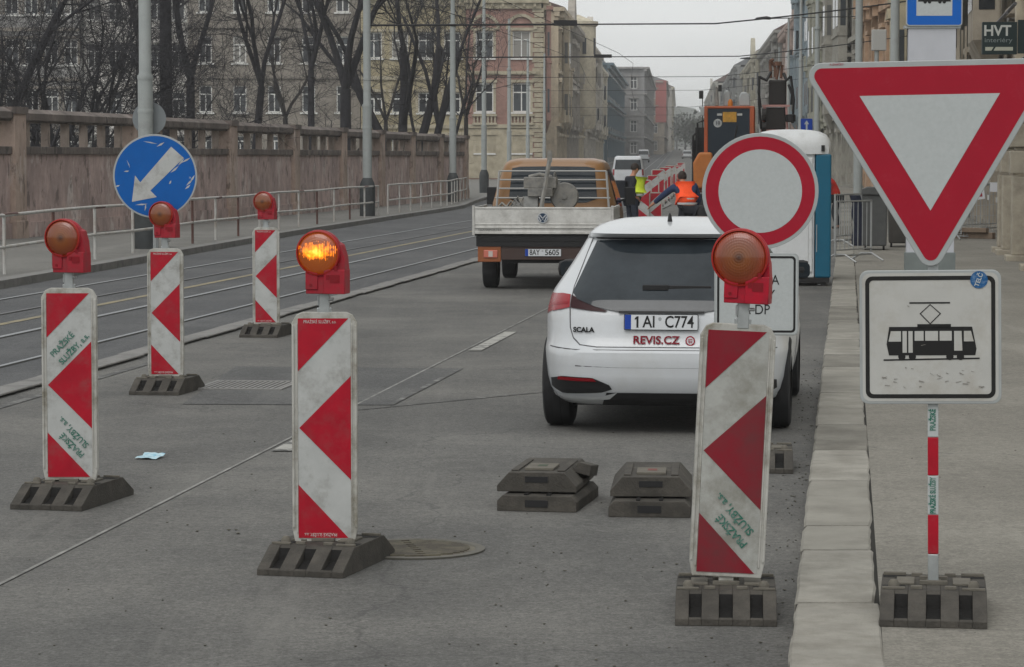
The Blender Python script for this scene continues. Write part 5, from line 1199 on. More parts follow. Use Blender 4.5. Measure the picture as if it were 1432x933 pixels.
# ------------------------------------------------------------------ left wall with balusters
def facecol(name, c, d=0.12): return mat(name, c, 0.9, 0.14, 2.0, 0.3, 12, dirt_or_sheen=(c[0] * .5, c[1] * .48, c[2] * .46, 0.7), dscale=.9, dthr=.56)
def wall_material(name, c, dark, light):
    m = bpy.data.materials.new(name); m.use_nodes = True; n = m.node_tree.nodes; l = m.node_tree.links; b = n['Principled BSDF']; b.inputs['Roughness'].default_value = .9
    tc = n.new('ShaderNodeTexCoord')
    def layer(prev, col, sc_, lo, hi, amt, stretch):
        mp = n.new('ShaderNodeMapping'); mp.inputs['Scale'].default_value = stretch; l.new(tc.outputs['Object'], mp.inputs['Vector'])
        no = n.new('ShaderNodeTexNoise'); no.inputs['Scale'].default_value = sc_; no.inputs['Detail'].default_value = 8; no.inputs['Roughness'].default_value = .65; l.new(mp.outputs[0], no.inputs['Vector'])
        r_ = n.new('ShaderNodeMapRange'); r_.inputs[1].default_value = lo; r_.inputs[2].default_value = hi; r_.inputs[4].default_value = amt; l.new(no.outputs['Fac'], r_.inputs[0])
        mx_ = n.new('ShaderNodeMixRGB'); l.new(r_.outputs[0], mx_.inputs[0]); mx_.inputs[2].default_value = (*col, 1)
        if isinstance(prev, tuple): mx_.inputs[1].default_value = (*prev, 1)
        else: l.new(prev, mx_.inputs[1])
        return mx_.outputs[0]
    q = layer(c, dark, 1.4, .44, .66, .85, (1, 1, .55)); q = layer(q, dark, .7, .48, .72, .7, (1, 1, 1)); q = layer(q, light, 1.5, .56, .62, .7, (1, 1, .5)); q = layer(q, tuple(v * .6 for v in c), 5, .48, .66, .6, (1, 1, .6)); q = layer(q, tuple(v * .45 for v in dark), 3.2, .56, .62, .7, (1, 1, .5))
    l.new(q, b.inputs['Base Color']); bu = n.new('ShaderNodeBump'); bu.inputs['Strength'].default_value = .3; bu.inputs['Distance'].default_value = .02; no = n.new('ShaderNodeTexNoise'); no.inputs['Scale'].default_value = 9; no.inputs['Detail'].default_value = 6; l.new(tc.outputs['Object'], no.inputs['Vector']); l.new(no.outputs['Fac'], bu.inputs['Height']); l.new(bu.outputs[0], b.inputs['Normal'])
    return m
M_wall = wall_material('wall_render', (0.52, 0.395, 0.365), (0.27, 0.21, 0.195), (0.64, 0.58, 0.55)); M_pil = wall_material('pillar_render', (0.47, 0.36, 0.30), (0.28, 0.215, 0.18), (0.52, 0.44, 0.40)); M_cop = wall_material('coping_stone', (0.17, 0.14, 0.125), (0.08, 0.068, 0.06), (0.24, 0.21, 0.19))
M_bal = wall_material('baluster_stone', (0.40, 0.33, 0.285), (0.24, 0.195, 0.165), (0.44, 0.38, 0.33))
WT = [(50, -12.65), (60, -11.0), (80, -7.7), (100, -4.85), (122, -1.75)]
def wx(d): return lerpt(WT, d)
wl = thing('boundary_wall', 'brownish pink plastered wall topped by a row of square balusters along the left pavement', 'wall', (wx(50), 50, 0))
pd = [46, 52.5, 61, 69.8, 78.6, 86.6, 93.9, 100.7, 107, 113.5, 120]
def wl_M(d, e):
    a = Vector((wx(d) - wx(50), d - 50, 0)); b = Vector((wx(e) - wx(50), e - 50, 0)); t = b - a; L = t.length; ang = math.atan2(t.y, t.x)
    return Matrix.Translation(a) @ Matrix.Rotation(ang, 4, 'Z'), L
def ztop(d): return lerpt([(50, 2.98), (61, 2.95), (80, 2.88), (120, 2.79)], d)
for i in range(len(pd) - 1):
    M, L = wl_M(pd[i], pd[i + 1]); zt = ztop(pd[i])
    mb = MB(); mb.box(.36, L - .36, .0, .35, .0, 1.95, 0, M); mb.box(.36, L - .36, -.05, .36, .0, .45, 0, M); mb.build('wall_panel', M_wall, wl)
    mb = MB(); mb.box(.36, L - .36, -.06, .40, 1.95, 2.12, 0, M); mb.build('ledge', M_cop, wl, bevel=.015)
    mb = MB(); mb.box(.25, L - .25, -.09, .43, zt - .25, zt - .10, 0, M); mb.box(.25, L - .25, -.03, .38, zt - .30, zt - .25, 0, M)
    mb.add([M @ Vector(v) for v in [(.25, -.09, zt - .10), (L - .25, -.09, zt - .10), (L - .25, .43, zt - .10), (.25, .43, zt - .10), (.25, .1, zt - .0), (L - .25, .1, zt), (L - .25, .24, zt), (.25, .24, zt)]], [(0, 1, 5, 4), (1, 2, 6, 5), (2, 3, 7, 6), (3, 0, 4, 7), (4, 5, 6, 7)]); mb.build('coping', M_cop, wl)
    mb = MB(); nb = max(4, round((L - .7) / 1.38))
    for k in range(nb):
        x = .36 + (L - .72) * (k + .5) / nb; mb.box(x - .085, x + .085, .06, .22, 2.12, zt - .30, 0, M)
    mb.build('balustrade', M_bal, wl)
for d in pd:
    M, L = wl_M(d, d + 1); zt = ztop(d)
    mb = MB(); mb.box(-.37, .37, -.12, .42, 0, zt - .12, 0, M); mb.box(-.40, .40, -.15, .44, 0, .5, 0, M); mb.build('pillar', M_pil, wl, bevel=.01)
    mb = MB(); mb.box(-.41, .41, -.16, .46, zt - .12, zt + .03, 0, M); mb.build('pillar_cap', M_cop, wl)
# pavement fence of white and brown tubes
M_fw = mat('fence_white', (0.48, 0.48, 0.46), 0.6, 0.1, 5, dirt_or_sheen=(0.3, 0.22, 0.17, 0.8), dscale=3, dthr=.6); M_fr = mat('fence_brown', (0.12, 0.065, 0.055), 0.6, 0.2, 5)
def tubefence(label, ds, g_white):
    t = thing('tube_fence', label, 'fence', (cl(ds[0]) + kl(ds[0]) - .55, ds[0], .118)); x0, y0 = t.location.x, t.location.y
    X = lambda d: cl(d) + kl(d) - .55 - x0
    k = 0
    for i, d in enumerate(ds):
        mb = MB(); brown = (i % 6 in (2, 4)) and g_white
        mb.tube([(X(d), d - y0, -.02), (X(d), d - y0, .88)], .026, 8); mb.build('fence_post', M_fr if brown else M_fw, t, smooth=True)
    for zz, nm in ((.90, 'top_rail'), (.42, 'lower_rail')):
        mb = MB(); mb.tube([(X(d), d - y0, zz + .012 * math.sin(i * 1.7)) for i, d in enumerate(ds)], .026, 8); mb.build(nm, M_fw, t, smooth=True)
    mb = MB()
    for i in range(1, len(ds) - 1, 2):
        a, b = ds[i], ds[i] + (ds[i + 1] - ds[i]) * .25; mb.tube([(X(a), a - y0, .901), (X(b), b - y0, .901)], .0268, 8)
    if g_white: mb.build('rail_paint_band', M_fr, t, smooth=True)
tubefence('long white and brown tube fence along the left kerb', [33, 36, 39, 42.2, 45.3, 48.3, 51.4, 54.6, 57.2, 59.8, 62.6, 65.5, 68.2, 71, 73.8, 76.6, 79.4, 82.2, 85], True)
tubefence('farther white tube fence along the left kerb beyond the second tram pole', [87, 89.6, 92.2, 94.8, 97.6, 100.2, 102.6, 105, 107.6, 110.2, 112.8, 115.4, 118], False)

# ------------------------------------------------------------------ tram poles and wires
M_pole = mat('pole_grey_green', (0.33, 0.355, 0.35), 0.6, 0.12, 2, dirt_or_sheen=(0.14, 0.14, 0.13, 0.5), dscale=2, dthr=.6); M_pbase = mat('pole_base_dark', (0.045, 0.05, 0.052), 0.6, 0.2, 4); M_wire = mat('wire_black', (0.02, 0.02, 0.022), 0.6)
def tpole(label, x, d, H=10.0, base=True, r0=.14, z=.118):
    t = thing('tram_pole', label, 'pole', (x, d, gz(d) + z), 0, 'tram overhead line poles')
    mb = MB(); mb.tube([(0, 0, 0), (0, 0, 3.3)], r0, 14); mb.tube([(0, 0, 3.3), (0, 0, 3.4), (0, 0, 7.0)], [r0, r0 * .82, r0 * .8], 14); mb.tube([(0, 0, 7.0), (0, 0, 7.1), (0, 0, H)], [r0 * .8, r0 * .62, r0 * .55], 14)
    for q in (2.65, 3.3, 7.0): mb.lathe([(r0 * 1.02, -.05), (r0 * 1.08, 0), (r0 * 1.02, .05)], 14, 0, Matrix.Translation((0, 0, q)), close=False)
    mb.build('shaft', M_pole, t, smooth=True)
    if base: mb = MB(); mb.lathe([(.23, 0), (.24, .85), (.21, 1.0), (.17, 1.08), (r0, 1.15)], 14); mb.build('pole_base', M_pbase, t, smooth=True)
    return t
LPX = [(205, 54), (514, 84), (633.5, 111), (677, 139), (712, 167), (738, 195), (761, 223), (777, 252), (792, 284), (806, 320), (818, 360), (832, 405), (846, 460), (862, 530), (880, 640)]
plabs = ['nearest grey green tram pole behind the blue arrow sign', 'second tram pole between the two tube fences', 'third tram pole behind the farther tube fence', 'tram pole in front of the pink house, left of its windows', 'tram pole before the window of the pink house', 'tram pole at the corner stones of the pink house', 'tram pole just past the pink house', 'tram pole before the second house of the street row', 'tram pole before the balconies of the street row', 'tram pole before the house with round tower', 'tram pole before the pale house down the street', 'tram pole at the near edge of the dark blue block', 'tram pole before the middle of the dark blue block', 'tram pole at the far edge of the dark blue block', 'last visible tram pole, before the red striped block']
lpos = []
for (px_, d), lb in zip(LPX, plabs):
    x = (px_ - CX) * d / F; lpos.append((x, d)); tpole(lb, x, d, base=d < 200, r0=.145 if d < 60 else .14)
RPX = [(1141, 113), (1199, 80), (1249, 66), (1118, 150), (1101, 195), (1088, 250)]
rlabs = ['grey tram pole right of the excavator boom', 'grey pole between toilet roof and give way sign', 'slim grey pole just left of the stop column', 'tram pole behind the excavator boom', 'far tram pole above the toilet roof on the right row', 'farthest tram pole on the right side of the street']
rpos = []
for (px_, d), lb in zip(RPX, rlabs): x = (px_ - CX) * d / F; rpos.append((x, d)); tpole(lb, x, d, H=11.5, base=False, r0=.13, z=.08)
for q, (px_, d) in enumerate(((897, 720), (908, 820), (1062, 320), (1047, 400), (1033, 500), (1022, 620), (1008, 760))):
    x = (px_ - CX) * d / F
    tpole('thin distant tram pole, number %s counted down the far street' % ('one', 'two', 'three', 'four', 'five', 'six', 'seven')[q], x, d, H=10, base=False, z=.1)
# back of a round sign on the nearest pole
x, d = lpos[0]; mb = MB(); c_ = P(209, 166, d + .2); mb.prism(circ(.325, 36), 0, .012); mb.box(-.06, .06, -.05, 0, -.1, .1); o = mb.build('sign_back', mat('sign_back_grey', (0.2, 0.22, 0.23), 0.5), loc=(c_.x, d + .17, c_.z)); tag(o, 'plain grey back of a round sign clamped behind the nearest tram pole', 'road sign')
def wire(name, label, pts, r_, grp='overhead tram wires'):
    mb = MB(); mb.tube(pts, r_, 5); o = mb.build(name, M_wire); tag(o, label, 'wire', grp); return o
def sag(a, b, s_, n=8):
    a, b = Vector(a), Vector(b); return [a.lerp(b, k / n) - Vector((0, 0, s_ * 4 * (k / n) * (1 - k / n))) for k in range(n + 1)]
wl2 = ['from the second tram pole across the street', 'from the third tram pole across the street', 'over the street before the pink house', 'over the street at the pink house corner', 'far over the street beyond the pink house', 'over the middle of the far street']
for (i, wr), lb in zip([(1, .022), (2, .02), (3, .015), (4, .012), (6, .015), (8, .015)], wl2):
    x, d = lpos[i]; zl = 5.83 + gz(d)
    xr = cl(d) + 2.0
    wire('span_wire', 'thin black span wire ' + lb, sag((x, d, zl), (xr - 6, d, zl + .05), .0, 2) + sag((xr - 6, d, zl + .05), (xr + 1, d, zl + .9), .05, 6)[1:], wr)
for off, lb in ((-10.3, 'trolley wire over the far tram track running down the street'), (-8.2, 'trolley wire over the near tram track running down the street')):
    wire('contact_wire', lb, [(cl(q) + off, q, 5.6 + gz(q)) for q in (60, 84, 100, 111, 139, 167, 195, 223, 260, 323, 460, 640)], .008)
x, d = lpos[1]; mb = MB(); mb.tube([(x, d, 5.83), (x + 6.1, d, 5.86)], .035, 6); mb.tube([(x, d, 6.9), (x + 3.5, d, 5.9)], .012, 5); mb.box(x + 5.6, x + 6.3, d - .1, d + .1, 5.82, 5.98); tag(mb.build('bracket_arm', M_wire), 'dark bracket arm reaching right from the second tram pole', 'bracket arm', 'tram bracket arms')
x, d = lpos[2]; mb = MB(); mb.tube([(x, d, 5.83), (x + 6.1, d, 5.86)], .03, 6); mb.box(x + 5.6, x + 6.3, d - .1, d + .1, 5.82, 5.95); tag(mb.build('bracket_arm', M_wire), 'dark bracket arm reaching right from the third tram pole', 'bracket arm', 'tram bracket arms')
# street lamps on the right
for (px_, py_, d, lb) in ((1067, 26, 150, 'dark street lamp head reaching left near the roofline of the right row'), (1042, 82, 230, 'lower dark street lamp head over the far right row'), (1025, 111, 300, 'farthest small street lamp head near the end of the right row')):
    c_ = P(px_, py_, d); x2 = cl(d) + 3.0; mb = MB(); mb.tube([(c_.x + .35, d, c_.z), (x2 + 2.2, d, c_.z + .15)], .03, 6)
    o = thing('street_lamp', lb, 'street lamp', (c_.x, d, c_.z)); ob = mb.build('lamp_arm', M_wire, o); ob.location = (-c_.x, -d, -c_.z)
    mb = MB(); mb.prism([(-.45, -.03), (.4, -.06), (.45, .05), (.2, .12), (-.35, .05)], -.15, .15); mb.build('lamp_head', M_wire, o, bevel=.02)
# ------------------------------------------------------------------ buildings
M_pane = mat('window_pane', (0.025, 0.03, 0.036), 0.12, 0.3, 0.7, spec=0.6)
_n = M_pane.node_tree.nodes; _l = M_pane.node_tree.links; _oi = _n.new('ShaderNodeObjectInfo'); _cr = _n.new('ShaderNodeValToRGB'); _cr.color_ramp.interpolation = 'CONSTANT'
_cr.color_ramp.elements[0].color = (0.012, 0.015, 0.02, 1); _cr.color_ramp.elements[1].position = .45; _cr.color_ramp.elements[1].color = (0.035, 0.042, 0.05, 1); _e = _cr.color_ramp.elements.new(.75); _e.color = (0.12, 0.12, 0.115, 1); _e = _cr.color_ramp.elements.new(.9); _e.color = (0.22, 0.21, 0.19, 1)
_l.new(_oi.outputs['Random'], _cr.inputs[0]); _l.new(_cr.outputs[0], _n['Principled BSDF'].inputs['Base Color']); M_wfr = mat('window_frame_white', (0.66, 0.66, 0.64), 0.6, 0.1, 4); M_wfd = mat('window_frame_brown', (0.16, 0.12, 0.09), 0.6)
M_roof = mat('roof_tiles', (0.10, 0.065, 0.055), 0.85, 0.2, 3); M_roofg = mat('roof_grey', (0.12, 0.125, 0.13), 0.7, 0.15, 3)
WMESH = {}
def window_mesh(w_, h_, far, style=0):
    key = (round(w_, 2), round(h_, 2), far, style)
    if key in WMESH: return WMESH[key]
    t = .09 if not far else .11
    mb = MB()
    mb.box(-w_ / 2, -w_ / 2 + t, .10, .17, 0, h_); mb.box(w_ / 2 - t, w_ / 2, .10, .17, 0, h_); mb.box(-w_ / 2 + t, w_ / 2 - t, .10, .17, 0, t); mb.box(-w_ / 2 + t, w_ / 2 - t, .10, .17, h_ - t, h_)
    mb.box(-w_ / 2 + t, w_ / 2 - t, .095, .16, h_ * .66, h_ * .66 + t); mb.box(-t / 2, t / 2, .098, .165, t, h_ * .66)
    if style == 0: mb.box(-t / 3, t / 3, .098, .165, h_ * .66 + t, h_ - t)
    fm = [M_wfr if style < 2 else M_wfd]
    if far: mb.box(-w_ / 2 + t / 2, w_ / 2 - t / 2, .155, .19, t / 2, h_ - t / 2, 1); fm = fm + [M_pane]
    o = mb.build('window', fm); me = o.data; bpy.data.objects.remove(o)
    mb = MB(); mb.box(-w_ / 2 + t / 2, w_ / 2 - t / 2, .172, .19, t / 2, h_ - t / 2); o = mb.build('pane', M_pane); pe = o.data; bpy.data.objects.remove(o)
    mb = MB(); mb.box(-w_ / 2 - .18, w_ / 2 + .18, -.14, .0, -.14, -.02); o = mb.build('sill', M_wfr); se = o.data; bpy.data.objects.remove(o)
    WMESH[key] = (me, pe, se); return WMESH[key]
def link(me, name, parent, M):
    o = bpy.data.objects.new(name, me); C.objects.link(o); o.parent = parent; o.matrix_local = M; return o
def facade(t, wallmb, trim, M, L, H, floors, bays, far, style=0, deep=.2, surround=True, x0=0.0):
    """openings cut in a grid of quads; floors = [(z_bottom, z_top, win_z0, win_z1, win_w)]"""
    pitch = (L - 2 * x0) / bays
    xs = [0.0]
    zprev = 0.0
    for (za, zb, w0, w1, ww) in floors:
        edges_ = [0.0]
        for k in range(bays):
            c_ = x0 + pitch * (k + .5); edges_ += [c_ - ww / 2, c_ + ww / 2]
        edges_.append(L)
        for i in range(len(edges_) - 1):
            a, b = edges_[i], edges_[i + 1]
            if i % 2 == 0: wallmb.add([(a, 0, za), (b, 0, za), (b, 0, zb), (a, 0, zb)], [(0, 1, 2, 3)], 0, M)
            else:
                if w0 > za: wallmb.add([(a, 0, za), (b, 0, za), (b, 0, w0), (a, 0, w0)], [(0, 1, 2, 3)], 0, M)
                if zb > w1: wallmb.add([(a, 0, w1), (b, 0, w1), (b, 0, zb), (a, 0, zb)], [(0, 1, 2, 3)], 0, M)
                wallmb.add([(a, 0, w0), (a, deep, w0), (a, deep, w1), (a, 0, w1)], [(0, 1, 2, 3)], 0, M)
                wallmb.add([(b, 0, w0), (b, 0, w1), (b, deep, w1), (b, deep, w0)], [(0, 1, 2, 3)], 0, M)
                wallmb.add([(a, 0, w0), (b, 0, w0), (b, deep, w0), (a, deep, w0)], [(0, 1, 2, 3)], 0, M)
                wallmb.add([(a, 0, w1), (a, deep, w1), (b, deep, w1), (b, 0, w1)], [(0, 1, 2, 3)], 0, M)
        me, pe, se = window_mesh(ww, w1 - w0, far, style)
        for k in range(bays):
            c_ = x0 + pitch * (k + .5); Mw = M @ Matrix.Translation((c_, 0, w0))
            o = link(me, 'window', t, Mw)
            if not far:
                link(pe, 'pane', o, Matrix.Identity(4)); link(se, 'sill', o, Matrix.Identity(4))
            if surround:
                sd = .22 if far else .06; trim.box(c_ - ww / 2 - .2, c_ - ww / 2, -sd, 0, w0, w1, 0, M); trim.box(c_ + ww / 2, c_ + ww / 2 + .2, -sd, 0, w0, w1, 0, M); trim.box(c_ - ww / 2 - .3, c_ + ww / 2 + .3, -sd * 1.9 - .03, 0, w1 + .05, w1 + .28, 0, M)
def house(label, name, A, B, depth, H, wallc, trimc, floors=None, bays=4, far=False, style=0, gable=None, roofh=3.0, roofm=None, z0=0.0, band=True, pil=False, gablebays=0, cat='house', surround=True, brokentop=0):
    A, B = Vector((A[0], A[1], 0)), Vector((B[0], B[1], 0)); L = (B - A).length; ang = math.atan2(B.y - A.y, B.x - A.x)
    t = thing(name, label, cat, (A.x, A.y, z0), ang)
    if floors is None:
        nf = max(3, int((H - .8) / 3.9)); fh = (H - .6) / nf; floors = [(i * fh, (i + 1) * fh, i * fh + .95, i * fh + fh * .78, 1.25) for i in range(nf)]
        last = floors[-1]; floors[-1] = (last[0], H, last[2], last[3], last[4])
    wm = MB(); tr = MB(); I = Matrix.Identity(4)
    facade(t, wm, tr, I, L, H, floors, bays, far, style, surround=surround)
    # body behind the skin
    wm.box(.0, L, .22, depth, -1.5, H - .02); wm.add([(0, 0, -1.5), (L, 0, -1.5), (L, 0, 0), (0, 0, 0)], [(0, 1, 2, 3)])
    wm.add([(0, 0, -1.5), (0, 0, H), (0, .22, H), (0, .22, -1.5)], [(0, 1, 2, 3)]); wm.add([(L, 0, -1.5), (L, .22, -1.5), (L, .22, H), (L, 0, H)], [(0, 1, 2, 3)])
    if gablebays:
        side_ = gable or 0
        Mg = (Matrix.Translation((0, depth, 0)) @ Matrix.Rotation(-math.pi / 2, 4, 'Z')) if side_ == 0 else (Matrix.Translation((L, 0, 0)) @ Matrix.Rotation(math.pi / 2, 4, 'Z'))
        Mg = Matrix.Translation((-.25, 0, 0)) @ Mg if side_ == 0 else Matrix.Translation((.25, 0, 0)) @ Mg
        facade(t, wm, tr, Mg, depth, H, floors, gablebays, far, style, surround=surround)
    wm.build('wall', wallc, t)
    ov = .9 if far else .45
    tr.box(-.15, L + .15, -ov, .3, H, H + .35); tr.box(-.1, L + .1, -ov * .5, .0, H - .45, H)
    nb = int(L / .8)
    if not far:
        for k in range(nb): tr.box((k + .5) * L / nb - .1, (k + .5) * L / nb + .1, -ov * .85, -ov * .5, H - .3, H)
    if gablebays: tr.box(-ov - .26, L + ov + .26, .3, depth + ov, H + .003, H + .347)
    if band:
        for f in floors[1:]:
            tr.box(0.01, L - .01, -.45 if far else -.16, 0, f[0] - .14, f[0] + .16)
            if gablebays: tr.box(-.40 if side_ == 0 else L + .0, 0 if side_ == 0 else L + .42, -.1, depth, f[0] - .13, f[0] + .15)
    if pil:
        for k in range(bays + 1):
            x = min(max(k * L / bays, .25), L - .25); tr.box(x - .22, x + .22, -.22, 0, 0.3, floors[0][1] - .16); tr.box(x - .22, x + .22, -.34 if far else -.10, 0, floors[1][0] + .17, H - .46)
    tr.build('cornice_trim', trimc, t)
    if roofh:
        rm = MB(); a, b, c_, d_ = (-.15, -ov + .05, H + .36), (L + .15, -ov + .05, H + .36), (L + .15, depth, H + .36), (-.15, depth, H + .36)
        e = (.2, depth * .4, H + roofh); f = (L - .2, depth * .4, H + roofh); rm.add([a, b, c_, d_, e, f], [(0, 1, 5, 4), (1, 2, 5), (2, 3, 4, 5), (3, 0, 4), (3, 2, 1, 0)])
        ro_ = rm.build('roof', roofm or M_roof, t)
        ch = MB(); q = L * .3; ch.box(q, q + 1.1, depth * .3, depth * .3 + .7, H + .5, H + roofh + .9); ch.build('chimney', wallc, ro_)
    return t
def FZ(py_, d): return CAMZ + (HZ - py_) * d / F
fc = facecol
DP = 225.0; X = lambda px_, d=DP: (px_ - CX) * d / F
def fl3(d, rows, ww, top, bottom=0.0):
    """rows of window pixel extents, lowest first"""
    zz = [(FZ(b, d), FZ(a, d)) for a, b in rows]; o_ = []; cur = bottom
    for i, (z0, z1) in enumerate(zz):
        nx = (z1 + zz[i + 1][0]) / 2 - .2 if i + 1 < len(zz) else top
        o_.append((cur, nx, z0, z1, ww)); cur = nx
    return o_
c_pink, c_cream, c_yel = fc('plaster_pink', (0.31, 0.185, 0.155)), fc('stone_cream', (0.42, 0.375, 0.28)), fc('plaster_yellow', (0.38, 0.33, 0.215))
c_brown, c_white, c_grey = fc('plaster_brown', (0.25, 0.225, 0.195)), fc('plaster_white', (0.64, 0.62, 0.59)), fc('plaster_grey', (0.27, 0.265, 0.26))
ph = house('pink plastered corner house with cream corner stones and arched windows', 'corner_house', (X(652), DP), (X(755), DP), 14, FZ(6, DP), c_pink, c_cream, fl3(DP, [(190, 214), (117, 157), (45, 82)], 1.42, FZ(6, DP)), 2, gable=1, gablebays=4, roofh=4.0, roofm=M_roofg)
# quoins, arches and balustrade on the pink house
mb = MB(); Lp = X(755) - X(652); Hh = FZ(6, DP)
k = 0; z = .3
while z < Hh - .6:
    ww = .62 if k % 2 else .46; mb.box(Lp - ww, Lp + .30, -.07, 0, z, z + .34); mb.box(Lp + .251, Lp + .32, 0, ww, z, z + .34); z += .40; k += 1
mb.build('corner_stones', c_cream, ph)
mb = MB()
for k in (0, 1):
    cx_ = Lp * (k + .5) / 2
    zc_ = FZ(45, DP) + .15
    for j in range(12):
        a0, a1 = math.pi * j / 12, math.pi * (j + 1) / 12
        mb.hexa([(cx_ + 1.0 * math.cos(a0), -.16, zc_ + 1.0 * math.sin(a0)), (cx_ + 1.0 * math.cos(a1), -.16, zc_ + 1.0 * math.sin(a1)), (cx_ + 1.0 * math.cos(a1), 0, zc_ + 1.0 * math.sin(a1)), (cx_ + 1.0 * math.cos(a0), 0, zc_ + 1.0 * math.sin(a0)),
                 (cx_ + 1.25 * math.cos(a0), -.16, zc_ + 1.25 * math.sin(a0)), (cx_ + 1.25 * math.cos(a1), -.16, zc_ + 1.25 * math.sin(a1)), (cx_ + 1.25 * math.cos(a1), 0, zc_ + 1.25 * math.sin(a1)), (cx_ + 1.25 * math.cos(a0), 0, zc_ + 1.25 * math.sin(a0))])
    mb.box(cx_ - 1.2, cx_ + 1.2, -.25, 0, FZ(104, DP), FZ(100, DP)); mb.box(cx_ - 1.0, cx_ + 1.0, -.3, 0, FZ(163, DP), FZ(160, DP))
    for j in range(7): mb.box(cx_ - .9 + j * .28, cx_ - .78 + j * .28, -.22, -.1, FZ(172, DP), FZ(163, DP))
    mb.box(cx_ - 1.0, cx_ + 1.0, -.3, 0, FZ(175, DP), FZ(172, DP))
mb.build('window_hoods', c_cream, ph)
mb = MB(); mb.box(-.02, Lp - .63, -.05, 0, .2, FZ(180, DP)); mb.build('plinth_storey', c_cream, ph)
rows3 = [(190, 214), (121, 157), (50, 88)]
house('ochre yellow house with cream trim behind the bare trees, left of the pink house', 'town_house', (X(505), DP + .5), (X(651), DP + .5), 12, FZ(2, DP), c_yel, c_cream, fl3(DP, [(190, 214), (130, 158), (46, 82)], 1.3, FZ(2, DP)), 4, roofh=4)
house('grey brown rendered house with white framed windows behind the bare trees', 'town_house', (X(262), DP + 1.5), (X(503), DP + 1.5), 12, FZ(-70, DP), c_brown, c_brown, fl3(DP, [(190, 214), (120, 157), (51, 88), (-20, 17)], 1.05, FZ(-70, DP)), 5, roofh=4, surround=False, style=1)
house('pale whitish house with paired windows behind the tree branches', 'town_house', (X(112), DP + 3), (X(260), DP + 3), 12, FZ(-70, DP), c_white, c_white, fl3(DP, [(190, 216), (128, 160), (60, 94), (-6, 27)], 1.1, FZ(-70, DP)), 5, roofh=4, style=1)
house('dim grey house behind the shrubs, farthest left', 'town_house', (X(-110), DP + 2), (X(110), DP + 2), 12, FZ(-70, DP), c_grey, c_brown, fl3(DP, [(190, 216), (125, 158), (55, 90), (-12, 20)], 1.1, FZ(-70, DP)), 8, roofh=4, style=0)
def dress(t, L, H, wallc, trimc, seed, every=3.3, M=None):
    """projecting stonework of an old street front: oriels, balconies, hoods and brackets"""
    rr = random.Random(seed); M = M or Matrix.Identity(4); nb = max(3, int(L / every)); nf = max(3, int((H - .8) / 3.9)); fh = (H - .6) / nf
    for k in range(nb):
        x = L * (k + .5) / nb; kind = rr.random()
        if kind < .26:
            z0 = fh + .3; z1 = H - rr.choice((.5, fh)); dp = rr.uniform(.7, 1.1); w_ = 1.25
            mb = MB(); mb.box(x - w_, x + w_, -dp, -.46, z0, z1, 0, M); mb.box(x - w_ - .15, x + w_ + .15, -dp - .18, -.46, z1, z1 + .3, 0, M)
            mb.hexa([M @ Vector(v) for v in [(x - .5, -.5, z0 - 1.0), (x + .5, -.5, z0 - 1.0), (x + .5, -.46, z0 - 1.0), (x - .5, -.46, z0 - 1.0), (x - w_, -dp, z0), (x + w_, -dp, z0), (x + w_, -.46, z0), (x - w_, -.46, z0)]])
            for f in range(1, nf): mb.box(x - w_ - .06, x + w_ + .06, -dp - .07, -.46, f * fh + .35, f * fh + .55, 0, M) if z0 < f * fh + .3 < z1 else None
            o = mb.build('oriel', wallc, t)
            mb = MB()
            for f in range(1, nf):
                if f * fh + .95 + 1.9 < z1:
                    mb.box(x - .95, x + .95, -dp - .015, -dp + .01, f * fh + .95, f * fh + 2.85, 0, M)
                    if dp > .8:
                        mb.box(x - w_ - .015, x - w_ + .01, -dp + .12, -.56, f * fh + .95, f * fh + 2.85, 0, M); mb.box(x + w_ - .01, x + w_ + .015, -dp + .12, -.56, f * fh + .95, f * fh + 2.85, 0, M)
            if mb.v: mb.build('oriel_window', M_pane, o)
        elif kind < .62:
            for f in range(1, nf):
                if rr.random() < .7:
                    z = f * fh + .2; dp = rr.uniform(.7, 1.0)
                    mb = MB(); mb.box(x - 1.2, x + 1.2, -dp, -.46, z, z + .18, 0, M); mb.box(x - 1.0, x - .75, -dp * .8, -.46, z - .5, z, 0, M); mb.box(x + .75, x + 1.0, -dp * .8, -.46, z - .5, z, 0, M)
                    for q in range(9): mb.box(x - 1.18 + q * .29, x - 1.10 + q * .29, -dp, -dp + .06, z + .18, z + 1.05, 0, M)
                    for q in range(2):
                        for sx in (-1, 1): mb.box(x + sx * 1.16 - .03, x + sx * 1.16 + .03, -dp + .12 + q * .2, -dp + .18 + q * .2, z + .18, z + 1.05, 0, M)
                    mb.box(x - 1.2, x + 1.2, -dp - .03, -dp + .08, z + 1.05, z + 1.15, 0, M); mb.build('balcony', trimc, t)
        else:
            mb = MB()
            for f in range(1, nf):
                z = f * fh + fh * .8; mb.prism([(x - 1.0, z), (x + 1.0, z), (x, z + .5)], -.62, -.2, 0, M); mb.box(x - .9, x + .9, -.42, -.1, f * fh + .7, f * fh + .85, 0, M)
            mb.build('window_hood', trimc, t)
    mb = MB(); n_ = int(L / 1.1)
    for k in range(n_): x = L * (k + .5) / n_; mb.box(x - .15, x + .15, -.85, -.2, H - .55, H, 0, M)
    mb.build('eaves_bracket', trimc, t)
dress(ph, 14.0, FZ(6, DP), c_pink, c_cream, 3, M=Matrix.Translation((Lp + .25 - .2, 0, 0)) @ Matrix.Rotation(math.pi / 2, 4, 'Z'))
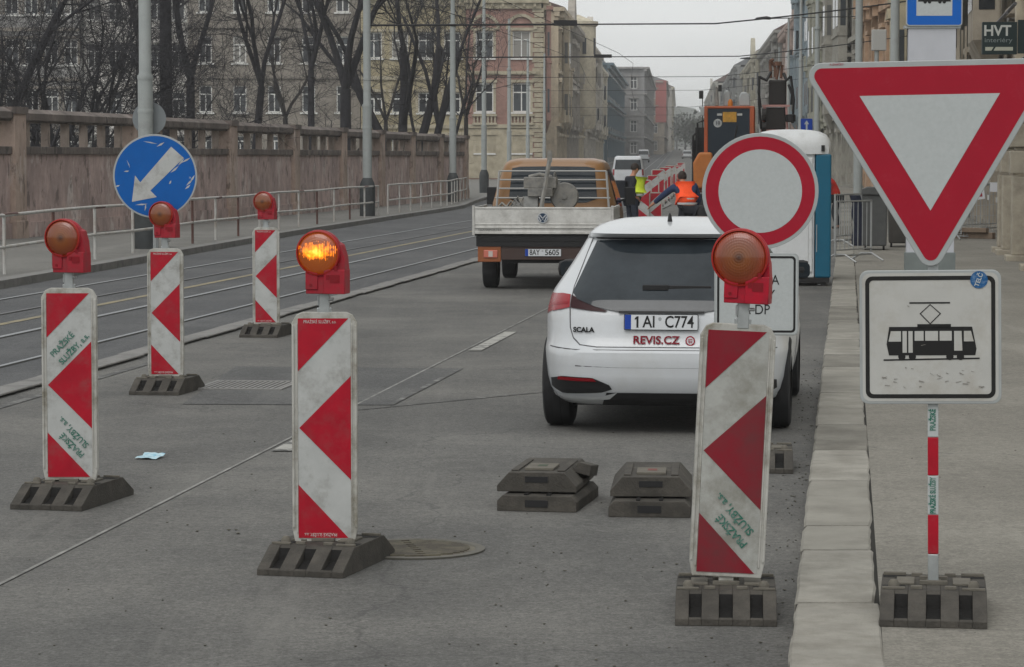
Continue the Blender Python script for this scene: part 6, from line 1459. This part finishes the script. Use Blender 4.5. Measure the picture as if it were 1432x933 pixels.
# street row on the left
def LX(d, off=-15.75): return cl(d) + off
lrow = [('beige house with balconies next to the pink house in the street row', 246, 268, 14.6, (0.46, 0.39, 0.29), 0), ('grey stone house with tall gable in the left street row', 268.2, 292, 14.2, (0.36, 0.33, 0.29), 0), ('cream house with a round corner tower in the left street row', 292.2, 318, 14.6, (0.52, 0.47, 0.36), 0), ('pale narrow house beyond the round tower', 318.2, 350, 14.0, (0.48, 0.45, 0.40), 0), ('light cream house before the dark blue block', 350.2, 392, 12.6, (0.50, 0.46, 0.38), 0)]
for i, (lb, a, b, H, col, _) in enumerate(lrow):
    off = -15.95 + (0, .25, -.1, .3, .1)[i]
    t = house(lb, 'town_house', (LX(a, off), a), (LX(b, off), b), 14, H, fc('row_left_%s' % 'abcdefg'[i], col), fc('row_left_trim_%s' % 'abcdefg'[i], tuple(min(.62, v * 1.12) for v in col)), None, 6, far=True, z0=gz(a), roofh=2.6, roofm=M_roofg if i % 2 else M_roof, pil=True)  # trim paler than the wall: shading contrast of the relief put into colour
    Ld = ((LX(b) - LX(a)) ** 2 + (b - a) ** 2) ** .5; dress(t, Ld, H, MATS['row_left_%s' % 'abcdefg'[i]], MATS['row_left_trim_%s' % 'abcdefg'[i]], 70 + i)
    if i in (1, 3):
        L = ((LX(b) - LX(a)) ** 2 + (b - a) ** 2) ** .5
        for k, zf in ():
            mb = MB(); x = L * (k + .5) / 6; mb.box(x - 1.3, x + 1.3, -1.1, -.17, zf, zf + .2); mb.box(x - 1.3, x + 1.3, -1.1, -1.02, zf + 1.1, zf + 1.2); mb.box(x - 1.3, x - 1.22, -1.02, -.17, zf + 1.1, zf + 1.2); [mb.box(x - 1.28, x - 1.24, -1.0 + q * .16, -.96 + q * .16, zf + .2, zf + 1.1) for q in range(6)]; mb.box(x - 1.1, x - .8, -.7, -.17, zf - .5, zf); mb.build('balcony', MATS['row_left_trim_%s' % 'abcdefg'[i]], t)
        mb = MB(); x = L * .55; mb.prism([(x - 3, H + .36), (x + 3, H + .36), (x + 2.4, H + 2.0), (x + 1, H + 3.2), (x, H + 4.2), (x - 1, H + 3.2), (x - 2.4, H + 2.0)], -.3, .4); mb.build('gable', MATS['row_left_%s' % 'abcdefg'[i]], t)
    if i == 2:
        mb = MB(); mb.lathe([(1.7, 4.5), (1.9, 5.0), (1.9, H + .6), (2.15, H + .8), (2.15, H + 1.15), (1.7, H + 1.2), (.01, H + 1.9)], 18, 0, Matrix.Translation((2.2, -.4, 0)), close=False); mb.build('tower', MATS['row_left_c'], t, smooth=True)
        mb = MB()
        for k in (1, 3, 5, 7):
            a_ = math.pi + math.pi * k / 8; mb.box(-.2, .2, -.04, .04, H - 2.3, H - .6, 0, Matrix.Translation((2.2 + 1.9 * math.cos(a_), -.4 + 1.9 * math.sin(a_), 0)) @ Matrix.Rotation(a_ + math.pi / 2, 4, 'Z'))
        mb.build('tower_window', M_pane, t)
M_bg = mat('blue_glass_wall', (0.045, 0.085, 0.115), 0.25, 0.25, 0.3, spec=0.6)
house('dark blue glass office block with set back top storey', 'office_block', (LX(396, -15.2), 396), (LX(515, -15.2), 515), 16, FZ(92, 396) - gz(396), M_bg, mat('blue_trim', (0.10, 0.15, 0.18), 0.5), None, 12, far=True, z0=gz(396), roofh=0, gable=0, gablebays=3, cat='office block')
t = bpy.data.objects['office_block']
mb = MB(); H = FZ(92, 396) - gz(396); mb.box(4, 100, 1.2, 14, H + .36, H + 1.6); mb.box(8, 80, 2.0, 13, H + 1.6, H + 2.0); mb.build('top_storey', fc('top_grey', (0.22, 0.24, 0.25)), t)
mb = MB()
for k in range(5): mb.box(-.30, -.2, .4 + k * 3.7, .75 + k * 3.7, 0, H)
mb.build('glass_fins', mat('fin_pale', (0.3, 0.36, 0.38), 0.4), t)
house('grey modern block with stepped roof beyond the dark blue one', 'office_block', (LX(520, -11.5), 520), (LX(690, -11.5), 690), 16, FZ(97, 520) - gz(520), fc('block_grey', (0.24, 0.235, 0.235)), fc('block_grey_trim', (0.30, 0.29, 0.28)), None, 16, far=True, z0=gz(520), roofh=0, gable=0, gablebays=4, cat='office block')
house('beige apartment block with a red vertical stripe at its corner', 'apartment_block', (LX(700, -8.8), 700), (LX(860, -8.8), 860), 14, FZ(116, 700) - gz(700), fc('block_beige', (0.33, 0.28, 0.22)), fc('block_beige_trim', (0.30, 0.26, 0.22)), None, 16, far=True, z0=gz(700), roofh=2.5, roofm=M_roofg, gable=0, gablebays=3, cat='apartment block')
t = bpy.data.objects['apartment_block']; H = FZ(116, 700) - gz(700)
mb = MB(); mb.box(-.5, 3.0, -.5, 2.2, 8, H + .5); mb.build('red_stripe', mat('stripe_red', (0.30, 0.06, 0.05), 0.7), t)
house('pale block at the far end of the left row', 'apartment_block', (LX(880, -7.5), 880), (LX(1200, -7.5), 1200), 14, 20, fc('block_pale', (0.30, 0.28, 0.25)), c_cream, None, 20, far=True, z0=gz(880), roofh=3, cat='apartment block')
# right row, A far -> B near
rrow = [('stone house with rusticated pillars at the pavement, nearest on the right', 30, 53.5, 16, (0.36, 0.32, 0.25), 3.4, 6, False), ('beige house with shop front behind the stop column', 56, 84, 17, (0.27, 0.24, 0.195), 3.7, 7, False), ('grey green house behind the give way sign in the right row', 84.2, 108, 18, (0.20, 0.205, 0.18), 3.4, 6, False), ('cream house with tall pilasters in the right row', 108.2, 132, 19, (0.34, 0.30, 0.21), 4.3, 6, True), ('orange tinted house in the right row above the toilet', 132.2, 158, 19.5, (0.34, 0.235, 0.16), 4.9, 6, True), ('grey ornate house with bay windows in the right row', 158.2, 188, 18, (0.25, 0.24, 0.21), 4.9, 6, True), ('pale green house in the right row behind the boom', 188.2, 222, 17.5, (0.27, 0.27, 0.22), 5.6, 7, True), ('bluish painted house behind the excavator boom', 222.5, 262, 16.2, (0.20, 0.25, 0.28), 6.3, 7, True), ('rosy beige house with tall gable farther along the right row', 262.2, 318, 15.2, (0.32, 0.25, 0.22), 7.0, 8, True), ('dull grey house farther along the right row', 318.2, 390, 15.5, (0.22, 0.215, 0.20), 6.6, 9, True), ('cream house with steep roof far along the right row', 390.2, 500, 15.5, (0.30, 0.28, 0.22), 6.6, 12, True), ('dark grey house near the end of the right row', 500.2, 660, 16.5, (0.18, 0.185, 0.18), 5.6, 14, True), ('pale farthest house of the right row', 661, 900, 17, (0.28, 0.27, 0.24), 3.8, 16, True)]
for i, (lb, a, b, H, col, off, bays, far) in enumerate(rrow):
    n_ = 'abcdefghijklmno'[i]
    t = house(lb, 'town_house', (cl(b) + off, b), (cl(a) + off, a), 12, H, fc('row_right_%s' % n_, tuple(min(.55, v * 1.25) for v in col)), fc('row_right_trim_%s' % n_, tuple(min(.6, v * 1.35) for v in col)), None, bays, far=far, z0=gz(a), roofh=3.4, roofm=M_roofg if i % 3 else M_roof, pil=True, gable=1, gablebays=0)  # paler trim again carries the relief's shading contrast as colour
    L = ((cl(b) - cl(a)) ** 2 + (b - a) ** 2) ** .5
    if i >= 1: dress(t, L, H, MATS['row_right_%s' % n_], MATS['row_right_trim_%s' % n_], 90 + i)
    if 0:
        mb = MB(); x = L * .5; mb.box(x - 2.2, x + 2.2, -1.0, -.23, 4.2, H - 2); mb.box(x - 2.4, x + 2.4, -1.15, -.2, H - 2, H - 1.6); mb.prism([(x - 2.2, 3.3), (x + 2.2, 3.3), (x + 2.2, 4.2), (x - 2.2, 4.2)], -.7, -.23); mb.build('bay_oriel', MATS['row_right_%s' % n_], t)
        mb = MB()
        for f in range(4): mb.box(x - 1.9, x - .2, -1.02, -.99, 5.2 + f * 3.6, 7.3 + f * 3.6); mb.box(x + .2, x + 1.9, -1.02, -.99, 5.2 + f * 3.6, 7.3 + f * 3.6)
        mb.build('bay_window', M_pane, t)
    if i >= 4 and i % 2 == 0:
        mb = MB(); x = L * .5; mb.prism([(x - 3, H + .36), (x + 3, H + .36), (x + 2.4, H + 2.2), (x, H + 4.4), (x - 2.4, H + 2.2)], -.3, .4); mb.build('gable', MATS['row_right_%s' % n_], t)
# rusticated pillars on the near stone house
nh = [o for o in bpy.data.objects if o.get('label', '').startswith('stone house with rust')][0]
Lh = math.hypot(cl(53.5) - cl(30), 23.5)
for (xc, pw) in ((.3, .46), (1.75, .44), (4.8, .46), (9.0, .46)):
    mb = MB(); mb.box(xc - pw / 2 - .1, xc + pw / 2 + .1, -.62, -.225, -.02, .18); mb.box(xc - pw / 2, xc - pw * .12, -.52, -.225, .18, 1.55); mb.box(xc + pw * .12, xc + pw / 2, -.52, -.225, .18, 1.55); mb.box(xc - pw * .12, xc + pw * .12, -.42, -.225, .18, 1.55)
    z = 1.6
    while z < 3.4:
        mb.box(xc - pw / 2 - .03, xc + pw / 2 + .03, -.56, -.225, z, z + .40); mb.box(xc - pw / 2 + .04, xc + pw / 2 - .04, -.48, -.225, z + .40, z + .46); z += .46
    mb.build('rusticated_pillar', mat('pillar_stone', (0.37, 0.335, 0.27), 0.85, 0.15, 4, 0.4, 20, dirt_or_sheen=(0.16, 0.14, 0.11, 0.6), dscale=3, dthr=.58), nh, bevel=.02)
# shop sign
dH = 46.0; sH = F / dH; xh = (1395 - CX) / sH; zh = CAMZ + (HZ - 54.5) / sH
hv = thing('shop_sign', 'dark square hanging shop sign with white letters and pale bar', 'shop sign', (xh, dH, zh), R(-3))
M_hv = mat('sign_dark_green', (0.018, 0.032, 0.034), 0.5)
mb = MB(); mb.prism(rrect(48 / sH, 45 / sH, .01), 0, .12); mb.build('sign_board', M_hv, hv, bevel=.004)
mb = MB(); mb.box(.3, .62, .02, .10, -.25, .30); mb.build('sign_mount', M_hv, hv)
M_ht = mat('sign_letter_grey', (0.50, 0.52, 0.50), 0.5)
text('lettering', 'HVT', .24, M_ht, hv, (-.035, -.003, .115), bold=.006, bx=.44); text('lettering', 'interiéry', .105, mat('sign_letter_dim', (0.20, 0.23, 0.23), 0.5), hv, (-.02, -.003, -.035), bx=.45)
mb = MB(); mb.sheet([(-.235, -.205), (-.135, -.205), (-.10, -.145), (-.235, -.145)], -.003); mb.sheet([(-.10, -.205), (.215, -.205), (.215, -.145), (-.065, -.145)], -.003); mb.build('pale_bar', mat('bar_pale', (0.42, 0.43, 0.36), 0.5), hv)
# steel brace of the sign / awning
mb = MB(); a = P(1432, 35, 50.4); b = P(1398, 95, 51.6); mb.tube([P(1420, 5, 50.6), P(1388, 40, 53)], .035, 6); mb.tube([P(1440, 75, 50.4), P(1408, 100, 53)], .03, 6); mb.tube([P(1378, 50, 53.2), P(1408, 18, 50.6)], .03, 6); tag(mb.build('awning_brace', mat('brace_grey', (0.10, 0.10, 0.105), 0.5)), 'grey diagonal steel braces beside the hanging shop sign', 'brace')
# white box on a pole and small blue sign
c_ = P(1230, 56, 75); mb = MB(); mb.box(-.19, .19, 0, .25, -.28, .28); o = mb.build('cabinet_box', mat('box_white', (0.42, 0.42, 0.40), 0.5), loc=c_, bevel=.02); tag(o, 'small white box mounted high on a post left of the stop column', 'box')
mb = MB(); mb.tube([(c_.x - .06, 75.1, .08), (c_.x - .06, 75.1, c_.z - .28)], .06, 8); tag(mb.build('thin_post', M_pole), 'thin grey post carrying the small white box', 'post')
c_ = P(1128, 175, 100); mb = MB(); mb.prism(rrect(.42, .46, .02), 0, .01); o = mb.build('one_way_sign', M_plblue, loc=c_); tag(o, 'small blue square sign with white upward arrow left of the give way sign', 'road sign')
mb = MB(); mb.sheet([(-.03, -.17), (.03, -.17), (.03, .03), (.09, .03), (0, .17), (-.09, .03), (-.03, .03)], -.003); mb.build('arrow', M_whS2, o)
mb = MB(); mb.tube([(0, .03, -c_.z + .08), (0, .03, .25)], .03, 8); mb.build('post', M_alu, o)
# hills and far trees at the end of the street
mb = MB(); n_ = 120; vs = []; rr = random.Random(21)
for i in range(n_ + 1):
    x = -500 + 1300 * i / n_; h = 21 + 5 * math.sin(x * .013) + 2.5 * math.sin(x * .07 + 1) + rr.uniform(-1.3, 1.3) + (7 if 105 < x < 125 else 0)
    vs += [(x, 1750, 0), (x, 1752, h * .8), (x, 1800, h), (x, 1980, h * .9)]
mb.add(vs, [(i * 4 + j, (i + 1) * 4 + j, (i + 1) * 4 + j + 1, i * 4 + j + 1) for i in range(n_) for j in range(3)]); struct(mb.build('hills', mat('wooded_hill', (0.05, 0.06, 0.045), 0.95, 0.4, .05), smooth=True))

# ------------------------------------------------------------------ bare trees
M_bark = mat('bark_dark', (0.028, 0.027, 0.031), 0.95, 0.3, 6, 0.5, 20); M_bark2 = mat('bark_brown', (0.03, 0.026, 0.024), 0.95, 0.3, 6, 0.5, 20)
def tree(label, x, y, r0, H, seed, trunks=1, split=3.0, spread=.35, m=None, twigs=True, lean=0.0, name='bare_tree', levels=5):
    rr = random.Random(seed); t = thing(name, label, 'tree' if name != 'bare_shrub' else 'shrub', (x, y, .0), 0, 'leafless trees behind the wall')
    tk_ = MB(); lb_ = MB(); tw = MB()
    def grow(p, d, L, r_, lev, mb_):
        n = 4 if lev < 2 else 3; pts = [p]; rad = [r_]; q = p.copy(); dd = d.copy()
        for k in range(n):
            dd = (dd + Vector((rr.gauss(0, .10), rr.gauss(0, .10), rr.gauss(.02, .05)))).normalized(); q = q + dd * L / n; pts.append(q.copy()); rad.append(max(.006, r_) * (1 - .32 * (k + 1) / n))
        (mb_ if lev < 1 else (lb_ if lev < 3 else tw)).tube(pts, rad, 8 if lev < 2 else (5 if lev < 3 else 3), caps=False)
        if lev >= levels: return
        for k in range(3 if lev >= 2 else 2):
            f = rr.uniform(.55, 1.0) if k else 1.0
            i = min(n, max(1, int(f * n))); a = rr.uniform(0, 2 * math.pi); sp_ = spread * rr.uniform(.7, 1.6) * (1 + lev * .25)
            u = dd.orthogonal().normalized(); v = dd.cross(u); nd = (dd + (u * math.cos(a) + v * math.sin(a)) * sp_ + Vector((0, 0, .1))).normalized()
            grow(pts[i], nd, L * rr.uniform(.58, .82), rad[i] * rr.uniform(.55, .75), lev + 1, lb_)
        if lev <= 4:
            for k in range((7, 12, 7, 4, 3)[lev]):
                i = rr.randint(1, n); a = rr.uniform(0, 2 * math.pi); u = dd.orthogonal().normalized(); v = dd.cross(u); nd = (dd * .4 + (u * math.cos(a) + v * math.sin(a))).normalized()
                grow(pts[i], nd, min(L * .5, .35 + .9 * rr.random()), min(.018, rad[i] * .35), max(levels - (1 if lev < 3 else 0), 3), tw)
    if trunks == 1:
        top = Vector((lean * split, 0, split)); tk_.tube([(0, 0, -.2), (0, 0, .4), (lean * split * .5, 0, split * .5), top], [r0 * 1.35, r0 * 1.05, r0 * .95, r0 * .88], 12, caps=False)
        for k in range(3):
            a = k * 2.1 + rr.random(); grow(top, Vector((math.cos(a) * spread, math.sin(a) * spread, 1)).normalized(), (H - split) * .42, r0 * .62, 1, lb_)
    else:
        for k in range(trunks):
            a = (k - (trunks - 1) / 2) * spread * .8; grow(Vector((a * .6, 0, -.1)), Vector((a, rr.uniform(-.15, .15), 1)).normalized(), H * .45, r0 * rr.uniform(.7, 1), 0, tk_)
    mm = m or M_bark
    tk_.build('trunk', mm, t, smooth=True); lb_.build('branches', mm, t, smooth=True); tw.build('crown', mm, t)
    return t
def tx(px_, d): return (px_ - CX) * d / F
tree('thick straight dark trunk just right of the nearest tram pole', tx(234, 92), 92, .22, 15, 1, split=8.0)
tree('forked tree right of the thick straight trunk, limb bending right', tx(268, 100), 100, .17, 13, 2, split=4.6, spread=.32)
tree('slim leaning tree in front of the grey brown house', tx(350, 104), 104, .15, 13, 33, split=4.5, spread=.3, lean=.10)
tree('dark tree with three rising limbs left of the second tram pole', tx(484, 112), 112, .24, 15, 4, split=4.6, spread=.30)
tree('slim brown trunk beside the three limbed tree', tx(436, 116), 116, .15, 13, 5, split=5.5, spread=.25)
tree('many stemmed dark tree between the second and third tram poles', tx(577, 120), 120, .24, 15, 6, trunks=4, spread=.30)
tree('small many stemmed tree left of the third tram pole', tx(612, 128), 128, .12, 11, 7, trunks=3, spread=.35)
tree('dense dark tree at the left edge', tx(8, 80), 80, .20, 12, 8, split=2.8, spread=.5)
tree('bushy tree with fanning branches left of the nearest tram pole', tx(84, 84), 84, .11, 9, 9, trunks=5, spread=.42, levels=4)
tree('low tangle of branches near the left edge above the wall', tx(45, 88), 88, .10, 9, 10, trunks=5, spread=.5, levels=4)
tree('thin brown tree close behind the nearest tram pole', tx(196, 98), 98, .11, 12, 11, split=6, spread=.3, m=M_bark2)
tree('bare tree whose twigs spread over the pink house', tx(652, 150), 150, .13, 11, 12, split=4, spread=.45, m=M_bark2)
tree('distant bare tree in front of the ochre house', tx(540, 165), 165, .14, 12, 13, split=4, spread=.45, m=M_bark2)
tree('distant bare tree in front of the pale house', tx(150, 150), 150, .13, 13, 14, split=4, spread=.5, m=M_bark2)
tree('distant bare tree in front of the grey brown house', tx(400, 150), 150, .15, 12, 15, split=4, spread=.5, m=M_bark2)

for k, (px_, d_, hh_, lb) in enumerate(((958, 900, 12, 'small dark far tree closing the street beside the excavator'), (946, 1050, 14, 'small hazy tree at the end of the street'), (968, 760, 10, 'dark far tree just left of the excavator cab'), (936, 1150, 13, 'small hazy tree beyond the pale far block'), (975, 600, 9, 'bushy dark tree left of the excavator mirror'))):
    o = tree(lb, tx(px_, d_), d_, .3, hh_, 60 + k, split=2.5, spread=.5, levels=4, m=M_bark2)
    lf = MB(); rl = random.Random(k)
    for q in range(420):
        a, b, c0 = rl.gauss(0, hh_ * .2), rl.gauss(0, hh_ * .2), hh_ * .62 + rl.gauss(0, hh_ * .17); e = rl.uniform(.25, .5)
        u = Vector((rl.gauss(0, 1), rl.gauss(0, 1), rl.gauss(0, 1))).normalized() * e; v = u.orthogonal().normalized() * e
        p_ = Vector((a, b, max(1.5, c0))); lf.add([p_ - u, p_ + v, p_ + u, p_ - v], [(0, 1, 2, 3)])
    lf.build('leaves', mat('far_leaves', (0.05, 0.06, 0.045), 0.9, 0.3, 1), o); o.location.z = gz(d_)
for k, (px_, d_, lb) in enumerate(((20, 76, 'dense twiggy shrub above the wall at the far left edge'), (62, 78, 'second twiggy shrub above the wall near the left edge'), (105, 82, 'spreading twiggy shrub above the wall between left edge and tram pole'), (128, 92, 'thin twiggy shrub just left of the nearest tram pole'), (420, 124, 'twiggy shrub between the grey brown house and the three limbed tree'))):
    tree(lb, tx(px_, d_), d_, .05, 7.5, 40 + k, trunks=6, spread=.5, name='bare_shrub', levels=4)

# ------------------------------------------------------------------ haze
mb = MB(); mb.box(-560, 860, -40, 1990, -1.1, 43); hz = mb.build('haze', mat('haze_unused', (1, 1, 1)))
hm = bpy.data.materials.new('haze_air'); hm.use_nodes = True; n = hm.node_tree.nodes; n.clear(); oo = n.new('ShaderNodeOutputMaterial'); pv = n.new('ShaderNodeVolumePrincipled')
pv.inputs['Color'].default_value = (0.97, 0.985, 1.0, 1); pv.inputs['Density'].default_value = 0.00042; pv.inputs['Anisotropy'].default_value = 0.2
hm.node_tree.links.new(pv.outputs[0], oo.inputs['Volume']); hz.data.materials.clear(); hz.data.materials.append(hm); struct(hz, 'stuff')
